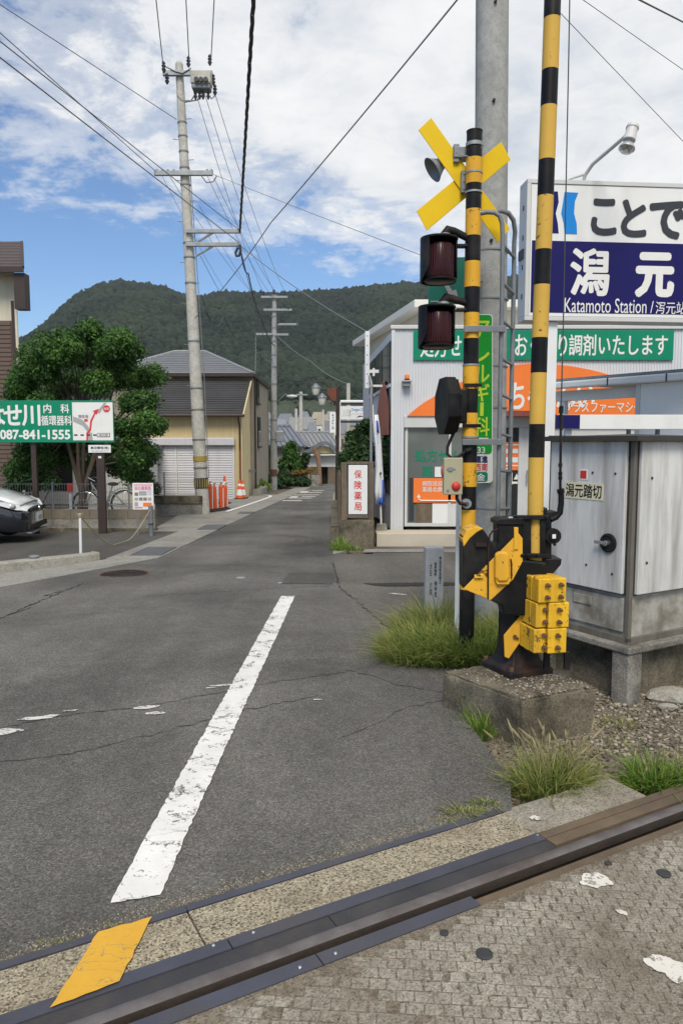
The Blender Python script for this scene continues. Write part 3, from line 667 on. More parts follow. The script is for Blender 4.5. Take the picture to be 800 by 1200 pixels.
for v, u, x, y, k in cand:
    g = random.Random(k + 7)
    if g.random() > (.45 if u > 520 else .12): continue
    ex, ey = x + .0257 * math.cos(PA) + g.gauss(0, .002), y + .0257 * math.sin(PA) + g.gauss(0, .003); n_ = 9; r0_ = g.uniform(.0035, .0085)
    spots.add([(ex + r0_ * g.uniform(.6, 1.2) * math.cos(6.283 * q / n_), ey + 1.9 * r0_ * g.uniform(.6, 1.2) * math.sin(6.283 * q / n_), .0139 + .0001 * (k % 5)) for q in range(n_)], [tuple(range(n_))])
spots.build('joint_grime', M_spot, deck, kind='stuff')
for i, (u, v, rx, ry) in enumerate(((697, 1036, .052, .045), (728, 1074, .018, .012), (782, 1139, .055, .05), (627, 962, .02, .02))):
    x, y = gpx(u, v); patch('worn_paint_patch', x, y, rx, ry, .0155 if v > 1000 else .0135, M_white_patch, i + 20, -.5, 34, .4)
for u, v, r, l in ((567, 1123, .026, 'black round plug in the pale left side of the crossing deck'), (777, 1028, .025, 'black round plug near the right edge of the crossing deck'), (520, 1098, .014, 'small dark plug in the deck close to the inner steel strip'), (712, 1016, .013, 'small dark plug in the deck just above a worn white patch')):
    x, y = gpx(u, v); tag(MB().lathe([(r, -.01), (r, .0165), (r * .85, .018), (r * .8, .0165)], 28).build('deck_plug', M_rubber, loc=(x, y, 0)), l, 'plug')

# ballast and gravel on the right
g = np.random.default_rng(11); n = 13000
px = g.uniform(.7, 4.2, n); py = g.uniform(2.9, 6.4, n)
b = (px - RO.x) * RN.x + (py - RO.y) * RN.y
ok = (b > .37) & (px > .74 + .0 * py) & ~((px < 1.66) & (b < .385)); ok &= ~((py > 4.8) & (px < 1.5))
px, py = px[ok], py[ok]; b = b[ok]
rd = g.uniform(.003, .0125, len(px)) * np.where((px > 1.35) & (py > 3.7), 1.3, .62)
tone = np.clip(g.random(len(px)) ** 1.3 * np.where((px > 1.35) & (py > 3.6), 1.0, .55), 0, 1)
st = blob_mesh('gravel', np.stack([px, py, np.array([gz(q) for q in py]) - .048 + rd * .2], 1), rd, g.uniform(.5, .8, len(px)), M_pebble, tone, 12)
st['label'] = 'grey brown gravel and ballast stones around the crossing equipment'; st['category'] = 'gravel'
for x, y, r in ((2.12, 4.62, .16), (2.32, 4.5, .11), (2.0, 4.42, .06)):
    m_ = MB(); bm = bmesh.new(); bmesh.ops.create_icosphere(bm, subdivisions=2, radius=1)
    gg = random.Random(int(x * 99)); vs = [(q.co.x * r * (1 + gg.uniform(-.15, .15)), q.co.y * r * .7 * (1 + gg.uniform(-.15, .15)), q.co.z * r * .38) for q in bm.verts]; fs = [tuple(w.index for w in f.verts) for f in bm.faces]; bm.free()
    m_.add(vs, fs)
    tag(m_.build('rubble_lump', M_kerb, loc=(x, y, gz(y) - .03)), {.16: 'large pale lump of broken concrete beside the cabinet plinth', .11: 'medium pale lump of concrete at the right picture edge by the cabinet plinth', .06: 'small pale lump of concrete below the cabinet plinth'}[r], 'rubble')

# grit and crumbs along the asphalt edge
g = np.random.default_rng(77); n = 2600; ga = g.uniform(-1.3, 1.02, n); gb = .375 + np.abs(g.normal(size=n)) * .030 + np.where(ga > .2, .02, 0) * g.random(n)
gx_ = RO.x + RT.x * ga + RN.x * gb; gy_ = RO.y + RT.y * ga + RN.y * gb; rd = g.uniform(.0012, .0038, n)
o = blob_mesh('grit', np.stack([gx_, gy_, .008 + rd * .2], 1), rd, g.uniform(.5, .8, n), M_pebble, np.clip(g.random(n) ** 1.6, 0, 1), 78); o['label'] = 'loose grit and crumbs along the edge of the asphalt by the steel strip'; o['category'] = 'grit'
ga = g.uniform(-2.4, 3.0, 900); gb = g.uniform(-.066, -.032, 900); rd = g.uniform(.0015, .004, 900)
o = blob_mesh('grit', np.stack([RO.x + RT.x * ga + RN.x * gb, RO.y + RT.y * ga + RN.y * gb, np.full(900, -.052)], 1), rd, g.uniform(.5, .8, 900), M_pebble, np.clip(g.random(900) ** 1.6, 0, 1), 79); o['label'] = 'small stones and dirt lying in the groove beside the rail'; o['category'] = 'grit'
# grass and weeds
def clump(name, label, m, specs, cat='grass', seeds=0, group=None, part='blades'):
    V, F, T, b0 = [], [], [], 0; tips = None
    for s_ in specs:
        v, f, t_, tp = blades(*s_); V.append(v); F.append(f + b0); T.append(t_); b0 += len(v); tips = tp if tips is None else np.concatenate([tips, tp])
    o = np_mesh(name, np.concatenate(V), np.concatenate(F), m, np.concatenate(T)); tag(o, label, cat, group); o['kind'] = 'thing'
    return o
flat = lambda a, b: gz(b) - .05
clump('grass_patch', 'large patch of yellowing long grass around the foot of the signal post', M_grass,
      [(.66, 5.55, 2600, .36, .40, .31, .0035, .95, 1, (-.1, -.1)), (1.0, 5.45, 3200, .42, .36, .34, .0035, .95, 2, (0, -.1)), (1.33, 5.65, 2000, .32, .42, .40, .0035, .8, 3), (.48, 5.4, 900, .20, .25, .22, .003, 1.1, 4), (.85, 6.2, 1500, .42, .42, .42, .0035, .8, 9)])
clump('grass_patch', 'fresh green grass growing under the yellow patch beside the signal post', M_grass_g, [(1.1, 5.3, 1900, .34, .24, .30, .0035, .95, 5), (.8, 5.4, 1300, .34, .3, .30, .0035, .95, 6), (1.32, 5.45, 900, .22, .25, .33, .0035, .85, 7)])
clump('weed_tuft', 'green weed tuft against the left face of the barrier foundation', M_grass_g, [(.78, 4.0, 150, .07, .1, .2, .004, .6, 21, (-.1, -.2), flat), (.74, 4.1, 60, .06, .07, .24, .0025, .5, 22, (0, 0), flat)])
def seedy(label, specs, ns, seed, m=M_grass_g):
    o = clump('weed_tuft', label, m, specs); g = np.random.default_rng(seed); m_ = MB(); cx, cy, rx, ry, h = ns[0]
    for k in range(ns[1]):
        x, y = cx + g.normal() * rx, cy + g.normal() * ry; hh = h * g.uniform(.6, 1.05); lx, ly = g.normal() * .22 * hh, g.normal() * .22 * hh; z0 = gz(y) - .05
        m_.tube([(x, y, z0), (x + lx * .4, y + ly * .4, z0 + hh * .55), (x + lx * .85, y + ly * .85, z0 + hh * .85)], .0014, 4)
        a, b = Vector((x + lx * .85, y + ly * .85, z0 + hh * .85)), Vector((x + lx * 1.25, y + ly * 1.25, z0 + hh * 1.03))
        m_.tube([a, a.lerp(b, .2), a.lerp(b, .6), b], [.002, .0058, .0052, .001], 6)
    s_ = m_.build('seed_head', M_seed, o, kind='stuff'); at_ = s_.data.attributes.new('tone', 'FLOAT', 'POINT'); at_.data.foreach_set('value', np.random.default_rng(seed).random(len(s_.data.vertices)).astype('f'))
    return o
seedy('tall foxtail weeds with pale seed heads in front of the barrier foundation', [(.93, 3.25, 700, .14, .11, .28, .003, .8, 31, (0, 0), flat), (1.05, 3.3, 450, .10, .09, .25, .003, .9, 33, (0, 0), flat)], ((.97, 3.28, .085, .05, .33), 40), 32, M_grass)
seedy('bushy green foxtail weeds at the right edge beside the rail', [(1.46, 3.32, 800, .14, .09, .20, .0038, .8, 41, (-.1, 0), flat), (1.64, 3.3, 450, .12, .1, .19, .0038, .8, 43, (0, 0), flat)], ((1.5, 3.33, .09, .05, .2), 24), 42)
clump('weed_tuft', 'low dry weeds flat on the asphalt edge beside the concrete strip', M_grass, [(.52, 2.97, 160, .09, .035, .05, .0022, 1.6, 51, (0, 0), lambda a, b: .004), (.62, 3.05, 90, .06, .03, .05, .0022, 1.6, 52, (0, 0), lambda a, b: .004), (.43, 2.92, 60, .06, .02, .03, .0022, 1.6, 53, (0, 0), lambda a, b: .004)])
clump('weed_tuft', 'sparse yellow weeds low in the gravel right of the foundation', M_grass, [(1.6, 4.15, 110, .12, .1, .06, .0025, 1.2, 61, (0, 0), flat), (1.5, 3.85, 60, .1, .1, .05, .0025, 1.2, 62, (0, 0), flat), (1.25, 3.55, 60, .14, .05, .05, .0025, 1.2, 63, (0, 0), flat)])
clump('weed_tuft', 'dry moss line along the steel strip by the yellow mark', M_grass, [(-.86, 2.16, 130, .1, .02, .016, .0018, 1.8, 71, (0, 0), lambda a, b: .006), (-.7, 2.245, 60, .06, .012, .014, .0018, 1.8, 72, (0, 0), lambda a, b: .006)])
clump('weed_tuft', 'small green weeds at the foot of the pharmacy board base', M_grass_g, [(-.02, 12.0, 160, .16, .1, .3, .008, .7, 81), (.2, 12.05, 60, .2, .06, .14, .007, .8, 82)])

for nm, cx, cy, rx, ry, h, n_, sz, sd_, lb_ in (('a', .95, 3.27, .13, .1, .10, 110, .016, 91, 'scattered broad leaved weeds at the foot of the foxtails by the foundation'), ('b', 1.0, 5.4, .55, .3, .16, 420, .018, 92, 'broad green leaves mixed into the long grass by the signal post'), ('c', 1.53, 3.31, .15, .1, .08, 90, .016, 93, 'broad leaves under the bushy weeds beside the rail')):
    o = leaves('weed_leaves', [(cx, cy, gz(cy) - .03 + h * .4, rx, ry, h)], n_, sz, M_leaf if nm != 'b' else M_grass_g, None, 1.2, None, sd_, .2); tag(o, lb_, 'weeds'); o['kind'] = 'stuff'

# ------------------------------------------------------------------ crossing equipment on the right
def wm(root, extra=None):
    m_ = MB(); m_.M = Matrix.Translation(-root.location); return m_
def xz(pts, Y): return [(p.x, p.z) for p in (at(u, v, Y) for u, v in pts)]
def hit(u, v, p0, n):
    o = Vector((0, 0, EYE)); d = at(u, v, 1.0) - o; return o + d * ((Vector(p0) - o).dot(n) / d.dot(n))
def text_px(body, m, root, u0, u1, v0, v1, Y, bold=.0, **k):
    a, b = at(u0, v1, Y), at(u1, v0, Y); l = Vector(root.location)
    q = root.parent
    while q is not None: l = l + q.location; q = q.parent
    return text(body, m, root, a.x - l.x, b.x - l.x, a.z - l.z, b.z - l.z, Y - l.y, bold, **k)
def banded(m_, segs, r, seg=20):
    """segs: list of (p0, p1, material index)"""
    for p0, p1, mi in segs: m_.cyl(p0, p1, r, r, seg, mi)

# crossing signal post
SY = 5.3; SX = .913
sg = thing('crossing_signal', 'black and yellow crossing signal post with crossbuck, horn and two red lamps', 'crossing signal', (SX, SY, gz(SY) - .05))
vb = [155, 186, 216, 246, 277, 307, 337, 367, 397, 427, 456, 484, 514, 542, 570, 597, 623, 652, 690]
zb = [at(552, v, SY).z for v in vb] + [gz(SY) - .05]
m_ = wm(sg)
for i in range(len(zb) - 1): m_.cyl((SX, SY, zb[i + 1]), (SX, SY, zb[i]), .054 + (.002 if i % 4 == 1 else 0), None, 24, i % 2)
m_.lathe([(.056, 0), (.056, .008), (.02, .014)], 24, 0, (SX, SY, zb[0]))
m_.build('post', [M_black, M_yel], sg, smooth=40)
m_ = wm(sg)
for v, h in ((203, .006), (226, .006), (512, .006), (428, .006), (170, .012)):
    z = at(552, v, SY).z; m_ = wm(sg); m_.cyl((SX, SY, z - h), (SX, SY, z + h), .060, None, 24); m_.build('band', M_galv, sg, smooth=40)
CY = SY + .085
for nm, pts in (('upper_left_board', [(490, 152), (505, 138), (597, 268), (583, 284)]), ('lower_left_board', [(488, 247), (500, 270), (598, 187), (587, 166)])):
    yo = CY + (.012 if nm[0] == 'l' else 0)
    m_ = wm(sg); m_.prism(xz(pts, yo), yo, yo + .009); b_ = m_.build('crossbuck_board', [M_yel_x], sg, bevel=.0015)
p = at(544, 215, CY)
m_ = wm(sg); m_.box(p.x - .03, p.x + .045, CY - .045, CY - .002, p.z - .075, p.z + .075); m_.box(p.x + .02, SX, CY - .05, CY - .03, p.z - .06, p.z + .06)
for dz in (-.05, 0, .05): m_.cyl((p.x - .01, CY - .05, p.z + dz), (p.x - .01, CY - .04, p.z + dz), .009, None, 8)
m_.build('crossbuck_bracket', M_galv_d, sg, bevel=.003)
# loudspeaker horn with bracket
pb = at(508, 196, SY + .12); pt_ = at(528, 184, SY + .18)
ax = (pb - pt_); ax.y = -.02; L = ax.length
m_ = wm(sg); m_.M = m_.M @ Matrix.Translation(pt_) @ rot_to(ax)
m_.lathe([(.022, -.07), (.026, 0), (.032, L * .35), (.048, L * .65), (.075, L * .92), (.092, L * 1.05), (.088, L * 1.06), (.06, L * .85), (.02, L * .5)], 24)
m_.build('horn', M_galv_d, sg, smooth=50)
a = at(529, 186, SY + .15); b = at(548, 172, SY + .06)
m_ = wm(sg); m_.box(a.x, b.x + .01, SY + .05, SY + .15, at(530, 181, SY).z, at(530, 168, SY).z); m_.box(a.x + .0, a.x + .04, SY + .06, SY + .14, at(530, 186, SY).z, at(530, 164, SY).z)
m_.build('horn_bracket', M_galv_d, sg, bevel=.006)
m_ = wm(sg); m_.tube([at(u, v, SY - .03) for u, v in ((563, 163), (564, 172), (560, 181), (550, 184), (540, 181), (534, 178))], .004, 6); m_.build('horn_cable', M_galv, sg, smooth=60)
# the two red lamps
def lamp(cu, v0, v1, elbow, join):
    c0, c1 = at(cu, v1, SY - .05), at(cu, v0, SY - .05); h = c1.z - c0.z; cx, cy, cz = c0.x, SY - .05, c0.z
    m_ = wm(sg)
    m_.lathe([(.02, .02), (.088, .022), (.092, .03), (.092, h - .04), (.085, h - .03), (.02, h - .028)], 32, 0, (cx, cy, cz))
    for k in range(32):
        a_ = 2 * math.pi * k / 32; m_.box(cx + math.cos(a_) * .0915 - .003, cx + math.cos(a_) * .0915 + .003, cy + math.sin(a_) * .0915 - .003, cy + math.sin(a_) * .0915 + .003, cz + .035, cz + h - .045)
    lens = m_.build('lens', M_red_lens, sg, smooth=35)
    m_ = wm(sg); n = 28; vs = []; a0, a1 = R(-20), R(232)
    for k in range(n + 1):
        a_ = a0 + (a1 - a0) * k / n
        e = min(1, min(k, n - k) / 5); lo = cz + .0 + (1 - e) ** 2 * h * .32
        for rr in (.128, .118):
            for zz in (lo, cz + h): vs.append((cx + math.cos(a_) * rr - .01, cy + math.sin(a_) * rr, zz))
    fs = []
    for k in range(n):
        q = 4 * k; fs += [(q, q + 4, q + 5, q + 1), (q + 3, q + 7, q + 6, q + 2), (q + 1, q + 5, q + 7, q + 3), (q + 2, q + 6, q + 4, q)]
    fs += [(0, 1, 3, 2), (4 * n + 2, 4 * n + 3, 4 * n + 1, 4 * n)]
    m_.add(vs, fs); hood = m_.build('hood', M_black, sg, smooth=50)
    m_ = wm(sg); m_.lathe([(.129, 0), (.131, .006), (.129, .014), (.06, .02)], 32, 0, (cx - .008, cy, cz + h - .004)); m_.build('top_plate', M_black, hood, smooth=40).location = (0, 0, 0)
    m_ = wm(sg); m_.lathe([(.1, 0), (.112, .008), (.112, .02), (.09, .026)], 32, 0, (cx, cy, cz + .002)); m_.build('lens_ring', M_black, lens, smooth=40)
    e, j = at(elbow[0], elbow[1], SY - .02), at(join[0], join[1], SY)
    m_ = wm(sg); m_.tube([(e.x, SY - .03, cz + h), (e.x, SY - .03, e.z - .03), (e.x + .02, SY - .03, e.z), (e.x + .06, SY - .02, e.z - .004), (SX, SY, j.z)], [.034, .034, .032, .026, .025], 14); m_.box(SX - .11, SX - .04, SY - .035, SY + .035, j.z - .045, j.z - .03)
    m_.build('lamp_arm', M_blk_dirty, sg, smooth=50)
    m_ = wm(sg); m_.lathe([(.04, -.008), (.045, 0), (.04, .03), (.03, .04)], 18, 0, (e.x, SY - .03, cz + h + .01)); m_.build('arm_collar', M_galv_d, sg, smooth=40)
lamp(515, 281, 331, (521, 270), (552, 282)); lamp(512.5, 361, 408, (519, 349), (552, 357))
# direction indicator, octagonal, seen nearly edge-on
c = at(525, 476, SY); M8 = Matrix.Translation(c) @ Matrix.Rotation(R(-83), 4, 'Z')
oct_ = [(.216 * math.cos(R(22.5 + 45 * k)), .216 * math.sin(R(22.5 + 45 * k)) * 1.0) for k in range(8)]
m_ = wm(sg); m_.M = m_.M @ M8; m_.prism(oct_, -.05, .03); m_.prism([(x * .93, z * .93) for x, z in oct_], .031, .05)
m_.build('indicator_case', M_black, sg, bevel=.008)
m_ = wm(sg); m_.box(c.x + .02, SX - .03, SY - .06, SY + .07, c.z - .12, c.z + .12); m_.box(c.x + .0, c.x + .03, SY - .05, SY + .06, c.z - .17, c.z + .15); m_.build('indicator_back_box', M_black, sg, bevel=.01)
m_ = wm(sg)
for v in (452, 499): z = at(550, v, SY).z; m_.box(c.x + .1, SX + .07, SY - .062, SY - .05, z - .012, z + .012)
m_.build('indicator_bracket', M_black, sg, bevel=.003)
m_ = wm(sg); m_.tube([at(u, v, SY - .06) for u, v in ((537, 488), (535, 500), (529, 512), (524, 524), (524, 532), (529, 537), (537, 535), (545, 529))], .011, 8); m_.tube([at(545, 529, SY - .06), at(551, 527, SY - .05)], .02, 10); m_.build('indicator_cable', M_blk_dirty, sg, smooth=60)
# junction box with red bell button
a, b = at(519, 579, SY - .12), at(541, 537, SY - .12)
m_ = wm(sg); m_.box(a.x + .005, b.x, SY - .12, SY - .02, a.z, b.z); jb = m_.build('junction_box', M_beige, sg, bevel=.01)
m_ = wm(sg); m_.box(a.x + .0, b.x + .004, SY - .138, SY - .122, a.z - .004, b.z + .004); m_.build('box_lid', M_beige, jb, bevel=.006)
m_ = wm(sg); z = at(0, 549, SY).z; m_.box(a.x + .03, a.x + .06, SY - .146, SY - .138, z - .014, z + .014); m_.box(a.x + .02, a.x + .08, SY - .143, SY - .139, z - .004, z + .004); m_.cyl((a.x + .03, SY - .145, at(0, 573, SY).z), (a.x + .03, SY - .138, at(0, 573, SY).z), .008); m_.build('latch', M_galv_d, jb)
p = at(534, 570, SY - .14); m_ = wm(sg); m_.ball((p.x, SY - .14, p.z), .032, sq=(1, .6, 1)); m_.build('button', M_red, jb, smooth=60)
p = at(519, 552, SY - .1); m_ = wm(sg); m_.ball((p.x, SY - .08, p.z), .03, sq=(.5, .8, 1.5)); m_.build('side_lamp', mat('faded_red_lens', (.38, .13, .10), .4, .1, 8), jb, smooth=60)
m_ = wm(sg); m_.tube([at(u, v, SY - .09) for u, v in ((535, 579), (535, 585), (539, 590), (546, 591))], .013, 10); m_.build('box_cable', M_blk_dirty, sg, smooth=60)
p = at(546, 590, SY - .06); m_ = wm(sg); m_.cyl((p.x, SY - .085, p.z), (p.x, SY - .04, p.z), .034, None, 18); m_.cyl((p.x, SY - .09, p.z), (p.x, SY - .08, p.z), .015, None, 12, 1); m_.build('cable_flange', [M_galv, M_chrome], sg, smooth=40)
# caged ladder beside the post
LA = [at(u, v, SY - .02) for u, v in ((556, 251), (570, 248.5), (579, 249), (585, 253), (588, 262), (588.5, 276))]
m_ = wm(sg); xa = at(588, 300, SY).x; xb = at(601.5, 300, SY + .27).x
m_.tube([(p.x, SY - .02, p.z) for p in LA] + [(xa, SY - .02, at(0, v, SY).z) for v in (330, 430, 530, 645)], .017, 8); m_.build('ladder_rail', M_galv_d, sg, smooth=50)
LB = [at(u, v, SY + .25) for u, v in ((566, 258), (582, 253), (592, 254), (599, 261), (602, 273), (602, 285))]
m_ = wm(sg); m_.tube([(p.x, SY + .1 + .15 * i / 5, p.z) for i, p in enumerate(LB)] + [(xb, SY + .25, at(0, v, SY + .25).z) for v in (330, 430, 530, 640)], .017, 8); m_.build('ladder_rail', M_galv_d, sg, smooth=50)
for v in (288, 332, 376, 420, 462, 508, 551, 596):
    z = at(0, v, SY).z; m_ = wm(sg); m_.tube([(xa, SY - .02, z), (xb, SY + .25, z - .02)], .012, 6); m_.build('rung', M_galv_d, sg, smooth=50)
for v, du in ((387, 30), (518, 30)):
    z = at(552, v, SY).z; m_ = wm(sg); m_.box(SX - .062, xa + .01, SY - .068, SY - .058, z - .022, z + .022); m_.box(xa - .02, xa + .02, SY - .06, SY - .02, z - .022, z + .022); m_.build('ladder_bracket', M_galv_d, sg, bevel=.003)
# slim pale post in front of the signal
PSY = 5.6
p = at(534.8, 725, PSY); tp = at(535.8, 558, PSY)
m_ = MB(); m_.box(-.016, .016, -.012, .012, 0, tp.z - gz(PSY) + .05); m_.box(-.02, .02, -.013, .013, tp.z - gz(PSY) + .052, tp.z - gz(PSY) + .06)
tag(m_.build('marker_post', M_white_post, loc=(p.x, PSY, gz(PSY) - .05), bevel=.003), 'slim pale grey steel post standing just left of the signal post', 'post')

# foundation block
blk = [(.95, 3.83), (1.43, 4.05), (1.10, 4.56), (.60, 4.33)]
def rough_block(name, pts, z0, z1, m, seed, n=9, amp=.008, bevel=.012):
    g = random.Random(seed); bm = bmesh.new(); lo = [bm.verts.new((x, y, z0)) for x, y in pts]; hi = [bm.verts.new((x, y, z1)) for x, y in pts]
    k = len(pts); bm.faces.new(hi); bm.faces.new(lo[::-1])
    for i in range(k): bm.faces.new((lo[i], lo[(i + 1) % k], hi[(i + 1) % k], hi[i]))
    bmesh.ops.bevel(bm, geom=[e for e in bm.edges], offset=bevel, segments=2, affect='EDGES')
    bmesh.ops.subdivide_edges(bm, edges=[e for e in bm.edges if e.calc_length() > .08], cuts=n, use_grid_fill=True)
    bmesh.ops.triangulate(bm, faces=bm.faces[:])
    for v in bm.verts: v.co += Vector((g.gauss(0, 1), g.gauss(0, 1), g.gauss(0, 1))) * amp * .4
    me = bpy.data.meshes.new(name); bm.to_mesh(me); bm.free(); me.materials.append(m); me.shade_smooth(); me.set_sharp_from_angle(angle=R(45))
    o = bpy.data.objects.new(name, me); C.objects.link(o); return o
ZT = at(609, 820, 3.83).z
fb = rough_block('foundation_block', blk, -.12, ZT, M_mossy, 4, 9, .006, .014)
tag(fb, 'rough mossy concrete foundation block carrying the barrier machine', 'concrete block')
g = np.random.default_rng(15); n = 1500; q = g.random((n, 2)); q = np.array(blk[0]) + q[:, :1] * (np.array(blk[1]) - blk[0]) * .96 + q[:, 1:] * (np.array(blk[3]) - blk[0]) * .96 + .01
rd = g.uniform(.003, .010, n); keep = g.random(n) < np.clip(.35 + (q[:, 0] - .85) * 1.2, .1, 1)
q, rd = q[keep], rd[keep]
o = blob_mesh('loose_gravel', np.stack([q[:, 0], q[:, 1], ZT + rd * .1], 1), rd, np.full(len(rd), .6), M_pebble, np.clip(g.random(len(rd)) ** 1.5, 0, 1), 16)
o['label'] = 'loose gravel scattered over the top of the foundation block'; o['category'] = 'gravel'

# barrier machine
GY = 4.36; gx = 1.055
gt = thing('barrier_gate', 'black and yellow striped barrier machine with its striped arm raised upright', 'barrier gate', (gx, GY, ZT))
m_ = wm(gt); m_.M = m_.M @ Matrix.Translation((gx, GY, ZT)) @ Matrix.Rotation(R(23), 4, 'Z')
sec = [(.152, 0), (.152, .035), (.145, .04), (.118, .055), (.098, .085), (.086, .13), (.082, .2), (.082, .40), (.088, .44)]
vs = []; 
for h, z in sec: vs += [(-h, -h, z), (h, -h, z), (h, h, z), (-h, h, z)]
fs = [(3, 2, 1, 0)] + [(4 * i + k, 4 * i + (k + 1) % 4, 4 * i + 4 + (k + 1) % 4, 4 * i + 4 + k) for i in range(len(sec) - 1) for k in range(4)] + [tuple(4 * (len(sec) - 1) + k for k in range(4))]
m_.add(vs, fs)
m_.build('pedestal', M_blk_dirty, gt, bevel=.006)
m_ = wm(gt); m_.M = m_.M @ Matrix.Translation((gx, GY, ZT)) @ Matrix.Rotation(R(23), 4, 'Z')
for sx in (-1, 1):
    for sy in (-1, 1): m_.cyl((sx * .13, sy * .13, .03), (sx * .13, sy * .13, .062), .014, None, 6)
m_.build('anchor_bolt', M_rust, gt)
YF = 4.2
house = [(542, 630), (547, 622), (556, 618), (566, 620), (574, 632), (580, 641), (583, 636), (583, 614), (612, 614), (612, 656), (640, 659), (641, 672), (634, 690), (622, 708), (622, 722), (590, 722), (588, 711), (575, 704), (542, 690)]
m_ = wm(gt); m_.prism(xz(house, YF), YF, YF + .15); m_.build('machine_case', M_black, gt, bevel=.012)
m_ = wm(gt); m_.prism(xz([(581, 615), (581, 610), (586, 608), (612, 607), (614, 612), (614, 615)], YF - .01), YF - .01, YF + .16); m_.build('case_lid', M_black, gt, bevel=.004)
m_ = wm(gt); m_.prism(xz([(542.5, 690), (607, 624.5), (612, 631), (612, 658), (601, 679), (574.5, 703.5)], YF - .004), YF - .004, YF + .02); stp = m_.build('stripe_plate', M_yel, gt, bevel=.003)
m_ = wm(gt); m_.prism(xz([(541.5, 632), (546.5, 621.5), (556, 617.5), (566, 619.5), (558, 624), (550, 631), (543, 641)], YF - .005), YF - .005, YF + .155); m_.build('case_stripe', M_yel, gt, bevel=.004)
m_ = wm(gt); m_.prism(xz([(602, 618), (607, 618), (607, 644), (602, 644)], YF - .014), YF - .014, YF); m_.build('case_edge', M_yel, gt, bevel=.003)
# hand-crank cover on the stripe
m_ = wm(gt); m_.prism(xz([(580, 650), (584, 646.5), (593, 646.5), (596, 650), (597, 677), (594, 682), (584, 682), (580, 677)], YF - .04), YF - .04, YF - .003); cc = m_.build('crank_cover', M_yel, gt, bevel=.012)
m_ = wm(gt); m_.prism(xz([(580, 679), (598, 679), (596, 685), (582, 685)], YF - .028), YF - .028, YF - .004); m_.box(at(566, 0, YF).x, at(577, 0, YF).x, YF - .02, YF - .003, at(0, 677, YF).z, at(0, 673, YF).z); m_.build('cover_latch', M_yel, cc, bevel=.003)
m_ = wm(gt); m_.tube([at(u, v, YF - .012) for u, v in ((571.5, 702), (571.5, 660), (572, 640), (573.5, 627), (577, 622), (583, 620))], .005, 6); m_.tube([at(u, v, YF - .014) for u, v in ((598, 655), (599, 660), (599, 678))], .004, 6); m_.box(at(567, 0, YF).x, at(581, 0, YF).x, YF - .02, YF, at(0, 640, YF).z, at(0, 636, YF).z); m_.build('conduit', M_blk_dirty, gt, smooth=50)
m_ = wm(gt); m_.prism(xz([(591, 770), (590, 745), (624, 704), (630, 720), (626, 728), (596, 772)], GY - .115), GY - .115, GY - .1); st2 = m_.build('pedestal_stripe', M_yel, gt, bevel=.004)
p = at(603, 746, GY - .12); m_ = wm(gt); m_.cyl((p.x, GY - .128, p.z), (p.x, GY - .112, p.z), .012, None, 6); m_.tube([(p.x, GY - .125, p.z), (p.x + .02, GY - .125, p.z - .012)], .006, 6); m_.build('stripe_bolt', M_rust, st2)
# arm with bands
AY = 4.28
av = [657, 536, 497, 437, 396, 334, 293, 230, 188, 125, 83, 22, -20, -85, -130, -200]
def au(v): return float(np.interp(v, [-200, 0, 100, 250, 400, 520, 640, 660], [653.5, 647, 643.5, 638, 632, 628.3, 626, 625.7]))
m_ = wm(gt)
for i in range(len(av) - 1):
    p0, p1 = at(au(av[i]), av[i], AY), at(au(av[i + 1]), av[i + 1], AY); m_.cyl(p0, p1, .0455, .045, 20, i % 2)
m_.build('arm', [M_yel_arm, M_black], gt, smooth=40)
m_ = wm(gt)
for u0, u1 in ((607, 622), (633, 639)): m_.prism(xz([(u0, 606), (u1, 606), (u1, 654), (u0, 654)], AY - .06), AY - .06, AY + .07)
for v0, v1 in ((604, 609), (649, 654)): m_.prism(xz([(601, v0), (643, v0), (643, v1), (601, v1)], AY - .075), AY - .075, AY - .045)
for u, v in ((606, 606), (618, 651), (630, 651), (640, 606), (611, 651)):
    p = at(u, v, AY - .08); m_.cyl((p.x, AY - .09, p.z), (p.x, AY - .07, p.z), .011, None, 6)
for u, v in ((601, 607), (603, 650)): p = at(u, v, AY - .06); m_.cyl((p.x - .03, AY - .06, p.z), (p.x + .02, AY - .06, p.z), .009, None, 8, 1)
m_.build('arm_clamp', [M_black, M_galv], gt, bevel=.004)
m_ = wm(gt)
m_.prism(xz([(612, 655), (658, 655), (657, 662), (648, 672), (634, 676), (610, 668)], AY - .03), AY - .03, AY + .14)
m_.prism(xz([(634, 597), (641, 595), (641, 600), (652, 599), (652, 607), (646, 612), (646, 655), (636, 655)], AY - .02), AY - .02, AY + .09)
m_.build('gear_arm', M_black, gt, bevel=.005)
p = at(645, 627, AY); m_ = wm(gt); m_.cyl((p.x, AY - .03, p.z), (p.x, AY - .055, p.z), .045, None, 24); m_.cyl((p.x - .005, AY - .055, p.z), (p.x - .005, AY - .07, p.z), .022, None, 16); m_.cyl((p.x + .01, AY - .05, p.z - .05), (p.x + .01, AY - .04, p.z - .05), .008, None, 8); hub = m_.build('hub', M_black, gt, smooth=40)
m_ = wm(gt); m_.box(p.x - .012, p.x + .008, AY - .073, AY - .069, p.z - .011, p.z + .013); m_.build('hub_label', M_whitepl, hub)
m_ = wm(gt); m_.tube([at(u, v, AY - .02) for u, v in ((645, 609), (651, 606), (655.5, 601), (657, 590), (657, 578))], [.016, .018, .018, .017, .016], 10); m_.tube([at(657, 578, AY - .02), at(656, 573, AY - .02)], .021, 10); m_.tube([at(656, 573, AY - .02), at(656, 558, AY - .02), at(656.5, 520, AY - .02)], .008, 8)
for v in (555, 560, 545): q = at(656, v, AY - .02); m_.cyl((q.x, q.y, q.z - .01), (q.x, q.y, q.z + .01), .012, None, 8)
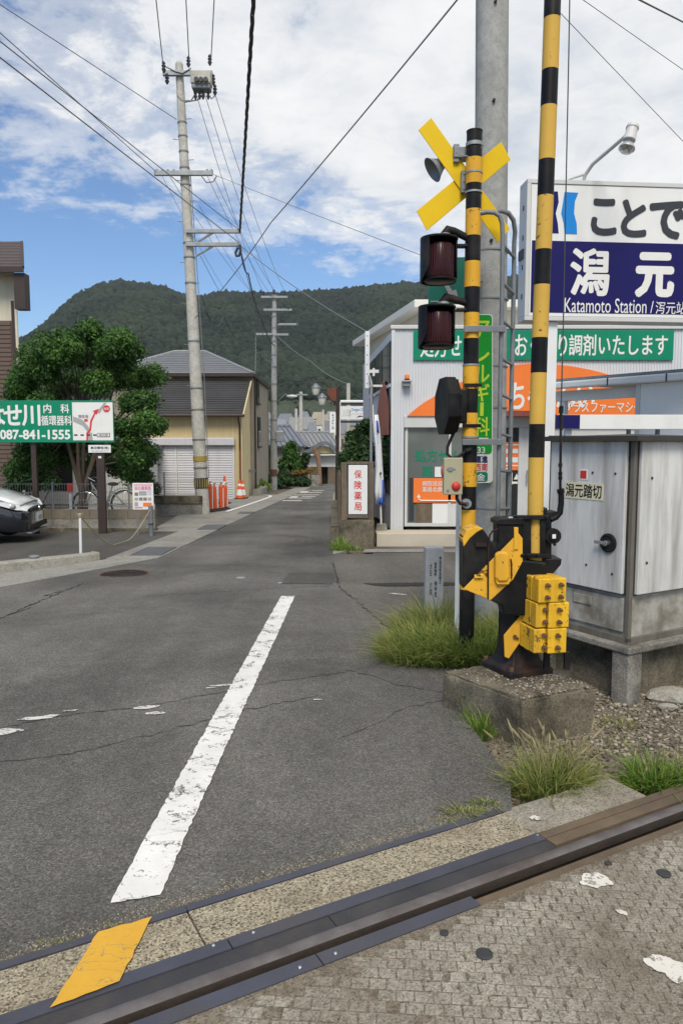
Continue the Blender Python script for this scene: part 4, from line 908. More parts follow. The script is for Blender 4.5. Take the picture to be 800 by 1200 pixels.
for v, w in ((500, .011), (490, .011), (480, .013)): q = at(657, v, AY - .02); m_.cyl((q.x, q.y, q.z - .02), (q.x, q.y, q.z + .02), w, None, 8)
m_.tube([at(656.5, 520, AY - .02), at(657, 478, AY - .02)], .007, 8)
m_.build('tension_rod', M_black, gt, smooth=50)
m_ = wm(gt); m_.tube([at(657, 480, AY - .02), at(659.5, 380, AY), at(662.5, 230, AY), at(666, 60, AY), at(668, -60, AY), at(655, -190, AY)], .0035, 6); m_.build('stay_wire', M_wire, gt, smooth=50)
# counterweights
CW = 4.10
cwc = at(660, 720, CW + .1); CWR = Matrix.Translation((cwc.x, CW + .1, 0)) @ Matrix.Rotation(R(13), 4, 'Z') @ Matrix.Translation((-cwc.x, -CW - .1, 0))
def wmc(): m_ = wm(gt); m_.M = m_.M @ CWR; return m_
for row, (v0, v1, uL, uR, split) in enumerate(((677, 705, 639, 677, None), (706, 734.5, 638, 681.5, 653), (736, 764, 636, 679, 653))):
    z1, z0 = at(0, v0, CW).z, at(0, v1, CW).z
    xL, xR = at(uL, 0, CW).x, at(uR, 0, CW).x
    for k in range(3):
        m_ = wmc(); m_.box(xL + .002 * k, xR - .004, CW + .085 + k * .056, CW + .085 + k * .056 + .05, z0 + .001 * k, z1 - .001 * k); m_.build('counterweight_plate', M_yel_w, gt, bevel=.004)
    if split is None:
        m_ = wmc(); m_.box(xL, xR, CW, CW + .08, z0, z1); m_.build('counterweight', M_yel_w, gt, bevel=.006); bx = [(xL + .30 * (xR - xL), CW), (xL + .78 * (xR - xL), CW)]
    else:
        xs = at(split, 0, CW).x
        m_ = wmc(); m_.box(xL, xs - .002, CW + .016, CW + .08, z0, z1); m_.build('counterweight', M_yel_w, gt, bevel=.006)
        m_ = wmc(); m_.box(xs + .001, xR, CW - .002, CW + .08, z0 - .002, z1 + .002); m_.build('counterweight', M_yel_w, gt, bevel=.006); bx = [(xL + .78 * (xs - xL), CW + .016), (xs + .5 * (xR - xs), CW - .002)]
    for x, y in bx:
        for f in (.24, .74):
            z = z0 + (z1 - z0) * f; m_ = wmc(); m_.cyl((x, y - .008, z), (x, y, z), .013, None, 6); m_.tube([(x, y, z), (x + .004, y - .028, z - .003)], .007, 6); m_.box(x - .018, x + .012, y - .018, y - .010, z - .006, z + .006); m_.build('weight_bolt', M_rust, gt)
m_ = wm(gt); q = at(641, 770, CW + .12)
for u in (641, 665): q = at(u, 765, CW + .1); m_.box(q.x - .016, q.x + .016, CW + .1, CW + .13, q.z - .10, q.z)
m_.prism(xz([(622, 690), (640, 690), (640, 740), (622, 745)], CW + .2), CW + .2, CW + .24)
m_.build('weight_hanger', M_black, gt)

# signalling cabinet
CA = R(30); cbx, cby = 1.80, 4.56
zP = at(737, 754, 4.56).z; zTop = at(745, 511, 4.56).z; Hc = zTop - zP; BWd, BDp = .80, .70
cb = thing('signal_cabinet', 'grey steel crossing equipment cabinet with two doors and a nameplate', 'cabinet', (cbx, cby, zP), CA)
CM = Matrix.Translation((cbx, cby, zP)) @ Matrix.Rotation(CA, 4, 'Z'); CMi = CM.inverted()
nL = CM.to_3x3() @ Vector((-1, 0, 0)); nR = CM.to_3x3() @ Vector((0, -1, 0))
def cl(u, v, face): return CMi @ hit(u, v, (cbx, cby, zP), nL if face == 'L' else nR)
zd = cl(733, 697, 'L').z
m_ = MB(); m_.box(.02, BWd - .02, .02, BDp - .02, .0, Hc - .03); m_.build('body', M_cab_low, cb, bevel=.004)
m_ = MB()
for x, y in ((0, 0), (BWd - .03, 0), (0, BDp - .03), (BWd - .03, BDp - .03)): m_.box(x, x + .03, y, y + .03, .0, Hc - .02)
m_.box(.0, BWd, .0, BDp, -.012, .03); m_.build('corner_frame', mat('cabinet_corner_steel', (.15, .138, .115), .6, .2, 6, dirt=(.05, .042, .03), dirt_amt=.7, dirt_scale=5, streak=True), cb, bevel=.003)
m_ = MB(); m_.box(.006, .02, .036, BDp - .036, zd - .01, Hc - .025); m_.box(.036, BWd - .036, .006, .02, zd - .01, Hc - .025); m_.build('gasket', M_cab_dark, cb)
m_ = MB(); m_.box(-.022, .005, .045, BDp - .03, zd, Hc - .03); dl = m_.build('door', M_cab, cb, bevel=.006)
m_ = MB(); m_.box(.045, BWd - .03, -.022, .005, zd, Hc - .03); dr = m_.build('door', M_cab, cb, bevel=.006)
m_ = MB(); m_.box(.004, .019, .05, BDp - .05, .06, zd - .03); m_.box(-.004, .005, .30, .45, zd - .12, zd - .06); m_.build('lower_panel', M_cab_low, cb, bevel=.003)
m_ = MB(); m_.box(-.06, BWd + .06, -.06, BDp + .06, Hc - .02, Hc - .004); m_.box(-.075, BWd + .075, -.075, -.06, Hc - .03, Hc + .002); m_.box(-.075, -.06, -.06, BDp + .06, Hc - .03, Hc + .002); m_.add([(-.06, -.06, Hc), (BWd + .06, -.06, Hc), (BWd + .06, BDp + .06, Hc), (-.06, BDp + .06, Hc), (BWd * .5, BDp * .5, Hc + .02)], [(0, 1, 4), (1, 2, 4), (2, 3, 4), (3, 0, 4)]); m_.build('roof', M_cab_dark, cb)
q = cl(686, 556, 'L'); m_ = MB(); m_.box(-.0245, -.022, q.y - .035, q.y + .035, q.z - .034, q.z + .034); m_.box(-.0255, -.0245, q.y - .026, q.y + .026, q.z - .026, q.z + .026, 1); m_.build('sticker', [M_whitepl, M_red], dl)
a, b = cl(664, 583, 'L'), cl(709.5, 568, 'L'); yl, yr = max(a.y, b.y), min(a.y, b.y)
m_ = MB(); m_.box(-.0255, -.022, yr, yl, a.z, b.z + .006); npl = m_.build('nameplate', M_cream_plate, dl)
rotL = Matrix.Translation((-.026, 0, 0)) @ Matrix.Rotation(R(-90), 4, 'Z')
text('潟元踏切', M_blackp, npl, -yl + .012, -yr - .012, a.z + .012, b.z - .004, 0, .025, rot=rotL)
q = cl(715.5, 636, 'L'); m_ = MB(); m_.M = Matrix.Translation((-.022, q.y, q.z)) @ rot_to((-1, 0, 0)); m_.lathe([(.062, 0), (.062, .012), (.05, .016), (.045, .008)], 24); m_.build('handle_cup', M_blackp, dl, smooth=40)
m_ = MB(); m_.cyl((-.022, q.y, q.z), (-.06, q.y, q.z), .018, None, 12); m_.box(-.062, -.048, q.y - .01, q.y + .085, q.z - .01, q.z + .012); m_.build('handle', M_chrome, dl, bevel=.003)
m_ = MB()
for y, z in ((.12, Hc * .82), (.58, Hc * .82), (.12, zd + .12), (.58, zd + .12), (.30, Hc * .82), (.33, zd + .15)): m_.cyl((-.026, y, z), (-.02, y, z), .008, None, 8)
m_.build('rivet', M_ink, dl)
m_ = MB()
for x, z in ((.14, Hc * .80), (.55, Hc * .80), (.12, zd + .2), (.56, zd + .2)): m_.cyl((x, -.027, z), (x, -.02, z), .009, None, 8)
m_.build('rivet', M_ink, dr)
# plinth of the cabinet: slab on legs
PZ = zP - .012
def PLb(x0, x1, y0, y1, z0, z1): return (x0, x1, y0, y1, z0 - PZ, z1 - PZ)
pl = thing('cabinet_plinth', 'stained concrete plinth on thick legs under the grey steel cabinet', 'plinth', (cbx, cby, PZ), CA)
g0 = gz(4.6) - .08
m_ = MB(); m_.box(*PLb(-.06, BWd + .1, -.06, BDp + .08, PZ - .045, PZ)); m_.build('slab', M_conc, pl, bevel=.01)
for x, y in ((-.05, -.05), (BWd - .05, -.05), (-.05, BDp - .05), (BWd - .05, BDp - .05)):
    m_ = MB(); m_.box(*PLb(x - .0, x + .13, y, y + .13, g0, PZ - .0455)); m_.build('leg', M_conc, pl, bevel=.01)
m_ = MB(); m_.box(*PLb(.06, BWd, .06, BDp, g0, PZ - .046)); m_.build('infill_wall', M_mossy, pl)  # darker concrete here paints in the shade of the recess under the slab

# concrete pole behind the signal
PY = 6.2; pxx = at(573, 700, PY).x; ptx = at(576.5, 0, PY).x
pp = thing('concrete_pole', 'thick grey concrete pole rising out of the picture behind the signal', 'utility pole', (pxx, PY, gz(PY) - .05))
ztop = at(576, -150, PY).z
m_ = wm(pp); m_.cyl((pxx, PY, gz(PY) - .05), (pxx + (ptx - pxx) * 1.2, PY, ztop), .136, .127, 32); m_.build('shaft', M_pole2, pp, smooth=40)
for v in (296, 352, 430, 478, 595):
    z = at(0, v, PY).z; x = pxx + (ptx - pxx) * (z / ztop); m_ = wm(pp); m_.cyl((x, PY, z - .006), (x, PY, z + .006), .139, None, 32); m_.box(x - .16, x - .12, PY - .03, PY + .02, z - .012, z + .012); m_.build('steel_band', M_galv_d, pp, smooth=40)
for u, v in ((578, 118), (575, 282), (580, 2)):
    q = at(u, v, PY - .13); m_ = wm(pp); m_.cyl((q.x, PY - .15, q.z), (q.x, PY - .1, q.z), .012, None, 8); m_.build('climbing_hole', M_blackp, pp)
# allergy clinic sign on the pole
AYs = 6.02
def rrect(u0, u1, v0, v1, r, Y, k=5):
    pts = []
    for cu, cv, a0 in ((u1 - r, v0 + r, -90), (u1 - r, v1 - r, 0), (u0 + r, v1 - r, 90), (u0 + r, v0 + r, 180)):
        for i in range(k + 1): a_ = R(a0 + 90 * i / k); pts.append((cu + r * math.cos(a_), cv + r * math.sin(a_)))
    return xz(pts, Y)
q = at(562, 566, AYs)
sn = thing('clinic_sign', 'tall narrow bright green clinic sign fixed to the thick grey pole', 'sign', (q.x, AYs, q.z))
m_ = wm(sn); m_.prism(rrect(546, 577, 368, 566, 5, AYs), AYs, AYs + .04); m_.build('board', M_whitepl, sn)
m_ = wm(sn); m_.prism(rrect(547, 576, 369, 532, 4, AYs - .002), AYs - .003, AYs); m_.prism(rrect(547, 571, 553, 564.5, 3, AYs - .002), AYs - .003, AYs, mi=1); m_.build('green_panel', [M_green2, M_green], sn)
for ch, v0, v1 in (('ア', 376, 398), ('レ', 404, 425), ('ル', 428, 448), ('ギ', 450, 470), ('科', 489, 511)): text_px(ch, M_lime, sn, 555, 573, v0, v1, AYs - .006, .02)
text_px('|', M_lime, sn, 562.5, 566, 472, 487, AYs - .006, .03)
text_px('33', M_whitepl, sn, 559, 568, 524, 531, AYs - .006, .01); text_px('直進', M_navy, sn, 557, 571, 534, 542, AYs - .004, .03); text_px('西南', M_redp, sn, 556, 571, 543, 552, AYs - .004, .01); text_px('金', M_whitepl, sn, 558, 568, 555, 563, AYs - .006, .02)
m_ = wm(sn); m_.prism(xz([(561, 520), (572, 520), (572, 513), (561, 513)], AYs - .004), AYs - .004, AYs); m_.build('white_box', M_whitepl, sn)
# dark green square sign
q = at(523, 356, 6.0); gs = thing('green_sign', 'dark green square sign with a white pictogram behind the red lamps', 'sign', (q.x, 6.0, q.z))
m_ = wm(gs); m_.prism(xz([(501, 302), (546, 301), (546, 356), (502, 356)], 6.0), 6.0, 6.03); m_.prism(xz([(544, 320), (566, 320), (566, 330), (544, 330)], 6.02), 6.02, 6.06, mi=1); m_.build('board', [mat('dark_green_print', (.006, .15, .10), .4, .08, 4), M_galv_d], gs, bevel=.003)
m_ = wm(gs); Yg = 5.998; m_.prism(xz([(518, 330), (523, 331), (530, 341), (534, 339), (536, 347), (528, 350)], Yg), Yg - .003, Yg + .002); m_.prism(xz([(504, 352.5), (544, 352.5), (544, 354), (504, 354)], Yg), Yg - .003, Yg + .002); m_.build('pictogram', M_greyp, gs)

# stone marker
SMY = 6.85; q = at(508, 735, SMY); tz = at(508, 641, SMY).z; hw = 10.8 / FOC * SMY
ms = thing('name_stone', 'small upright grey stone post engraved with columns of characters', 'stone marker', (q.x, SMY, gz(SMY) - .05))
H_ = tz - gz(SMY) + .05
m_ = MB(); m_.box(-hw, hw, 0, .12, 0, H_ - .012); m_.add([(-hw, 0, H_ - .012), (hw, 0, H_ - .012), (hw, .12, H_ - .012), (-hw, .12, H_ - .012), (0, .06, H_ + .004)], [(0, 1, 4), (1, 2, 4), (2, 3, 4), (3, 0, 4)]); m_.build('shaft', M_stone, ms, bevel=.004)
for tx, u0, u1, v0, v1 in (('神田信仰会傾之', 514.0, 517.0, 652, 684), ('奉甲寄附', 508.5, 511.5, 659, 675), ('大日', 503, 506, 660, 675), ('神甲宝', 508.5, 511.5, 681, 699), ('六四', 503, 506, 682, 697)):
    text_px(tx, M_blackp, ms, u0, u1, v0, v1, SMY - .003, .01, vertical=True)

# station sign
TY = 8.0; TA = R(5); b0 = at(617, 372, TY); Hs = at(617, 213, TY).z - b0.z
ss = thing('station_sign', 'large white and navy station name sign on white posts', 'station sign', (b0.x, TY, b0.z), TA)
TM = Matrix.Translation(b0) @ Matrix.Rotation(TA, 4, 'Z'); TMi = TM.inverted(); nT = TM.to_3x3() @ Vector((0, -1, 0))
def sl(u, v): q = TMi @ hit(u, v, b0, nT); return (q.x, q.z)
WS = 3.05
m_ = MB(); m_.box(0, WS, .03, .20, 0, Hs); m_.build('box', M_white, ss, bevel=.01)
m_ = MB()
for x0, x1, z0, z1 in ((-.03, WS + .03, -.03, .015), (-.03, WS + .03, Hs - .015, Hs + .03), (-.03, .015, .0151, Hs - .0151), (WS - .015, WS + .03, .0151, Hs - .0151)): m_.box(x0, x1, -.01, .23, z0, z1)
m_.build('frame', M_trim, ss, bevel=.004)
m_ = MB(); m_.box(.02, WS - .02, .0, .03, .02, Hs - .02); fc = m_.build('face', M_white, ss)
m_ = MB()
for k in range(4): z = Hs * (.15 + .22 * k); m_.box(-.034, -.03, .08, .11, z, z + .05)
m_.box(-.045, -.03, .05, .2, Hs * .45, Hs * .52); m_.build('side_slot', M_ink, ss)
a, b = sl(619.5, 366), sl(800, 290); zt = sl(700, 283.5)[1]
m_ = MB(); m_.box(.035, WS - .035, -.003, .0, a[1], zt); m_.build('navy_panel', M_navy, fc)
def st(body, m, u0, u1, v0, v1, bold): a, b = sl(u0, v1), sl(u1, v0); return text(body, m, fc, a[0], b[0], a[1], b[1], -.006, bold)
st('こ', M_ink, 693, 721, 235, 274, .045); st('と', M_ink, 728, 756, 236, 276, .045); st('で', M_ink, 761, 801, 238, 278, .045); st('ん', M_ink, 806, 842, 240, 281, .045)
st('潟', M_whitepl, 668, 713, 293, 345, .03); st('元', M_whitepl, 745, 788, 299, 346, .055)
st('Katamoto Station', M_whitepl, 660.5, 757, 350.5, 366, .0); st('/', M_whitepl, 761, 765, 353, 367, .004); st('泻元站', M_whitepl, 767, 803, 354, 368, .004)
def sp(pts, y0, y1, m, name): 
    m_ = MB(); m_.prism([sl(u, v) for u, v in pts], y0, y1); return m_.build(name, m, fc)
sp([(661, 225), (677, 226), (673, 236), (672, 250), (675, 262), (675.5, 274.5), (661, 274), (660, 262), (657, 250), (659, 238)], -.004, 0, M_blue, 'logo')
sp([(640, 224), (653, 224.5), (654, 237), (650.5, 250), (653, 262), (654, 273.5), (640, 273)], -.004, 0, M_navy, 'logo')
for x in (sl(648, 370)[0], sl(648, 370)[0] + 1.9):
    m_ = MB(); m_.box(x - .068, x + .068, .045, .18, gz(TY) - .05 - b0.z, -.031); m_.build('post', M_white_post, ss, bevel=.008)
x = sl(687, 212)[0]; ztp = Hs + .03
e = TMi @ at(733, 160, TY - .5); e2 = TMi @ at(741, 150, TY - .55)
m_ = MB(); m_.tube([(x - .28, .1, ztp), (x - .1, .08, ztp + .06), (x, .05, ztp + .085)], .016, 8); m_.tube([(x, .1, ztp - .01), (x, .05, ztp + .07), (x + .05, -.02, ztp + .16), tuple(e.lerp(e2, .3))], .019, 10); lm = m_.build('lamp_arm', M_trim, ss, smooth=50)
d_ = Vector((-.10, -.05, -.32)); m_ = MB(); m_.M = Matrix.Translation(e2 + Vector((0, 0, .02))) @ rot_to(d_); m_.lathe([(.03, -.02), (.058, 0), (.062, .03), (.055, .035), (.055, .12), (.06, .13), (.06, .155), (.03, .16)], 18); m_.build('lamp_holder', M_trim, ss, smooth=40)
m_ = MB(); m_.M = Matrix.Translation(e2 + Vector((0, 0, .02))) @ rot_to(d_); m_.lathe([(.032, .16), (.05, .19), (.075, .225), (.078, .245), (.06, .265), (.02, .272)], 20); m_.build('lamp_bulb', M_chrome, ss, smooth=40)

# station shelter roof at the right edge
e0 = Vector((3.0, 10.6, 0)); SA = math.atan2(-1.45, 1.12); zE = at(654, 450, 10.6).z
sh = thing('station_shelter', 'white station shelter with a low gutter and ribbed roof panels', 'shelter', (e0.x, e0.y, gz(10) - .05), SA)
hb = gz(10) - .05
ze = zE - hb
for i in range(5):
    m_ = MB(); x0 = -.1 + i * .78; m_.add([(x0, -.06, ze + .015), (x0 + .775, -.06, ze + .015), (x0 + .775, 2.4, ze + .03), (x0, 2.4, ze + .03), (x0, -.06, ze + .06), (x0 + .775, -.06, ze + .06), (x0 + .775, 2.4, ze + .075), (x0, 2.4, ze + .075)], [(3, 2, 1, 0), (4, 5, 6, 7), (0, 1, 5, 4), (1, 2, 6, 5), (2, 3, 7, 6), (3, 0, 4, 7)]); m_.build('roof_panel', M_galv_d, sh)
m_ = MB(); m_.box(-.12, 3.8, -.16, -.065, ze - .085, ze + .01); m_.build('gutter', M_white, sh, bevel=.02)
for x in (.25, .95, 1.75, 2.4): m_ = MB(); m_.box(x, x + .015, -.168, -.16, ze - .09, ze + .012); m_.build('gutter_clip', M_ink, sh)
m_ = MB(); m_.box(-.05, 1.45, .1, .2, ze - .24, ze - .10); m_.build('beam', M_white, sh, bevel=.006)
m_ = MB(); m_.box(1.36, 3.8, -.05, .05, 0, ze - .087); m_.build('wall', M_white, sh)
m_ = MB(); m_.box(1.30, 1.359, -.06, .06, 0, ze - .087); m_.build('corner_trim', M_trim, sh)
for x in (.02,): m_ = MB(); m_.box(x, x + .09, .12, .2, 0, ze - .241); m_.build('post', M_white_post, sh)
m_ = MB(); m_.box(-.02, 1.2, 2.3, 2.35, ze - .6, ze + .02); m_.build('back_wall', M_ink, sh)
# low white board with a navy end
lbY = 7.1; a, b = at(652, 503, lbY), at(800, 486, lbY)
lb = thing('platform_board', 'long low white board with a navy blue end above the cabinet', 'board', (a.x, lbY, gz(lbY)))
m_ = wm(lb); m_.box(a.x, a.x + 2.6, lbY, lbY + .05, a.z, b.z); m_.build('board', M_white, lb, bevel=.004)
c = at(679, 486, lbY); m_ = wm(lb); m_.box(a.x - .004, c.x, lbY - .006, lbY + .056, a.z + .006, b.z - .002); m_.build('navy_end', M_navy, lb)
for x in (a.x + .1, a.x + 2.3): m_ = wm(lb); m_.box(x, x + .06, lbY + .055, lbY + .11, gz(lbY) - .05, b.z); m_.build('post', M_white_post, lb)
for u in (737, 771): q = at(u, 503, lbY); m_ = wm(lb); m_.box(q.x - .015, q.x + .015, lbY + .002, lbY + .04, q.z - .07, q.z); m_.build('bracket', M_ink, lb)
m_ = wm(lb); q = at(640, 506, lbY); m_.box(a.x - .06, a.x + 2.6, lbY - .02, lbY + .07, a.z - .09, a.z - .06); m_.build('rail', M_ink, lb)

# ------------------------------------------------------------------ the pharmacy and what stands along the right side of the street
FY = 13.4
ph0 = at(459, 628, FY); phx = ph0.x; gph = gz(FY) - .05
ph = thing('pharmacy', 'white ribbed pharmacy building with green banner and orange arched signboard', 'pharmacy', (phx, FY, gph))
XR = 8.6; zt = at(459, 386, FY).z; zl = at(0, 487.5, FY).z; zs = at(0, 501, FY).z; zfl = at(0, 617, FY).z; zbase = at(0, 622, FY).z
sideX = phx - .36; sideY = 19.4
m_ = wm(ph)
# roof slab and back, side wall
m_.prism([(phx + .02, FY + .3), (XR, FY + .3), (XR, sideY), (sideX + .02, sideY)], zt - .06, zt - .005, axis='Z')
m_.build('roof', M_trim, ph)
m_ = wm(ph); m_.ribs((phx, FY, zl), (XR, FY, zl), zt - zl, .052, .012); m_.ribs((phx, FY, zbase), (at(477, 0, FY).x, FY, zbase), zl - zbase, .052, .012)
m_.build('ribbed_siding', M_siding, ph)
m_ = wm(ph)
dS = Vector((sideX - phx, sideY - FY, 0)).normalized(); nS = Vector((-dS.y, dS.x, 0)); 
if nS.x > 0: nS = -nS
zw0, zw1 = at(457, 455, FY).z, at(457, 397, FY).z
def side(a, b, z0, z1, off, name, m, parent=ph, th=.03):
    m_ = wm(ph); p = Vector((phx, FY, 0)) + dS * a + nS * off; q = Vector((phx, FY, 0)) + dS * b + nS * off; r = nS * th
    pts = [p, q, q - r, p - r]; m_.add([(w.x, w.y, z0) for w in pts] + [(w.x, w.y, z1) for w in pts], [(3, 2, 1, 0), (4, 5, 6, 7), (0, 1, 5, 4), (1, 2, 6, 5), (2, 3, 7, 6), (3, 0, 4, 7)])
    return m_.build(name, m, parent)
side(.0, 6.0, zbase, zt, .0, 'side_wall', M_siding, th=.2)
for a, b in ((.25, 1.45), (1.6, 2.8), (2.95, 4.2)):
    w_ = side(a, b, zw0 + .1, zw1, .02, 'upper_window', M_darkglass)
    side(a - .04, b + .04, zw0 + .04, zw0 + .1, .04, 'window_sill', M_trim, w_)
side(.3, 2.6, gph + .9, gph + 2.0, .02, 'side_window', M_darkglass)
# brick red arch panel wrapped on the side wall
m_ = wm(ph); pts = []
for i in range(13):
    t_ = i / 12; pts.append((.12 + 2.3 * t_, at(0, 508, FY).z + (at(0, 440, FY).z - at(0, 508, FY).z) * math.sin(math.pi * min(1, t_ * .9 + .1)) ** .8))
P_ = [(Vector((phx, FY, 0)) + dS * a + nS * .05, z) for a, z in pts]; Q_ = [(p, at(0, 508, FY).z - .02) for p, z in P_]
m_.add([(p.x, p.y, z) for p, z in P_] + [(p.x, p.y, z) for p, z in Q_], [(i, i + 1, 14 + i, 13 + i) for i in range(12)]); m_.build('side_arch_panel', mat('brick_red_print', (.46, .13, .07), .6, .3, 3, dirt=(.2, .1, .08), dirt_amt=.5), ph)
# parapet trim and corner trim
m_ = wm(ph); m_.box(phx - .05, XR, FY - .05, FY + .06, zt + .001, zt + .07); m_.build('parapet_trim', M_trim, ph, bevel=.01)
m_ = wm(ph); m_.box(phx - .03, phx + .03, FY - .03, FY - .001, zbase, zt); m_.build('corner_trim', M_siding, ph)
m_ = wm(ph); m_.box(phx - .06, XR, FY - .10, FY + .1, gph, zbase); m_.build('plinth', M_kerb, ph, bevel=.01)
# orange arch signboard
YA = FY - .06
arc = [(477, 487.5), (487, 479), (497, 471.5), (508, 465), (520, 458), (535, 450), (550, 443.5), (565, 437), (580, 432), (597, 428.5), (615, 426.5), (633, 426), (650, 427), (670, 429.2), (690, 433), (705, 436.6), (719, 441), (745, 453), (770, 468), (790, 487.5)]
m_ = wm(ph); m_.prism(xz(arc, YA), YA, YA + .045); ar = m_.build('orange_signboard', M_or, ph)
def tpx(body, m, root, u0, u1, v0, v1, Y, bold=0, **k): return text_px(body, m, root, u0, u1, v0, v1, Y, bold, **k)
for ch, u0, u1, v0, v1 in (('か', 566, 588, 449, 478), ('ち', 597, 614, 449, 479), ('ゃ', 618, 636, 456, 479), ('ん', 652, 674, 449, 477), ('い', 676, 696, 451, 477)):
    tpx(ch, M_whitepl, ar, u0, u1, v0, v1, YA - .006, .035)
tpx('プラスファーマシー', M_whitepl, ar, 661, 751, 470.5, 483.5, YA - .006, .012)
# green banner
YB = FY - .05
m_ = wm(ph); a, b = at(484, 422, YB), at(789.5, 387, YB); m_.box(a.x, b.x, YB, YB + .03, a.z, b.z); bn_ = m_.build('green_banner', M_green, ph, bevel=.004)
for body, u0, u1, v0, v1 in (('処方せん受付', 492, 591, 391.5, 418.5), ('おくすり', 603, 681, 392, 417.5), ('調剤いたします', 666, 782, 392, 416.5)):
    if body == 'おくすり': u0, u1 = 603, 664
    tpx(body, M_whitepl, bn_, u0, u1, v0, v1, YB - .003, .018)
# shop front below: lintel, window, door
m_ = wm(ph); m_.box(at(477, 0, FY).x, XR, FY - .03, FY + .15, zs, zl - .002); m_.build('lintel', M_trim, ph, bevel=.006)
xw0, xw1 = at(478.5, 0, FY).x, at(583, 0, FY).x; xd0, xd1 = at(586, 0, FY).x, at(619, 0, FY).x
m_ = wm(ph)
for x in (xw0, xw0 + .79, xw1 - .04): m_.box(x, x + .05, FY + .02, FY + .10, zfl, zs - .002)
m_.box(xw0 + .0501, xw1 - .0401, FY + .03, FY + .09, zfl, zfl + .06); m_.build('window_frame', M_trim, ph)
m_ = wm(ph); m_.box(xw0 + .05, xw1 - .04, FY + .055, FY + .065, zfl + .06, zs - .002); gl = m_.build('shop_window', M_shopglass, ph)
m_ = wm(ph); m_.box(xd0 - .04, xd0, FY - .0, FY + .1, zfl - .1, zs - .002); m_.box(xd1, xd1 + .08, FY - .0, FY + .1, zfl - .1, zs - .002); m_.build('door_frame', M_trim, ph)
m_ = wm(ph); m_.box(xd0, xd1, FY + .04, FY + .055, zfl - .1, zs - .002); dr_ = m_.build('door', M_darkglass, ph)
m_ = wm(ph); p, q = at(586, 553, FY), at(613, 519 + 0, FY); a, b = at(584, 551, FY), at(612.5, 518, FY); m_.box(a.x, b.x, FY + .03, FY + .038, a.z, b.z); po = m_.build('door_poster', M_or, dr_)
for u, v, w, h in ((590, 526, 5, 5), (599, 526, 8, 5), (590, 536, 5, 6), (599, 536, 8, 6), (590, 545, 20, 1.4), (590, 520.5, 10, 1.5), (600, 520.5, 10, 1.5), (590, 548.5, 8, 1.2)):
    a, b = at(u, v + h, FY), at(u + w, v, FY); m_ = wm(ph); m_.box(a.x, b.x, FY + .026, FY + .029, a.z, b.z); m_.build('poster_print', M_whitepl, po)
m_ = wm(ph); m_.prism(xz([(602, 562), (609, 562), (605.5, 555)], FY), FY + .03, FY + .036); a, b = at(598, 567, FY), at(609, 564.5, FY); m_.box(a.x, b.x, FY + .03, FY + .036, a.z, b.z); a, b = at(596.5, 568, FY), at(600.5, 554, FY); m_.box(a.x, b.x, FY + .028, FY + .034, a.z, b.z); m_.build('door_sticker', M_whitepl, dr_)
m_ = wm(ph); a = at(615.5, 565, FY); m_.box(a.x, a.x + .03, FY - .06, FY - .03, a.z, a.z + .22); m_.build('door_handle', M_galv, dr_)
m_ = wm(ph); a, b = at(588, 488, FY - .4), at(640, 477, FY - .4); m_.prism([(FY - .42, zl - .02), (FY - .03, zl + .10), (FY - .03, zl - .02)], a.x, b.x + .2, axis='X'); m_.build('awning', mat('maroon_awning', (.10, .02, .018), .6, .15, 4), ph)
m_ = wm(ph); m_.box(xd1 + .081, XR, FY + .02, FY + .06, zbase, zs - .002); m_.build('front_wall', M_trim, ph)
# writing stuck on the window, orange notice, posters behind the glass
YG = FY + .05
tpx('処方せん', M_green, gl, 486, 540, 527, 541, YG, .02); tpx('薬', M_green, gl, 494, 507, 546, 559, YG, .02)
m_ = wm(ph); a, b = at(484, 589, YG - .03), at(545, 560.5, YG - .03); m_.box(a.x, b.x, YG - .03, YG - .015, a.z, b.z); no = m_.build('orange_notice', M_or, gl, bevel=.004)
tpx('病院送迎', M_whitepl, no, 494.5, 518, 563.5, 569.5, YG - .034, .01); tpx('薬局北側', M_whitepl, no, 494.5, 518, 570.5, 576.5, YG - .034, .01)
m_ = wm(ph); a = at(492, 587, YG - .034); m_.tube([at(u, v, YG - .034) for u, v in ((490, 582), (490.5, 585), (493, 586.5), (540, 586.8))], .012, 4); m_.prism(xz([(488, 583), (490.3, 579), (492.7, 583)], YG - .036), YG - .036, YG - .03); m_.build('arrow', M_whitepl, no)
for u0, u1, v0, v1, m, nm in ((487, 505, 590, 617, M_wood, 'brown_panel'), (506, 525, 590, 617, M_white, 'white_panel'), (526, 545, 590, 617, M_trim, 'white_panel'), (509, 517, 547, 559, M_white, 'paper'), (479, 485, 560, 610, M_ink, 'stand')):
    m_ = wm(ph); a, b = at(u0, v1, YG - .005), at(u1, v0, YG - .005); m_.box(a.x, b.x, YG - .012 - .001 * (u0 % 3), YG - .002, a.z, b.z); m_.build(nm, m, gl)
# small lamp and camera on the siding
p = at(476, 446, FY - .1); m_ = wm(ph); m_.box(p.x - .07, p.x + .07, FY - .16, FY, p.z - .10, p.z - .03); m_.box(p.x - .075, p.x + .085, FY - .2, FY, p.z - .03, p.z + .0); la = m_.build('lamp_box', M_galv, ph, bevel=.006)
m_ = wm(ph); m_.lathe([(.045, 0), (.045, .03), (.04, .032)], 14, 0, (p.x + .01, FY - .1, p.z)); m_.build('lamp_base', M_blackp, la); m_ = wm(ph); m_.lathe([(.04, .033), (.042, .09), (.03, .105)], 14, 0, (p.x + .01, FY - .1, p.z)); m_.build('amber_dome', M_or, la, smooth=50)
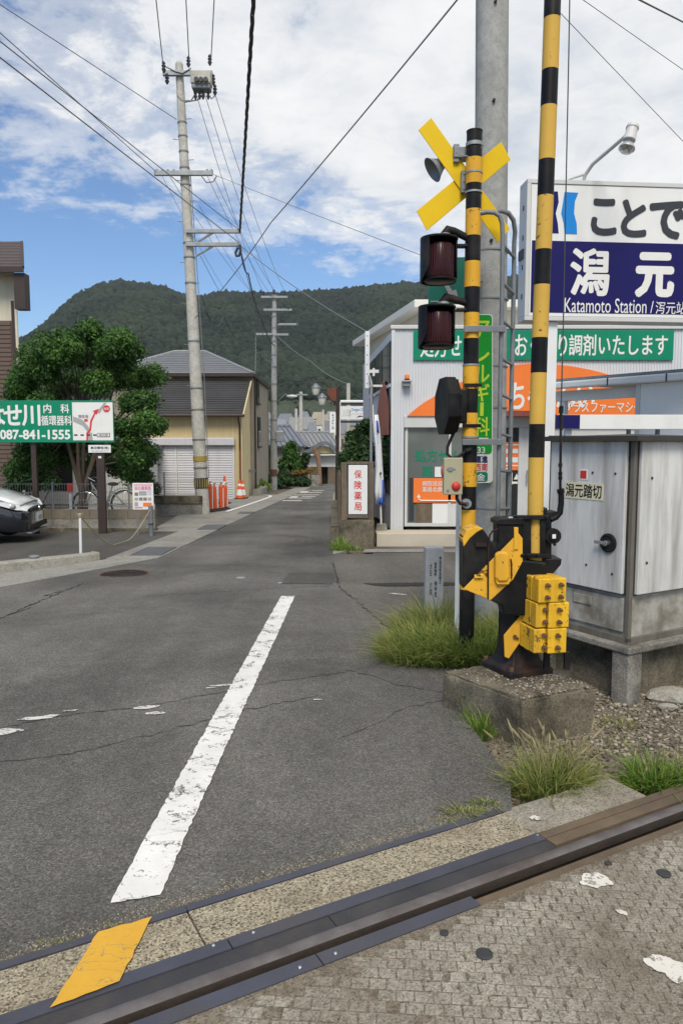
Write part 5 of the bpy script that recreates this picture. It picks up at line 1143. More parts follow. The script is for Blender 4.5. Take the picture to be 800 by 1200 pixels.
# cream upper storey behind with a white eave
zE2 = at(485, 357, 14.6).z
ch_ = thing('cream_house', 'cream house with a white flat eave rising behind the pharmacy', 'house', (2, 17, gph))
m_ = wm(ch_); m_.prism([(at(485, 0, 14.6).x + .25, 14.9), (8.6, 14.9), (8.6, 20.0), (.62, 20.0)], gph, zE2 - .02, axis='Z'); m_.build('wall', M_creamwall, ch_)
m_ = wm(ch_); m_.prism([(at(485, 357, 14.6).x, 14.55), (8.8, 14.55), (8.8, 20.4), (at(413, 403, 20.2).x, 20.3)], zE2 - .06, zE2 + .09, axis='Z'); m_.build('roof', M_roofwhite, ch_, bevel=.015)
m_ = wm(ch_); x = at(655, 370, 14.5).x; m_.box(x, 8.7, 14.45, 14.54, at(0, 386, 14.5).z, at(0, 377, 14.5).z); m_.build('dark_band', M_ink, ch_)
# arched opening on its street side
dC = (Vector((.62, 20.0, 0)) - Vector((at(485, 0, 14.6).x + .25, 14.9, 0))).normalized(); nC = Vector((-dC.y, dC.x, 0)); nC = -nC if nC.x > 0 else nC
m_ = wm(ch_); o_ = Vector((at(485, 0, 14.6).x + .25, 14.9, 0)) + dC * 1.6; pts = [(-.9, 0), (.9, 0)] + [(.9 * math.cos(R(a)), .35 + .6 * math.sin(R(a))) for a in range(0, 181, 15)]
zb_ = at(455, 440, 17).z
ring = [o_ + dC * a + nC * .03 for a, z in pts]; m_.add([(p.x, p.y, zb_ + z) for p, (a, z) in zip(ring, pts)], [tuple(range(len(pts)))]); m_.build('arched_window', M_darkglass, ch_)
# ramp in front
m_ = MB(); a = at(441, 640, 12.7); b = at(560, 640, 12.7)
rp = thing('porch_step', 'pale cream concrete step in front of the pharmacy window', 'step', (a.x, 12.7, gz(12.7)))
zr = at(441, 625, 12.7).z - gz(12.7)
MB().box(0, b.x - a.x + 1.0, -.02, .55, -.05, zr).build('step', mat('cream_concrete', (.52, .46, .37), .85, .08, 3, .2, 60), rp, bevel=.01)
m_ = MB(); m_.prism([(-.02, 0), (.26, 0), (.20, .34), (.03, .34)], -.03 + .58, .75, axis='Y'); 
tag(m_.build('concrete_wedge', M_kerb, loc=(at(440, 630, 12.9).x, 12.55, gz(12.9)), bevel=.01), 'small grey concrete wedge beside the pharmacy board base', 'concrete block')

# white perforated beam with bracket on the corner, wire lands on it
BY = 14.4; a, b = at(427.5, 455, BY), at(433, 388, BY)
bm_ = thing('wire_beam', 'white perforated steel beam bracketed to the pharmacy corner holding the wire', 'bracket', (a.x, BY, a.z))
m_ = wm(bm_); m_.box(a.x, b.x, BY, BY + .05, a.z, b.z); m_.build('beam', M_white_post, bm_, bevel=.004)
m_ = wm(bm_)
for k in range(6): z = a.z + (b.z - a.z) * (k + .5) / 6; m_.box((a.x + b.x) / 2 - .008, (a.x + b.x) / 2 + .008, BY - .003, BY, z - .012, z + .012)
m_.build('slot', M_ink, bm_)
m_ = wm(bm_); q = at(0, 435, BY).z; m_.box(b.x - .01, b.x + .18, BY + .01, BY + .05, q - .03, q + .03); m_.box(b.x + .06, b.x + .1, BY + .005, BY + .055, q - .09, q + .06); q = at(0, 452, BY).z; m_.box(b.x - .01, b.x + .25, BY + .01, BY + .05, q - .02, q + .02); m_.build('bracket', M_white_post, bm_)
# corner grey conduit below the beam
m_ = MB(); p0, p1 = at(434, 455, 14.2), at(434.5, 600, 14.2); m_.cyl((0, 0, 0), (0, 0, p0.z - p1.z), .03, None, 10); m_.tube([(0, 0, p0.z - p1.z), (.0, .0, p0.z - p1.z + .1), (-.03, .2, p0.z - p1.z + .25)], .025, 8)
tag(m_.build('drain_pipe', M_galv, loc=(p1.x, 14.2, p1.z), smooth=50), 'thin grey pipe standing under the white perforated beam', 'pipe')

# red lettered pharmacy board in a wooden frame on a mossy base
KY = 12.45; a, b = at(397.5, 643, KY), at(438, 610, KY)
kb_ = rough_block('concrete_plinth', [(a.x, KY), (b.x, KY), (b.x + .02, KY + .55), (a.x + .02, KY + .55)], gz(KY) - .1, b.z, M_mossy, 8, 7, .01, .02)
tag(kb_, 'black stained concrete base under the red lettered white board', 'concrete block')
q = at(418, 610, KY + .2)
ks = thing('notice_board', 'white board with four red characters in a weathered wooden frame', 'sign', (q.x, KY + .15, q.z))
KF = KY + .15
m_ = wm(ks); a, b = at(408, 602.5, KF), at(430.5, 545, KF); m_.box(a.x, b.x, KF - .02, KF + .03, a.z, b.z); kbd = m_.build('board', M_white, ks, bevel=.004)
for i, c_ in enumerate('保険薬局'): text_px(c_, M_redp, kbd, 415, 423.5, 551 + 12.6 * i, 560.5 + 12.6 * i, KF - .023, .012)
for u0, u1, v0 in ((399.5, 406.5, 542), (431.5, 437.5, 541)):
    m_ = wm(ks); a, b = at(u0, 610, KF), at(u1, v0, KF); m_.box(a.x, b.x, KF - .03, KF + .07, a.z - .02, b.z); m_.build('frame_post', M_wood, ks, bevel=.006)
for v0, v1 in ((541, 544), (603.5, 607)):
    m_ = wm(ks); a, b = at(406.6, v1, KF), at(431.4, v0, KF); m_.box(a.x, b.x, KF - .01, KF + .05, a.z, b.z); m_.build('frame_rail', M_wood, ks, bevel=.004)
m_ = wm(ks); a, b = at(406.6, 603, KF + .06), at(431.4, 544.5, KF + .06); m_.box(a.x, b.x, KF + .055, KF + .065, a.z, b.z); m_.build('back_panel', M_ink, ks)
# wooden fence boards receding beyond the board
fn = thing('board_fence', 'weathered brown board fence receding behind the pharmacy board', 'fence', (.02, 12.9, gz(13) - .05))
for k in range(22):
    y = 12.75 + k * .30; x = -.03 - (y - 12.7) * .012; h = 1.32 + random.uniform(-.03, .03)
    m_ = MB(); m_.box(x - .012 - .02, x + .013 - .02, y - 12.9, y - 12.9 + .27, .35 - .022 * (y - 12.9), h - .022 * (y - 12.9)); m_.build('plank', M_wood, fn)
m_ = MB(); m_.prism([(-.20, -.1), (.10, -.1), (-.02, 6.6), (-.30, 6.6)], -.1, .34, axis='Z'); m_.build('low_wall', M_mossy, fn)
for k in range(4):
    m_ = MB(); y = -.15 + k * 2.1; x = -.02 - (y + .2) * .012; m_.box(x, x + .09, y - .05, y + .04, .3, 1.38 - .022 * y); m_.build('fence_post', M_wood, fn)

# white and blue nobori flag
NY = 12.75; q = at(446.5, 614, NY)
nb = thing('banner_flag', 'tall narrow white and blue advertising flag beside the pharmacy corner', 'flag', (q.x, NY, q.z))
m_ = wm(nb); t0 = at(437.5, 474, NY); m_.tube([(q.x, NY, q.z), (q.x - .03, NY, at(0, 560, NY).z), (at(439, 0, NY).x, NY, at(0, 490, NY).z), (t0.x - .01, NY, t0.z)], [.014, .013, .011, .008], 8); m_.build('pole', M_white_post, nb, smooth=50)
rows = [(486, 438.5, 442.5), (500, 439, 444.5), (520, 439.5, 446.5), (545, 440, 448), (560, 439, 449), (575, 438.8, 450), (591, 439.5, 450)]
def cloth(name, r0, m, off=0, tuck=(0, 1)):
    m_ = wm(nb); vs = []; nW = 6
    for i, (v, u0, u1) in enumerate(r0):
        for k in range(nW + 1):
            f = tuck[0] + (tuck[1] - tuck[0]) * k / nW; p = at(u0 + (u1 - u0) * f, v, NY); vs.append((p.x, NY - .02 + .04 * math.sin(f * 5 + i * .8) - off, p.z))
    m_.add(vs, [(i * (nW + 1) + k, i * (nW + 1) + k + 1, (i + 1) * (nW + 1) + k + 1, (i + 1) * (nW + 1) + k) for i in range(len(r0) - 1) for k in range(nW)])
    o = m_.build(name, m, nb, smooth=60); s_ = o.modifiers.new('thick', 'SOLIDIFY'); s_.thickness = .004; return o
M_cloth = mat('white_cloth', (.68, .69, .72), .8, .06, 3); M_cloth_b = mat('blue_cloth', (.04, .10, .42), .8, .1, 3)
fl = cloth('cloth', rows, M_cloth)
cloth('blue_print', [(560, 439, 449), (568, 439, 449.5), (580, 439, 450), (591, 439.5, 450)], M_cloth_b, .012, (0, .28)); cloth('blue_print', [(562, 439, 449), (575, 439, 449.5), (591, 439.5, 450)], M_cloth_b, .012, (.8, 1)); cloth('blue_print', [(583, 439, 450), (591, 439.5, 450)], M_cloth_b, .011, (.28, .8)); cloth('blue_print', [(493, 438.5, 443.5), (500, 439, 444.5), (507, 439, 445)], M_cloth_b, .012, (.4, .8)); cloth('dark_print', [(553, 439, 448.5), (556, 439, 448.5)], M_ink, .012, (.3, .8))

# street lamp with two lanterns
LYp = 20.5; q = at(394.5, 606, LYp); tp = at(396, 455, LYp)
sl_ = thing('street_lamp', 'brown street lamp with two hanging lanterns and a wooden panel', 'street lamp', (q.x, LYp, gz(LYp) - .05))
m_ = wm(sl_); m_.cyl((q.x, LYp, gz(LYp) - .05), (tp.x, LYp, tp.z), .055, .05, 12); m_.build('post', M_brownpost, sl_, smooth=50)
m_ = wm(sl_); m_.tube([at(u, v, LYp) for u, v in ((396, 470), (390, 468), (386, 462), (384.5, 453), (381, 448), (374, 447), (370, 449))], .02, 6); m_.tube([at(u, v, LYp - .3) for u, v in ((395, 470), (389, 470), (383, 462), (380, 459.5), (377.5, 462))], .018, 6); m_.build('bracket', M_brownpost, sl_, smooth=50)
m_ = wm(sl_); m_.prism(xz([(383.5, 455), (395, 454), (395, 470), (388, 470), (384, 465)], LYp), LYp - .02, LYp + .02); m_.build('panel', mat('red_brown_wood', (.16, .05, .025), .7, .25, 8), sl_)
def lantern(u, v, Y):
    p = at(u, v, Y); m_ = wm(sl_); m_.lathe([(.02, .10), (.05, .07), (.13, .0), (.135, -.03), (.12, -.035)], 16, 0, p); cap = m_.build('lantern_cap', M_galv_d, sl_, smooth=40)
    m_ = wm(sl_); m_.lathe([(.118, -.036), (.105, -.12), (.075, -.21), (.05, -.225)], 16, 0, p); m_.build('lantern_glass', M_frost, cap, smooth=40)
lantern(370, 453.5, LYp); lantern(377.5, 465, LYp - .3)
# white church board on a white post
CYp = 24.; q = at(398.5, 566, CYp)
cs = thing('church_sign', 'white roadside board with faint blue lettering on a thin white frame', 'sign', (q.x, CYp, gz(CYp) - .05))
m_ = wm(cs)
for u in (397.5, 434): p = at(u, 560, CYp); t_ = at(u, 474, CYp); m_.tube([(p.x, CYp, gz(CYp) - .05), (t_.x, CYp, t_.z)], .045, 8)
a, b = at(398, 470.5, CYp), at(434, 470.5, CYp); m_.tube([(a.x, CYp, at(0, 475, CYp).z), (a.x + .03, CYp, a.z), (b.x - .03, CYp, b.z), (b.x, CYp, at(0, 475, CYp).z)], .045, 8); m_.build('frame', M_white_post, cs, smooth=50)
m_ = wm(cs); a, b = at(399, 491.5, CYp), at(433, 476, CYp); m_.box(a.x, b.x, CYp - .05, CYp - .0, a.z, b.z); cbd = m_.build('board', M_white, cs)
tpx('Oregon Church', M_blue, cbd, 411.5, 432, 478.3, 482.6, CYp - .053, .02); tpx('オレゴンチャーチ', M_greyp, cbd, 412.5, 431, 483.6, 486.4, CYp - .053, 0); tpx('ノノノミ木', M_ink, cbd, 401, 411, 479, 489, CYp - .053, .0)
m_ = wm(cs); m_.prism(xz([(417, 489.5), (421, 486.8), (427, 488), (421, 488.6)], CYp - .053), CYp - .055, CYp - .05); m_.build('bird_mark', M_ink, cbd)
m_ = wm(cs); a, b = at(398, 474.5, CYp), at(433.5, 472.2, CYp); m_.box(a.x, b.x, CYp + .0, CYp + .03, a.z, b.z); a, b = at(398, 495.5, CYp), at(433.5, 493, CYp); m_.box(a.x, b.x, CYp - .02, CYp + .02, a.z, b.z); m_.build('dark_rail', M_ink, cs)
# shrub behind the board fence
def bush(name, label, cat, blobs, n, size, m, seed, stem=None, group=None):
    c0 = blobs[0]; t_ = thing(name, label, cat, (c0[0], c0[1], gz(c0[1]) - .05), 0, group)
    rel = [(b[0] - t_.location.x, b[1] - t_.location.y, b[2] - t_.location.z) + tuple(b[3:]) for b in blobs]
    leaves('foliage', rel, n, size, m, t_, seed=seed)
    m_ = MB(); g = random.Random(seed)
    for b in rel[:8]: m_.tube([(g.uniform(-.1, .1), g.uniform(-.1, .1), 0), (b[0] * .5, b[1] * .5, b[2] * .5), (b[0], b[1], b[2])], [.03, .02, .008], 5)
    m_.build('stem', M_bark, t_); return t_
def bl(u, v, Y, r, ry=None, rz=None): p = at(u, v, Y); k = Y / FOC; return (p.x, Y, p.z, r * k, (ry or r) * k, (rz or r) * k)
bush('shrub', 'dense dark green shrub growing behind the red lettered board', 'shrub', [bl(415, 528, 15.5, 14), bl(404, 538, 15, 9), bl(428, 520, 15.5, 10), bl(424, 505, 16, 9), bl(412, 512, 16, 8), bl(434, 532, 15, 9), bl(410, 545, 15, 12), bl(428, 545, 15, 10), bl(430, 496, 16, 6)], 4200, .055, M_leaf_d, 3)
bush('shrub', 'thin green shrub between the flag and the pharmacy side wall', 'shrub', [bl(449, 538, 14.2, 4, 8, 14), bl(451, 520, 14.4, 3, 6, 9), bl(447, 555, 14.2, 4, 8, 8)], 500, .05, M_leaf_d, 4)
bush('shrub', 'low green creeper leaning over the fence near the lamp post', 'shrub', [bl(402, 541, 13.6, 5, 9, 5), bl(399, 548, 14.5, 4, 8, 6)], 500, .05, M_leaf_d, 5)
# thin grey pole behind the church board
p = at(408, 520, 26.); t_ = at(407.5, 449, 26.); tag(MB().cyl((0, 0, 0), (0, 0, t_.z - gz(26) + .05), .085, .07, 12).build('utility_post', M_pole, loc=(p.x, 26, gz(26) - .05), smooth=50), 'plain thin grey pole rising in front of the white church board', 'pole')

# ------------------------------------------------------------------ the left side of the street
# clinic board on a brown post
QY = 14.85
q = at(118.5, 624, QY); cs2 = thing('clinic_board', 'green clinic board with white lettering and a small route map', 'sign', (q.x, QY, gz(QY)))
a, b = at(-62, 518.5, QY), at(133.5, 469.5, QY)
m_ = wm(cs2); m_.box(a.x, b.x, QY - .06, QY - .0, a.z, b.z); bd = m_.build('board', M_green, cs2, bevel=.006)
m_ = wm(cs2); w0, w1 = at(86, 516, QY - .065), at(132, 471.5, QY - .065); m_.box(w0.x, w1.x, QY - .065, QY - .06, w0.z, w1.z); mp_ = m_.build('map_panel', M_whitepl, bd)
YQ = QY - .066
text_px('は', M_whitepl, bd, -17, 5, 475, 499, YQ, .03); text_px('せ', M_whitepl, bd, 5.5, 25, 475, 498, YQ, .03); text_px('川', M_whitepl, bd, 27, 46.5, 475, 498.5, YQ, .03)
text_px('内', M_whitepl, bd, 51.5, 60, 473.5, 484, YQ, .02); text_px('科', M_whitepl, bd, 71.5, 81, 473.5, 484, YQ, .02); text_px('循環器科', M_whitepl, bd, 49, 84, 487, 498.5, YQ, .02)
text_px('087-841-1555', M_whitepl, bd, 1, 82, 504, 514.5, YQ, .035)
YM = QY - .068
def mpoly(pts, m, nm, dy=0): m_ = wm(cs2); m_.prism(xz(pts, YM), YM - dy, YM + .002); return m_.build(nm, m, mp_)
mpoly([(86, 488), (97, 492), (104, 500), (106, 507), (108, 507), (109, 516), (104, 516), (103, 506), (97, 499), (86, 494)], M_greyp, 'map_road'); mpoly([(113, 484), (122, 472), (125, 472), (117, 484)], M_greyp, 'map_road', .001)
mpoly([(101.5, 516), (103.5, 516), (103.5, 509), (107, 504), (108, 494), (112, 485), (113.5, 486), (116, 479), (109, 481.5), (110.8, 483.5), (106, 493), (105, 503), (101.5, 507)], M_redp, 'map_route', .002)
for k in range(6): mpoly([(87 + 7.5 * k, 509), (91 + 7.5 * k, 509), (91 + 7.5 * k, 510.5), (87 + 7.5 * k, 510.5)], M_blackp, 'map_track', .003)
mpoly([(114, 507.5), (129, 507.5), (129, 512), (114, 512)], M_blackp, 'map_track', .0032); mpoly([(114.6, 508), (128.4, 508), (128.4, 511.5), (114.6, 511.5)], M_whitepl, 'map_label', .0036)
text_px('潟元駅', M_blackp, mp_, 116, 127, 508.3, 511.2, YM - .006, 0)
mpoly([(99, 491), (103, 491), (103, 494), (99, 494)], M_redp, 'map_mark', .003); text_px('現在地', M_blackp, mp_, 92, 103.5, 486, 490, YM - .004, 0)
mpoly([(125 + 4.2 * math.cos(R(a_)), 479 + 4.2 * math.sin(R(a_))) for a_ in range(0, 360, 24)], M_redp, 'map_mark', .003); text_px('当院', M_whitepl, mp_, 121.8, 128.2, 477.4, 480.6, YM - .005, .01)
m_ = wm(cs2); a, b = at(115.5, 624, QY), at(121.5, 519, QY); m_.box(a.x, b.x, QY + .0, QY + .09, gz(QY) - .05, at(0, 470, QY).z); m_.build('post', M_brownpost, cs2, bevel=.006)
m_ = wm(cs2); x2 = at(16, 0, QY).x; m_.box(x2, x2 + .1, QY + .0, QY + .09, gz(QY) - .05, at(0, 470, QY).z); m_.build('post', M_brownpost, cs2, bevel=.006)
a, b = at(104, 530.5, QY - .02), at(130, 521.5, QY - .02); m_ = wm(cs2); m_.box(a.x, b.x, QY - .03, QY - .001, a.z, b.z); sm = m_.build('name_tag', M_white, cs2, bevel=.004)
text_px('真田看板(株)', M_blackp, sm, 106.5, 127.5, 523.3, 526.8, QY - .033, .01); text_px('TEL.087-845-1171', M_greyp, sm, 107, 127, 527.8, 529.4, QY - .033, 0)
m_ = wm(cs2); a, b = at(115.5, 537, QY), at(119, 534.5, QY); m_.box(a.x, b.x, QY - .006, QY - .001, a.z, b.z); m_.build('white_tag', M_whitepl, cs2)

# rope between a white post and a grey pole, with the poster
WY = 11.15; q = at(95, 650, WY); t_ = at(94, 602, WY)
wp = thing('rope_post', 'thin white post with a straw rope knotted at its top on the kerb', 'post', (q.x, WY, gz(WY) + .04))
m_ = wm(wp); m_.cyl((q.x, WY, gz(WY) + .04), (t_.x, WY, t_.z), .022, .02, 12); m_.build('pole', M_white_post, wp, smooth=50)
m_ = wm(wp); 
for k in range(4): m_.tube([(t_.x + .03 * math.cos(a_ * .7), WY + .03 * math.sin(a_ * .7), t_.z - .01 - k * .012) for a_ in range(9)], .007, 5, closed=True)
m_.tube([(t_.x, WY, t_.z - .01), (t_.x + .07, WY - .02, t_.z + .02), (t_.x + .05, WY - .02, t_.z - .02)], .006, 5); m_.tube([(t_.x, WY, t_.z - .01), (t_.x - .06, WY - .02, t_.z - .0)], .006, 5); m_.build('rope_knot', M_rope, wp, smooth=60)
RY = 14.4; q2 = at(177.5, 628, RY); t2 = at(177.5, 594, RY)
gp_ = thing('grey_bollard', 'grey steel bollard pole with a rope and the poster board beside it', 'bollard', (q2.x, RY, gz(RY)))
m_ = wm(gp_); m_.cyl((q2.x, RY, gz(RY) - .05), (q2.x, RY, t2.z), .045, None, 14); m_.lathe([(.047, 0), (.047, .02), (.02, .035)], 14, 0, (q2.x, RY, t2.z)); m_.build('pole', M_galv_d, gp_, smooth=50)
m_ = wm(gp_); z = at(0, 615, RY).z; m_.cyl((q2.x, RY, z), (q2.x, RY, z + .03), .05, None, 14); m_.build('band', M_ink, gp_)
pts = []
A_, B_ = Vector((t_.x, WY, t_.z - .03)), Vector((q2.x, RY, t2.z - .03))
for i in range(21):
    f = i / 20; p = A_.lerp(B_, f); p.z -= .62 * math.sin(math.pi * f) ** 1 * (1 - .12 * f); p.z = max(p.z, gz(p.y) + .05); pts.append(p)
tag(MB().tube(pts, .008, 6).build('rope', M_rope, smooth=60), 'pale straw rope hanging slack between the white post and grey bollard', 'rope')
PYs = 14.5; a, b = at(156, 597, PYs), at(179.5, 566, PYs)
ps = thing('event_poster', 'white poster board with pink heading, photographs and an orange corner', 'poster', ((a.x + b.x) / 2, PYs, a.z))
m_ = wm(ps); m_.box(a.x, b.x, PYs, PYs + .015, a.z, b.z); pbd = m_.build('board', M_whitepl, ps)
def pp_(u0, u1, v0, v1, m, nm): m_ = wm(ps); a, b = at(u0, v1, PYs), at(u1, v0, PYs); m_.box(a.x, b.x, PYs - .004, PYs - .0005, a.z, b.z); return m_.build(nm, m, pbd)
pp_(157, 178.5, 567, 569.4, mat('pale_pink_print', (.78, .45, .55), .5, .05, 3), 'pink_band'); text_px('秋の薬草展', M_pinkp, pbd, 158, 177, 570, 574.5, PYs - .004, .02)
for u0, u1, v0, v1 in ((163, 172, 575.5, 580.5), (158, 162, 577, 581), (158, 162, 583, 586.5), (163.3, 167.3, 583, 586.5), (168.3, 172.3, 583, 586.5), (173.5, 177.5, 583, 586.5), (158, 162, 588.5, 593)): pp_(u0, u1, v0, v1, random.choice((M_greyp, mat('photo_print', (.22, .18, .14), .5, .4, 60))), 'photo_print')
pp_(168, 178, 589, 593.5, M_or, 'orange_box'); pp_(158, 167, 594, 595.5, M_pinkp, 'pink_line'); pp_(173, 177.5, 572, 580, mat('pale_print', (.55, .55, .6), .5, .2, 60), 'photo_print')
m_ = wm(ps)
for u in (161, 176): q = at(u, 600, PYs); m_.tube([(q.x, PYs + .02, gz(PYs)), (q.x, PYs + .02, b.z - .1)], .012, 6)
m_.build('stand', M_galv_d, ps)
# small mushroom stub
q = at(40.5, 660, 10.3); t_ = at(40.5, 656, 10.3)
st_ = thing('stub_bollard', 'small rusty round headed stub standing behind the left kerb', 'bollard', (q.x, 10.3, gz(10.3) - .05)); MB().lathe([(.035, 0), (.035, .16), (.05, .165)], 12).build('stem', M_rust, st_, smooth=50); MB().lathe([(.07, .166), (.075, .18), (.06, .20), (.02, .205)], 14).build('cap', M_galv_d, st_, smooth=50)

# block wall with wire fence, bicycle, tree behind
bw = thing('block_wall', 'low stained concrete block wall along the back of the car park', 'wall', (-6.2, 15.4, gz(15.4)))
wz = gz(15.4)
def brow(x0, x1, y, z0, h, L, m=M_block):
    x = x0; k = 0
    while x < x1 - .02:
        w = min(L, x1 - x); me = None; m_ = MB(); m_.box(.004, w - .004, 0, .14, .004, h - .004); o = m_.build('block', m, bw); o.location = (x - bw.location.x, y - bw.location.y + random.uniform(-.004, .004), z0 - bw.location.z); x += w
wallx0, wallx1 = at(-30, 600, 15.4).x, at(181, 600, 15.4).x
brow(wallx0, wallx1, 15.45, wz + .25, .20, .40); brow(wallx0 - .2, wallx1, 15.45, wz + .0, .25, 1.2, M_conc); brow(wallx0 - .2, wallx1 + .02, 15.43, wz - .05, .11, 1.6, M_mossy)
m_ = MB(); m_.M = Matrix.Translation(-bw.location); m_.box(wallx0 - .2, wallx1 - .01, 15.465, 15.57, wz - .05, wz + .44); m_.build('mortar', M_mossy, bw)
sw = thing('low_wall', 'low grey concrete wall beside the white utility pole base', 'wall', (-4.8, 20.3, gz(20.3)))
m_ = wm(sw); a, b = at(182, 603, 20.2), at(236, 581, 20.2); m_.box(a.x, b.x, 20.2, 20.4, gz(20.2) - .05, b.z - .22); m_.build('wall', M_conc, sw, bevel=.01); m_ = wm(sw); m_.box(a.x - .02, b.x + .02, 20.17, 20.43, b.z - .219, b.z); m_.build('coping', M_mossy, sw, bevel=.01)
def fence(name, label, x0, x1, y, z0, h, step=.055):
    f = thing(name, label, 'fence', (x0, y, z0)); n_ = int((x1 - x0) / step)
    m_ = MB()
    for i in range(n_): m_.box(i * step - .002, i * step + .002, -.002, .002, .04, h)
    o = m_.build('wire_mesh', M_galv_d, f, kind='stuff')
    for z in (.06, h * .35, h * .65, h - .02): m_ = MB(); m_.box(0, x1 - x0, -.006, -.002, z - .004, z + .004); m_.build('rail', M_galv_d, f)
    for i in range(int((x1 - x0) / 1.6) + 1): m_ = MB(); x = min(i * 1.6, x1 - x0 - .02); m_.cyl((x, .02, 0), (x, .02, h + .03), .02, None, 8); m_.build('post', M_galv_d, f)
    return f
fence('mesh_fence', 'grey wire mesh fence on the block wall behind the car park', wallx0, wallx1 - .3, 15.52, wz + .451, .55)
fence('mesh_fence', 'grey wire mesh fence on the low wall in front of the shutters', at(180, 0, 20.3).x, at(226, 0, 20.3).x, 20.3, at(0, 581, 20.3).z, .62)

bk = thing('bicycle', 'silver bicycle parked behind the block wall under the tree', 'bicycle', (at(124, 600, 16.6).x, 16.6, gz(16.6) + .0))
xw = [at(101, 590, 16.6).x - bk.location.x, at(146, 590, 16.6).x - bk.location.x]; rz_ = .30; zb0 = .20
M_bike = mat('bike_frame_silver', (.48, .47, .42), .3, .1, 6, metal=.5)
for x in xw:
    m_ = MB(); m_.tube([(x + rz_ * math.cos(2 * math.pi * k / 28), 0, zb0 + rz_ + rz_ * math.sin(2 * math.pi * k / 28)) for k in range(28)], .018, 6, closed=True); ty = m_.build('wheel', M_tyre, bk, smooth=60)
    m_ = MB(); m_.tube([(x + .27 * math.cos(2 * math.pi * k / 28), 0, zb0 + rz_ + .27 * math.sin(2 * math.pi * k / 28)) for k in range(28)], .010, 5, closed=True)
    for k in range(14): a_ = 2 * math.pi * k / 14; m_.tube([(x, .02 * (-1) ** k, zb0 + rz_), (x + .27 * math.cos(a_), 0, zb0 + rz_ + .27 * math.sin(a_))], .0025, 4)
    m_.build('rim', M_chrome, ty)
F_, B__ = xw; zc_ = zb0 + rz_
m_ = MB(); bbx = B__ - .42
for p, q_ in (((F_ + .16, 0, zc_ + .42), (bbx, 0, zc_ - .02)), ((F_ + .20, 0, zc_ + .28), (bbx + .02, 0, zc_ + .04)), ((bbx, 0, zc_ - .02), (bbx + .16, 0, zc_ + .40)), ((bbx, 0, zc_ - .02), (B__, 0, zc_)), ((bbx + .13, 0, zc_ + .30), (B__, 0, zc_)), ((F_ + .13, 0, zc_ + .50), (F_ + .17, 0, zc_ + .34)), ((F_ + .17, 0, zc_ + .34), (F_, 0, zc_))): m_.tube([p, q_], .018, 8)
m_.build('frame', M_bike, bk, smooth=60)
m_ = MB(); m_.ball((bbx + .18, 0, zc_ + .45), .11, sq=(1.2, .8, .4)); m_.build('saddle', M_tyre, bk, smooth=60)
m_ = MB(); m_.tube([(F_ + .30, -.25, zc_ + .52), (F_ + .13, -.2, zc_ + .6), (F_ + .11, 0, zc_ + .58), (F_ + .13, .2, zc_ + .6), (F_ + .30, .25, zc_ + .52)], .012, 6); m_.build('handlebar', M_chrome, bk, smooth=60)
m_ = MB(); m_.tube([(B__ + .36 * math.cos(R(a_)), 0, zc_ + .36 * math.sin(R(a_))) for a_ in range(20, 190, 17)], .02, 4); m_.build('mudguard', M_bike, bk, smooth=60)
m_ = MB(); m_.cyl((bbx, -.04, zc_ - .02), (bbx, -.03, zc_ - .02), .09, None, 18); m_.tube([(bbx, -.06, zc_ - .02), (bbx + .1, -.06, zc_ - .16)], .01, 6); m_.build('crank', M_galv_d, bk)
# red topped stake
q = at(83.5, 592, 16.3); tk = thing('marker_stake', 'white stake with a faded red top behind the block wall', 'stake', (q.x, 16.3, gz(16.3))); z = at(0, 577, 16.3).z - gz(16.3)
MB().box(-.025, .025, -.025, .025, 0, z - .001).build('stake', M_white_post, tk); MB().box(-.06, .05, -.04, .03, z, z + .2).build('red_top', M_red, tk)

# the tree
def tree(name, label, base, tips, blobs, n, size, m, seed, r0=.11, mid=None):
    t_ = thing(name, label, 'tree', base); bx = Vector(base); rel = [(b[0] - bx.x, b[1] - bx.y, b[2] - bx.z) + tuple(b[3:]) for b in blobs]
    m_ = MB(); g = random.Random(seed)
    for k, tpt in enumerate(tips):
        tv = Vector(tpt) - bx; mid_ = Vector((tv.x * .35 + g.uniform(-.05, .05), tv.y * .35, tv.z * .5)); b0_ = Vector((.06 * math.cos(k * 2.1), .05 * math.sin(k * 2.1), -.05))
        m_.tube([b0_, b0_ * 1.1 + Vector((0, 0, tv.z * .16)), mid_, tv.lerp(mid_, .4), tv], [r0, r0 * .8, r0 * .55, r0 * .38, r0 * .12], 8)
    m_.build('trunk', M_bark, t_, smooth=60)
    m_ = MB()
    for b in rel:
        e = Vector(b[:3]); src = min((Vector(tp) - bx for tp in tips), key=lambda q: (q * .6 - e).length) * .6
        m_.tube([src, src.lerp(e, .5) + Vector((g.uniform(-.05, .05), 0, g.uniform(-.05, .08))), e], [r0 * .3, r0 * .2, r0 * .07], 5)
    m_.build('limb', M_bark, t_, smooth=60)
    leaves('crown', rel, n, size, m, t_, seed=seed, flat=.5, shell=.35); return t_
TYr = 17.2; tb = (at(97, 605, 17.0).x, 17.0, gz(17.0)); g = random.Random(12)
out = [(26, 520), (20, 470), (22, 435), (38, 405), (58, 392), (88, 380), (108, 378), (125, 390), (150, 408), (170, 430), (182, 460), (185, 490), (176, 520), (160, 545), (120, 535), (70, 545)]
bl_ = []
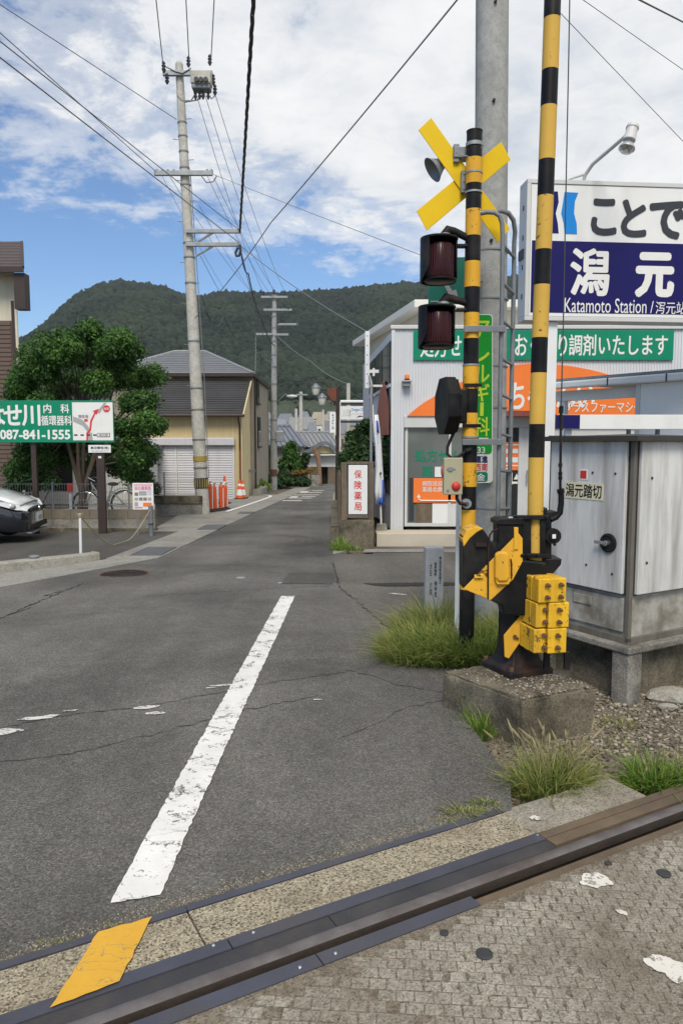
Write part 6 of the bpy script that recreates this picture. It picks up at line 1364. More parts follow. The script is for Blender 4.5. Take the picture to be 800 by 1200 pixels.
for u, v in [(100, 395), (85, 405), (115, 400), (128, 405), (60, 410), (45, 425), (72, 420), (35, 445), (55, 440), (100, 420), (125, 425), (145, 425), (162, 445), (140, 445), (170, 470), (172, 495), (155, 470), (160, 515), (145, 500), (155, 540), (168, 530), (115, 450), (90, 450), (70, 460), (45, 470), (28, 480), (60, 490), (90, 485), (120, 480), (35, 505), (65, 520), (100, 515), (130, 520), (50, 535), (140, 545), (80, 535), (25, 550), (45, 556), (35, 535), (12, 500), (160, 555), (118, 540), (30, 455), (150, 410), (40, 415), (25, 445), (50, 405), (22, 465), (38, 430), (75, 395), (105, 385), (140, 398), (175, 440), (180, 500)]:
    Y = TYr + g.uniform(-1.3, 1.3); rr = g.uniform(14, 21); bl_.append(bl(u + g.uniform(-3, 3), v + g.uniform(-3, 3), Y, rr, rr * 1.2, rr * .8))
tree('street_tree', 'bushy dark green tree behind the clinic board and block wall', tb, [at(60, 450, TYr), at(100, 430, TYr), at(135, 450, TYr + .4), at(90, 480, TYr - .4), at(125, 500, TYr)], bl_, 105000, .040, M_leaf, 12, .085)
bush('shrub', 'low dark shrub at the foot of the tree behind the block wall', 'shrub', [bl(35, 566, 17.0, 14, 12, 12), bl(62, 566, 17.0, 10, 12, 8), bl(15, 574, 17.0, 12, 12, 12)], 1500, .05, M_leaf_d, 7)
bush('shrub', 'small leafy shrub beside the poster in front of the shutters', 'shrub', [bl(172, 560, 19.6, 10, 10, 12), bl(182, 572, 19.6, 8, 8, 9), bl(165, 548, 19.6, 9, 9, 9)], 900, .045, M_leaf_d, 8)

# dark car at the left edge
cf = Vector((.985, .12, 0)).normalized(); cang = math.atan2(cf.y, cf.x); c0 = at(44.5, 600, 13.75)
car = thing('parked_car', 'dark compact car with shiny hood parked nose towards the road', 'car', (c0.x, c0.y, gz(13.6)), cang)
# local: nose at x=0, tail at x=-3.9, width 1.68
def car_section(x, hw, zl, zs, ztop, crown): # half outline from bottom to top
    return [(0, zl), (hw * .80, zl), (hw * .95, zl + .06), (hw, zl + .2), (hw, zs - .1), (hw * .985, zs), (hw * .93, zs + .05), (hw * .6, ztop - crown * .25), (0, ztop)]
secs = [(.0, .42, .26, .50, .60, .02), (-.03, .60, .20, .52, .64, .02), (-.12, .72, .18, .56, .70, .03), (-.30, .80, .18, .64, .78, .04), (-.6, .835, .20, .74, .88, .05), (-1.0, .84, .20, .82, .97, .05), (-1.25, .84, .2, .85, 1.0, .05), (-2.2, .845, .2, .88, .98, .05), (-3.3, .84, .22, .9, 1.0, .05), (-3.75, .8, .28, .88, .98, .05), (-3.9, .7, .34, .8, .92, .03)]
m_ = MB(); vs = []; nS_ = 0
for s_ in secs:
    h_ = car_section(*s_); ring = [(s_[0], -y, z) for y, z in h_] + [(s_[0], y, z) for y, z in h_[-2:0:-1]]; nS_ = len(ring); vs += ring
fs = [(i * nS_ + k, i * nS_ + (k + 1) % nS_, (i + 1) * nS_ + (k + 1) % nS_, (i + 1) * nS_ + k) for i in range(len(secs) - 1) for k in range(nS_)] + [tuple(range(nS_)), tuple((len(secs) - 1) * nS_ + k for k in range(nS_))[::-1]]
m_.add(vs, fs); 
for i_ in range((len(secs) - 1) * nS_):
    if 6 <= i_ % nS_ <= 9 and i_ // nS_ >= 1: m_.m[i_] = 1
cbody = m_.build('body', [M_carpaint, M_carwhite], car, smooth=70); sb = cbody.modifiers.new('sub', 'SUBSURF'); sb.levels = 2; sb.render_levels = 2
gsec = [(-.95, .70, .93, .95), (-1.75, .66, .93, 1.42), (-2.4, .64, .93, 1.52), (-3.2, .62, .93, 1.46), (-3.75, .62, .93, 1.0)]
m_ = MB(); vs = []
for x, hw, z0, z1 in gsec: vs += [(x, -hw - .08, z0), (x, -hw + .06, z1 - .06), (x, -hw * .5, z1), (x, hw * .5, z1), (x, hw - .06, z1 - .06), (x, hw + .08, z0)]
fs = [(i * 6 + k, i * 6 + k + 1, i * 6 + 7 + k, i * 6 + 6 + k) for i in range(4) for k in range(5)]
m_.add(vs, fs); cab_ = m_.build('cabin', M_darkglass, car, smooth=60); sb = cab_.modifiers.new('sub', 'SUBSURF'); sb.levels = 2; sb.render_levels = 2
m_ = MB(); m_.box(-3.3, -1.9, -.5, .5, 1.49, 1.535); m_.build('roof', M_carpaint, car, bevel=.02)
# light hood panel
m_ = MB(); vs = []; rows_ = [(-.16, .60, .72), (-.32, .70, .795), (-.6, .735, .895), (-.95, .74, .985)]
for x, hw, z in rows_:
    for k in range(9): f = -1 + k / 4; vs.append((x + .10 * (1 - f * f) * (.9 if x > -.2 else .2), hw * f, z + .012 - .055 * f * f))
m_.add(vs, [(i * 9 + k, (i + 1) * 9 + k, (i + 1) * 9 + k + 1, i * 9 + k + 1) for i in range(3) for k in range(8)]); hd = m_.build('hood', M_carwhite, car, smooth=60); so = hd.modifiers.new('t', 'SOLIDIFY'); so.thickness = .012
for sy in (-1, 1):
    m_ = MB(); pts = [(-.10, sy * .60, .60), (-.18, sy * .74, .62), (-.42, sy * .815, .70), (-.52, sy * .80, .785), (-.34, sy * .735, .765), (-.16, sy * .62, .70)]
    o_ = Vector((.03, sy * .03, .0)); m_.add([tuple(Vector(p) + o_) for p in pts] + [tuple(Vector(p) - o_ * 2) for p in pts], [tuple(range(6)) if sy < 0 else tuple(range(6))[::-1], *[(i, (i + 1) % 6, 6 + (i + 1) % 6, 6 + i) for i in range(6)]]); hl = m_.build('headlight', M_lens, car, smooth=30)
    m_ = MB(); m_.M = Matrix.Translation((-.22, sy * .76, .675)) @ rot_to((.6, sy * .8, .15)); m_.lathe([(.05, 0), (.055, .03), (.03, .045)], 14); m_.build('bulb', M_chrome, hl, smooth=40)
m_ = MB(); m_.box(-.02, .035, -.42, .42, .56, .63); gr = m_.build('grille', M_blackp, car, bevel=.015); m_ = MB(); m_.cyl((.03, 0, .60), (.045, 0, .60), .045, None, 18); m_.build('badge', M_chrome, gr)
m_ = MB(); m_.box(.0, .04, -.17, .17, .36, .53); m_.box(.041, .046, -.10, .11, .39, .47, 1); m_.build('number_plate', [M_whitepl, M_greyp], car, bevel=.004)
m_ = MB(); m_.box(-.04, .02, -.55, .55, .24, .33); m_.build('lower_grille', M_blackp, car, bevel=.015)
m_ = MB(); m_.box(-.06, .03, -.52, .52, .17, .195); m_.build('lip', M_galv_d, car, bevel=.006)
for x in (-.75, -3.15):
    for sy in (-1, 1):
        m_ = MB(); m_.M = Matrix.Translation((x, sy * .745, .29)) @ rot_to((0, sy, 0)); m_.lathe([(.16, -.08), (.27, -.09), (.29, -.06), (.29, .06), (.27, .1), (.17, .1), (.16, .06)], 28); wl = m_.build('wheel', M_tyre, car, smooth=50); m_ = MB(); m_.M = Matrix.Translation((x, sy * .745, .29)) @ rot_to((0, sy, 0)); m_.lathe([(.165, .02), (.165, .09), (.05, .10)], 20); m_.build('rim', M_galv, wl, smooth=40)

# white utility pole with switch box and arms
UY = 20.45
u0p = at(238, 602, UY); u1p = at(210, 76, UY)
up = thing('utility_pole', 'tall pale concrete utility pole with a switch box near its top', 'utility pole', (u0p.x, UY, gz(UY) - .05))
def upx(v): return u0p.x + (u1p.x - u0p.x) * (at(0, v, UY).z - u0p.z) / (u1p.z - u0p.z)
def upp(v, dx=0, dy=0): return Vector((upx(v) + dx, UY + dy, at(0, v, UY).z))
m_ = wm(up); m_.cyl((u0p.x, UY, gz(UY) - .05), upp(76), .19, .10, 20); m_.lathe([(.1, 0), (.08, .06), (.02, .07)], 20, 0, upp(76)); m_.build('shaft', M_pole, up, smooth=50)
def rad(v): return .19 - .09 * (602 - v) / 526
m_ = wm(up)
for v in (537.5,): m_.cyl(upp(v + 3), upp(v - 3), rad(v) + .012, None, 20)
m_.build('yellow_band', mat('dull_yellow_band', (.34, .25, .05), .6, .15, 6), up); 
m_ = wm(up); m_.cyl(upp(572), upp(560), rad(566) + .012, None, 20); sb_ = m_.build('striped_wrap', M_ink, up)
for k in range(9):
    a_ = R(-170 + 160 * k / 8); m_ = wm(up); c = upp(571); r_ = rad(566) + .014; m_.tube([(c.x + r_ * math.cos(a_), UY + r_ * math.sin(a_), c.z), (upp(561).x + r_ * math.cos(a_), UY + r_ * math.sin(a_), upp(561).z)], .014, 4); m_.build('wrap_stripe', MATS['dull_yellow_band'], sb_)
m_ = wm(up)
for v in (144, 160, 178, 197, 217, 285, 302, 332, 400, 455, 480, 515, 548): m_.cyl(upp(v + .8), upp(v - .8), rad(v) + .014, None, 18)
m_.build('steel_band', M_galv_d, up)
for v in list(range(140, 560, 24)):
    sx = 1 if (v // 24) % 2 else -1; m_ = wm(up); p = upp(v); m_.cyl(p, (p.x + sx * .26, UY - .05, p.z), .008, None, 6); m_.build('climbing_step', M_galv_d, up)
def arm(u0, u1, v, dy=-.12, th=.045, nm='crossarm'):
    a, b = at(u0, v, UY + dy), at(u1, v - (0), UY + dy); m_ = wm(up); m_.box(a.x, b.x, UY + dy - .05, UY + dy + .05, a.z - th, b.z + th); return m_.build(nm, M_galv, up, bevel=.006)
arm(191, 249, 86, -.14, .06); arm(181, 249, 203, -.16, .06); a3 = arm(218, 282, 271, -.16, .05); a4 = arm(218, 282, 286.5, -.16, .05)
for v, dv in ((271, 14), (286.5, 14)):
    m_ = wm(up); m_.tube([at(251, v + 1, UY - .16), at(229, v + dv, UY - .16)], .03, 6); m_.build('brace', M_galv, up)
a, b = at(225, 107, UY - .35), at(248, 86, UY - .35); m_ = wm(up); m_.box(a.x, b.x, UY - .55, UY - .2, a.z + .12, b.z); sx_ = m_.build('switch_box', M_pole, up, bevel=.03); m_ = wm(up); m_.box(a.x + .02, b.x - .02, UY - .53, UY - .22, a.z, a.z + .119); m_.build('box_base', M_galv_d, sx_, bevel=.03)
for u in (230.5, 236, 241.5): p = at(u, 94, UY - .55); m_ = wm(up); m_.cyl((p.x, UY - .62, p.z), (p.x, UY - .55, p.z), .06, None, 10); m_.build('bushing', M_insul, sx_)
for u in (229, 234, 238, 244): p = at(u, 107, UY - .4); m_ = wm(up); m_.lathe([(.025, 0), (.05, -.04), (.03, -.08), (.05, -.12), (.02, -.2)], 8, 0, p); m_.build('bushing', M_insul, sx_)
for u, v in ((192, 82), (221, 76), (246, 74), (196, 96), (250, 97), (252, 109)):
    p = at(u, v, UY - .2); m_ = wm(up); m_.lathe([(.015, .22), (.05, .17), (.03, .14), (.06, .1), (.03, .06), (.06, .02), (.02, -.06)], 10, 0, p); m_.build('insulator', M_insul, up, smooth=30)
for u in (184, 191, 197, 204, 243, 248): p = at(u, 203, UY - .16); m_ = wm(up); m_.lathe([(.012, -.05), (.04, -.02), (.04, .08), (.02, .1)], 8, 0, p); m_.build('insulator', M_galv_d, up, smooth=30)
m_ = wm(up); m_.tube([at(279, 290, UY - .2), at(276, 296, UY - .2), at(277, 300, UY - .2), at(280, 300, UY - .2), at(282, 294, UY - .2), at(281, 287, UY - .2)], .035, 8); m_.build('cable_loop', M_wire, up, smooth=60)
m_ = wm(up); m_.tube([at(u, v, UY - .3) for u, v in ((229, 110), (224, 118), (213, 118), (208, 112))], .018, 6); m_.tube([at(u, v, UY - .3) for u, v in ((238, 110), (232, 117), (216, 120))], .015, 6); m_.tube([at(u, v, UY - .3) for u, v in ((244, 110), (248, 116), (252, 112))], .015, 6); m_.tube([at(u, v, UY - .2) for u, v in ((224, 80), (214, 86), (206, 84), (194, 78))], .015, 6); m_.tube([at(u, v, UY - .2) for u, v in ((236, 206), (242, 214), (250, 213), (254, 206))], .015, 6); m_.build('jumper_cable', M_wire_g, up, smooth=60)
m_ = wm(up); m_.tube([upp(200, .16, -.1), upp(300, .2, -.1), upp(440, .24, -.06), upp(560, .22, -.04)], .012, 5); m_.build('ground_wire', M_wire_g, up)

# orange posts and cones by the pole
def pylon(label, u, v, h, tilt=0):
    Y = 20.9 + (602 - v) * .17; p = at(u, v, Y); o = thing('delineator_post', label, 'delineator', (p.x, Y, gz(Y)), 0, 'orange delineator posts beside the utility pole')
    MB().lathe([(.17, 0), (.17, .03), (.12, .07), (.07, .08)], 14).build('base', M_blackp, o, smooth=30); MB().lathe([(.062, .081), (.060, h - .05), (.05, h), (.02, h + .02)], 14).build('tube', M_orange, o, smooth=50)
    m_ = MB(); m_.box(.066, .085, -.03, .03, .1, h * .9); m_.build('reflective_strip', M_whitepl, o); m_ = MB(); m_.tube([(0, 0, h + .02), (.0, 0, h + .07), (.05, 0, h + .07)], .015, 5); m_.build('hook', M_ink, o); o.rotation_euler = (0, R(tilt), 0); return o
pylon('orange post with white strip nearest the pale pole, tallest of the cluster', 246.5, 601, .80); pylon('second orange post from the pale pole, upright', 252.5, 599, .74, -2); pylon('third orange post from the pale pole, with dark hook', 259, 597, .74); pylon('fourth orange post from the pole, partly behind the others', 263.5, 594, .72, 2)
def cone(label, u, v, Y, h, m=M_orange):
    p = at(u, v, Y); o = thing('traffic_cone', label, 'traffic cone', (p.x, Y, gz(Y)), 0, 'traffic cones in front of the shutters')
    m_ = MB(); m_.box(-.19, .19, -.19, .19, 0, .04); m_.build('base', M_blk_dirty, o, bevel=.01)
    r = lambda z: .15 - .12 * z / h
    for z0, z1, mm, nm in ((.041, h * .2, m, 'cone'), (h * .2, h * .5, M_whitepl, 'white_collar'), (h * .5, h * .68, m, 'cone'), (h * .68, h * .8, M_whitepl, 'white_collar'), (h * .8, h, m, 'cone')): MB().lathe([(r(z0), z0), (r(z1), z1)], 14).build(nm, mm, o, smooth=50)
    return o
cone('slim red and white cone standing behind the orange posts', 263.5, 589, 25.2, .95); cone('orange cone with a broad white collar at the ochre house corner', 281, 583, 28.2, .74); cone('orange cone half hidden behind the collared cone at the house corner', 284.5, 582, 28.6, .70)

# ochre house with shutters
HY = 28.8; hz0 = gz(HY) - .05
xl, xr = at(160, 0, HY).x, at(276, 0, HY).x
oh = thing('ochre_house', 'ochre two storey house with roller shutters and a slate lean-to roof', 'house', (xr, HY, hz0))
zev = at(0, 487, HY).z; zrd = at(0, 446, HY + 2.2).z; xrr = xr - .05
m_ = wm(oh); m_.box(xl, xr, HY, HY + 2.4, hz0, zev - .02); m_.build('wall', M_yellowwall, oh)
# right gable side strip
xs0, xs1 = at(278, 0, HY).x, at(285, 0, HY + .3).x
m_ = wm(oh); pts = [(HY + .02, hz0), (HY + 3.4, hz0), (HY + 3.4, zrd + .1), (HY + 2.2, zrd - .05), (HY + .02, zev - .12)]; m_.prism(pts, xr + .001, xr + .04, axis='X'); m_.build('side_wall', M_palewall, oh)
# lean-to roof of slate rows
for k in range(16):
    f0, f1 = k / 16, (k + 1) / 16; y0, y1 = HY - .35 + (2.6) * f0, HY - .35 + 2.6 * f1; z0_, z1_ = zev + (zrd - zev) * f0, zev + (zrd - zev) * f1
    m_ = wm(oh); m_.add([(xl - .2, y0, z0_ + .012), (xr + .12, y0, z0_ + .012), (xr + .12, y1 + .03, z1_), (xl - .2, y1 + .03, z1_), (xl - .2, y0, z0_ - .0), (xr + .12, y0, z0_ - .0)], [(0, 1, 2, 3), (4, 5, 1, 0)]); m_.build('shingle_row', M_dkroof, oh)
m_ = wm(oh); m_.prism([(HY - .36, zev - .10), (HY + 2.3, zrd - .08), (HY + 2.3, zrd + .03), (HY - .36, zev + .03)], xr + .121, xr + .17, axis='X'); m_.build('barge_board', M_palewall, oh)
m_ = wm(oh); m_.tube([(xl - .2, HY - .40, zev - .01), (xr + .2, HY - .40, zev - .01)], .05, 8); gt_ = m_.build('gutter', M_brownpost, oh, smooth=50); m_ = wm(oh); m_.tube([(xr - .05, HY - .38, zev - .04), (xr - .06, HY - .1, zev - .25), (xr - .04, HY - .05, zev - .4), (xr - .04, HY - .05, hz0 + .9)], .035, 8); m_.build('downpipe', M_brownpost, gt_, smooth=50); m_ = wm(oh); m_.tube([(xr - .04, HY - .05, hz0 + 1.9), (xr - .04, HY - .05, hz0)], .037, 8); m_.build('downpipe', mat('red_brown_pipe', (.20, .07, .04), .6, .15, 6), gt_, smooth=50)
# upper storey and its hipped slate roof
ux0, ux1 = at(118, 0, 31.4).x, at(291, 0, 31.4).x; uze = at(0, 437, 30.9).z
m_ = wm(oh); m_.box(ux0, ux1, 31.4, 38.2, hz0, uze + .02); m_.build('upper_wall', M_greybrown, oh)
ry = 34.2; ra, rb = at(205, 412, ry), at(241, 412, ry); ex0, ex1 = ux0 - .45, at(297, 437, 30.9).x; ey0, ey1 = 30.9, 38.7
m_ = wm(oh); E_ = [(ex0, ey0, uze), (ex1, ey0, uze), (ex1, ey1, uze), (ex0, ey1, uze), (ra.x, ry, ra.z), (rb.x, ry, rb.z)]; m_.add(E_, [(0, 1, 5, 4), (1, 2, 5), (2, 3, 4, 5), (3, 0, 4), (3, 2, 1, 0)]); rf = m_.build('hip_roof', M_grroof, oh)
for k in range(1, 12):
    f = k / 12; a = Vector(E_[0]).lerp(Vector(E_[4]), f); b = Vector(E_[1]).lerp(Vector(E_[5]), f); m_ = wm(oh); m_.box(a.x, b.x, a.y - .06, a.y + .05, a.z - .01, a.z + .018); m_.build('shingle_row', M_grroof, rf)
for p, q in ((E_[0], E_[4]), (E_[1], E_[5]), (E_[4], E_[5])): m_ = wm(oh); m_.tube([p, q], .07, 6); m_.build('ridge_cap', M_galv, rf)
m_ = wm(oh); m_.box(ex0, ex1, ey0 - .03, ey0 + .02, uze - .14, uze - .001); m_.box(ex1 - .03, ex1 + .02, ey0 + .021, ey1, uze - .14, uze - .001); m_.build('fascia', M_brownpost, rf)
for y, z0_, z1_ in ((32.6, zev + .7, zev + 1.9), (33.0, zev - 1.2, zev + .1)):
    m_ = wm(oh); m_.box(ux1 + .0, ux1 + .06, y, y + .9, z0_, z1_); wn = m_.build('window', M_darkglass, oh); m_ = wm(oh); m_.box(ux1 + .0, ux1 + .12, y - .05, y + .95, z0_ - .06, z0_ - .001); m_.build('sill', M_brownpost, wn)
m_ = wm(oh); m_.tube([(ux1 + .06, 31.7, uze - .1), (ux1 + .06, 31.7, hz0)], .04, 6); m_.build('side_pipe', M_brownpost, oh)
# roller shutters, built slat by slat
def shutter(u0, u1, v0, v1, Y, nm='shutter'):
    a, b = at(u0, v1, Y), at(u1, v0, Y); n_ = 22; sh_ = None
    m_ = wm(oh); m_.box(a.x, b.x, Y - .01, Y + .06, max(a.z, hz0), b.z); sh_ = m_.build(nm, M_trim, oh); hgt_ = b.z - max(a.z, hz0)
    for k in range(n_):
        z = max(a.z, hz0) + hgt_ * k / n_; m_ = wm(oh); m_.add([(a.x, Y - .012, z + .004), (b.x, Y - .012, z + .004), (b.x, Y - .026, z + hgt_ / n_ * .35), (a.x, Y - .026, z + hgt_ / n_ * .35), (b.x, Y - .012, z + hgt_ / n_ - .006), (a.x, Y - .012, z + hgt_ / n_ - .006)], [(0, 1, 2, 3), (3, 2, 4, 5)]); m_.build('slat', M_shutter, sh_)
    return sh_
for u0, u1 in ((165, 206.5), (209, 240), (243, 274)): shutter(u0, u1, 523, 592, HY - .02)
m_ = wm(oh); a, b = at(163, 522, HY - .2), at(274.5, 513, HY - .2); m_.box(a.x, b.x, HY - .22, HY - .001, a.z, b.z); m_.build('shutter_box', M_shutter, oh, bevel=.03)
for u in (207.7, 241.5, 274.6): a = at(u, 592, HY); m_ = wm(oh); m_.box(a.x - .04, a.x + .04, HY - .06, HY - .0, hz0, at(0, 523, HY).z); m_.build('shutter_post', M_trim, oh)
# planks on the ochre wall
for k in range(6): x = xl + (xr - xl) * (k + .5) / 6; m_ = wm(oh); m_.box(x - .012, x + .012, HY - .008, HY - .0, at(0, 512, HY).z, zev - .05); m_.build('wall_joint', M_palewall, oh)

# pale house seen through the tree
pw = thing('pale_outhouse', 'pale plastered outhouse half hidden behind the tree', 'outhouse', (-10, 25.5, gz(25) - .05))
a, b = at(30, 600, 25.5), at(158, 527, 25.5); m_ = wm(pw); m_.box(a.x, b.x, 25.5, 28.6, gz(25) - .05, b.z); m_.build('wall', M_plaster, pw); m_ = wm(pw); m_.box(a.x - .2, b.x + .2, 25.2, 28.8, b.z, b.z + .12); m_.build('roof', M_tileroof2, pw)
for u in (150, 138): p = at(u, 0, 25.4); m_ = wm(pw); m_.box(p.x - .06, p.x + .06, 25.38, 25.49, gz(25), b.z); m_.build('post', M_palewall, pw)
for u0, u1 in ((60, 85), (95, 120)): a, q = at(u0, 575, 25.5), at(u1, 540, 25.5); m_ = wm(pw); m_.box(a.x, q.x, 25.47, 25.5, a.z, q.z); m_.build('window', M_darkglass, pw)
# brown house at the left edge
NYh = 17.2; bh = thing('brown_house', 'brown and cream two storey house at the left edge', 'house', (at(20, 0, NYh).x, 21.0, gz(NYh)))
xq = at(20, 400, NYh + 2.4).x; YW = NYh + 2.4
a = at(-160, 0, YW).x
zc1 = at(0, 376, YW).z; zc2 = at(0, 316, YW).z
kq = (YW + 5) / YW * 1.01; m_ = wm(bh); m_.prism([(a - 4, YW + 5), (a, YW), (xq, YW), (xq * kq, YW + 5)], zc1 + .001, zc2, axis='Z'); m_.build('upper_wall', M_creamwall, bh)
m_ = wm(bh); m_.prism([(a - 4, YW + 5), (a, YW - .03), (xq - .1, YW - .03), ((xq - .1) * kq, YW + 5)], gz(NYh) - .05, zc1, axis='Z'); lw = m_.build('lower_wall', M_brownside, bh)
n_ = 44
for k in range(n_):
    z = gz(NYh) + (zc1 - gz(NYh)) * k / n_; m_ = wm(bh); m_.add([(a, YW - .032, z + (zc1 - gz(NYh)) / n_), (xq - .13, YW - .032, z + (zc1 - gz(NYh)) / n_), (xq - .13, YW - .052, z), (a, YW - .052, z), (xq - .13, YW - .032, z - .0), (a, YW - .032, z - .0)], [(3, 2, 1, 0), (5, 4, 2, 3)]); m_.build('siding_board', M_brownside, lw)
m_ = wm(bh); m_.box(xq - .09, xq + .0, YW - .06, YW + .001, gz(NYh), zc1 + .5); m_.build('corner_trim', M_brownpost, bh)
m_ = wm(bh); m_.tube([(xq + .03, YW - .05, zc2 - .1), (xq + .05, YW - .05, gz(NYh))], .04, 8); m_.build('downpipe', M_creamwall, bh, smooth=50)
zr0, zr1 = at(0, 314, YW - .5).z, at(0, 281, YW + 1.2).z; xe = at(27.5, 300, YW - .5).x
for k in range(9):
    f0, f1 = k / 9, (k + 1) / 9; y0, y1 = YW - .55 + 1.9 * f0, YW - .55 + 1.9 * f1; m_ = wm(bh); z0_, z1_ = zr0 + (zr1 - zr0) * f0, zr0 + (zr1 - zr0) * f1; x0_, x1_ = xe * y0 / (YW - .55), xe * y1 / (YW - .55); m_.add([(a - 2, y0, z0_ + .03), (x0_, y0, z0_ + .03), (x1_, y1 + .03, z1_ + .005), (a - 2, y1 + .03, z1_ + .005), (a - 2, y0, z0_), (x0_, y0, z0_)], [(0, 1, 2, 3), (4, 5, 1, 0)]); m_.build('tile_row', M_brownroof, bh)
m_ = wm(bh); m_.box(a, xe + .02, YW - .6, YW - .54, zr0 - .12, zr0 + .02); m_.build('fascia', M_brownpost, bh)
q0, q1 = at(17.5, 362, YW - .5), at(28.5, 314, YW - .5); m_ = wm(bh); m_.box(q0.x, q1.x, YW - .5, YW - .2, q0.z, q1.z - .12); m_.build('side_eave', M_brownpost, bh)
p_, q_ = Vector((xe, YW - .56, zr0 + .0)), Vector((xe * (YW + 1.36) / (YW - .55), YW + 1.36, zr1 - .02)); m_ = wm(bh); m_.tube([p_, q_], .05, 4); m_.build('verge', M_brownpost, bh)

# ------------------------------------------------------------------ far down the street
VY = 38.1; v0p, v1p = at(320.5, 573, VY), at(321.5, 345, VY)
u2 = thing('utility_pole', 'grey concrete utility pole farther down the street beside the hedge', 'utility pole', (v0p.x, VY, gz(VY) - .05))
m_ = wm(u2); m_.cyl((v0p.x, VY, gz(VY) - .05), v1p, .19, .11, 16); m_.build('shaft', M_pole2, u2, smooth=50)
m_ = wm(u2); m_.cyl(at(320.5, 558, VY), at(320.5, 550, VY), .20, None, 16); m_.build('brown_band', M_rust, u2)
for a, b, v in ((306, 337, 348), (309, 342, 363), (325, 349, 380), (300, 320, 391.5), (322, 338, 392)):
    m_ = wm(u2); p, q = at(a, v, VY - .15), at(b, v, VY - .15); m_.box(p.x, q.x, VY - .2, VY - .1, p.z - .05, p.z + .05); m_.build('crossarm', M_galv, u2)
for u, v in ((309, 344), (321, 342), (334, 343.5), (313, 360), (329, 360), (338, 361), (326, 378), (348, 379)):
    p = at(u, v, VY - .15); m_ = wm(u2); m_.lathe([(.03, -.1), (.08, -.05), (.05, 0), (.08, .05), (.03, .12)], 8, 0, p); m_.build('insulator', M_insul, u2)
m_ = wm(u2)
for v in (352, 371, 384, 400, 416, 430, 450, 470, 492, 515): p = at(321, v, VY); m_.cyl((p.x, VY, p.z - .03), (p.x, VY, p.z + .03), .2 - .08 * (573 - v) / 228 + .012, None, 14)
m_.build('steel_band', M_galv_d, u2)
m_ = wm(u2); m_.box(*(lambda p: (p.x + .1, p.x + .5, VY - .2, VY + .1, p.z - .25, p.z + .3))(at(321, 512, VY))); m_.build('meter_box', M_galv, u2, bevel=.03)
m_ = wm(u2); m_.tube([at(326, 470, VY), at(334, 462, VY - .1), at(340, 464, VY - .2)], .03, 6); sl2 = m_.build('lamp_arm', M_galv_d, u2); p = at(342, 464.5, VY - .2); m_ = wm(u2); m_.ball(p, .18, sq=(1.6, .8, .5)); m_.build('lamp_head', M_trim, sl2, smooth=60)
def simple_pole(u, vb, vt, Y, label, arms, r=.15):
    b, t_ = at(u, vb, Y), at(u, vt, Y); o = thing('utility_pole', label, 'utility pole', (b.x, Y, gz(Y))); m_ = wm(o); m_.cyl((b.x, Y, min(b.z, gz(Y))), (t_.x, Y, t_.z), r, r * .7, 12); m_.build('shaft', M_pole, o, smooth=50)
    for a, c, v in arms: m_ = wm(o); p, q = at(a, v, Y - .15), at(c, v, Y - .15); m_.box(p.x, q.x, Y - .2, Y - .1, p.z - .06, p.z + .06); m_.build('crossarm', M_galv, o)
simple_pole(352.5, 530, 459, 70, 'small grey utility pole standing among the far tiled roofs', ((347, 360, 462.5),), .22); simple_pole(347, 500, 479, 110, 'short pale post left of the small far utility pole', (), .3)
simple_pole(378.5, 520, 480, 90, 'thin far post beside the street lamp lanterns', (), .2)

# houses with tiled roofs at the bend
def tiled(name, label, u0, u1, ve, vr, Y, dY, m, wall, vb=568, hip=0.0, ribs=True, ridge=(None, None)):
    e0_, e1_ = at(u0, ve, Y), at(u1, ve, Y); zr_ = at(0, vr, Y + dY).z; zb_ = gz(Y) - .05
    o = thing(name, label, 'house', ((e0_.x + e1_.x) / 2, Y, zb_)); ov = .4
    m_ = wm(o); m_.box(e0_.x + ov, e1_.x - ov, Y + .5, Y + dY * 2 - .5, zb_, e0_.z + .05); m_.build('wall', wall, o)
    r0_ = at(ridge[0] if ridge[0] is not None else u0, vr, Y + dY).x if ridge[0] is not None else e0_.x + hip; r1_ = at(ridge[1], vr, Y + dY).x if ridge[1] is not None else e1_.x - hip
    m_ = wm(o); E = [(e0_.x, Y, e0_.z), (e1_.x, Y, e0_.z), (e1_.x, Y + 2 * dY, e0_.z), (e0_.x, Y + 2 * dY, e0_.z), (r0_, Y + dY, zr_), (r1_, Y + dY, zr_)]
    m_.add(E, [(0, 1, 5, 4), (1, 2, 5), (2, 3, 4, 5), (3, 0, 4), (3, 2, 1, 0)]); rf = m_.build('roof', m, o)
    if ribs:
        n_ = max(6, int((e1_.x - e0_.x) / .32)); me_ = None
        for k in range(n_ + 1):
            f = k / n_; a = Vector(E[0]).lerp(Vector(E[1]), f); b = Vector(E[4]).lerp(Vector(E[5]), f); m_ = wm(o); m_.tube([a + Vector((0, -.02, .03)), b + Vector((0, 0, .03))], .055, 5); m_.build('tile_column', m, rf)
        m_ = wm(o); m_.tube([E[4], E[5]], .16, 6); m_.build('ridge_tile', m, rf)
    m_ = wm(o); m_.box(e0_.x, e1_.x, Y - .03, Y + .02, e0_.z - .14, e0_.z - .002); m_.build('eave_board', M_ink, rf)
    return o
tiled('tiled_house', 'house with a blue grey ribbed tile roof behind the utility pole', 300, 357, 523, 499.5, 47, 4, M_tileroof, M_greybrown, ridge=(292, 340))
tiled('tiled_house', 'house with a pale grey tile roof behind the white gatehouse', 343, 398, 524, 507, 55, 5, M_tileroof2, M_plaster, ridge=(335, 385))
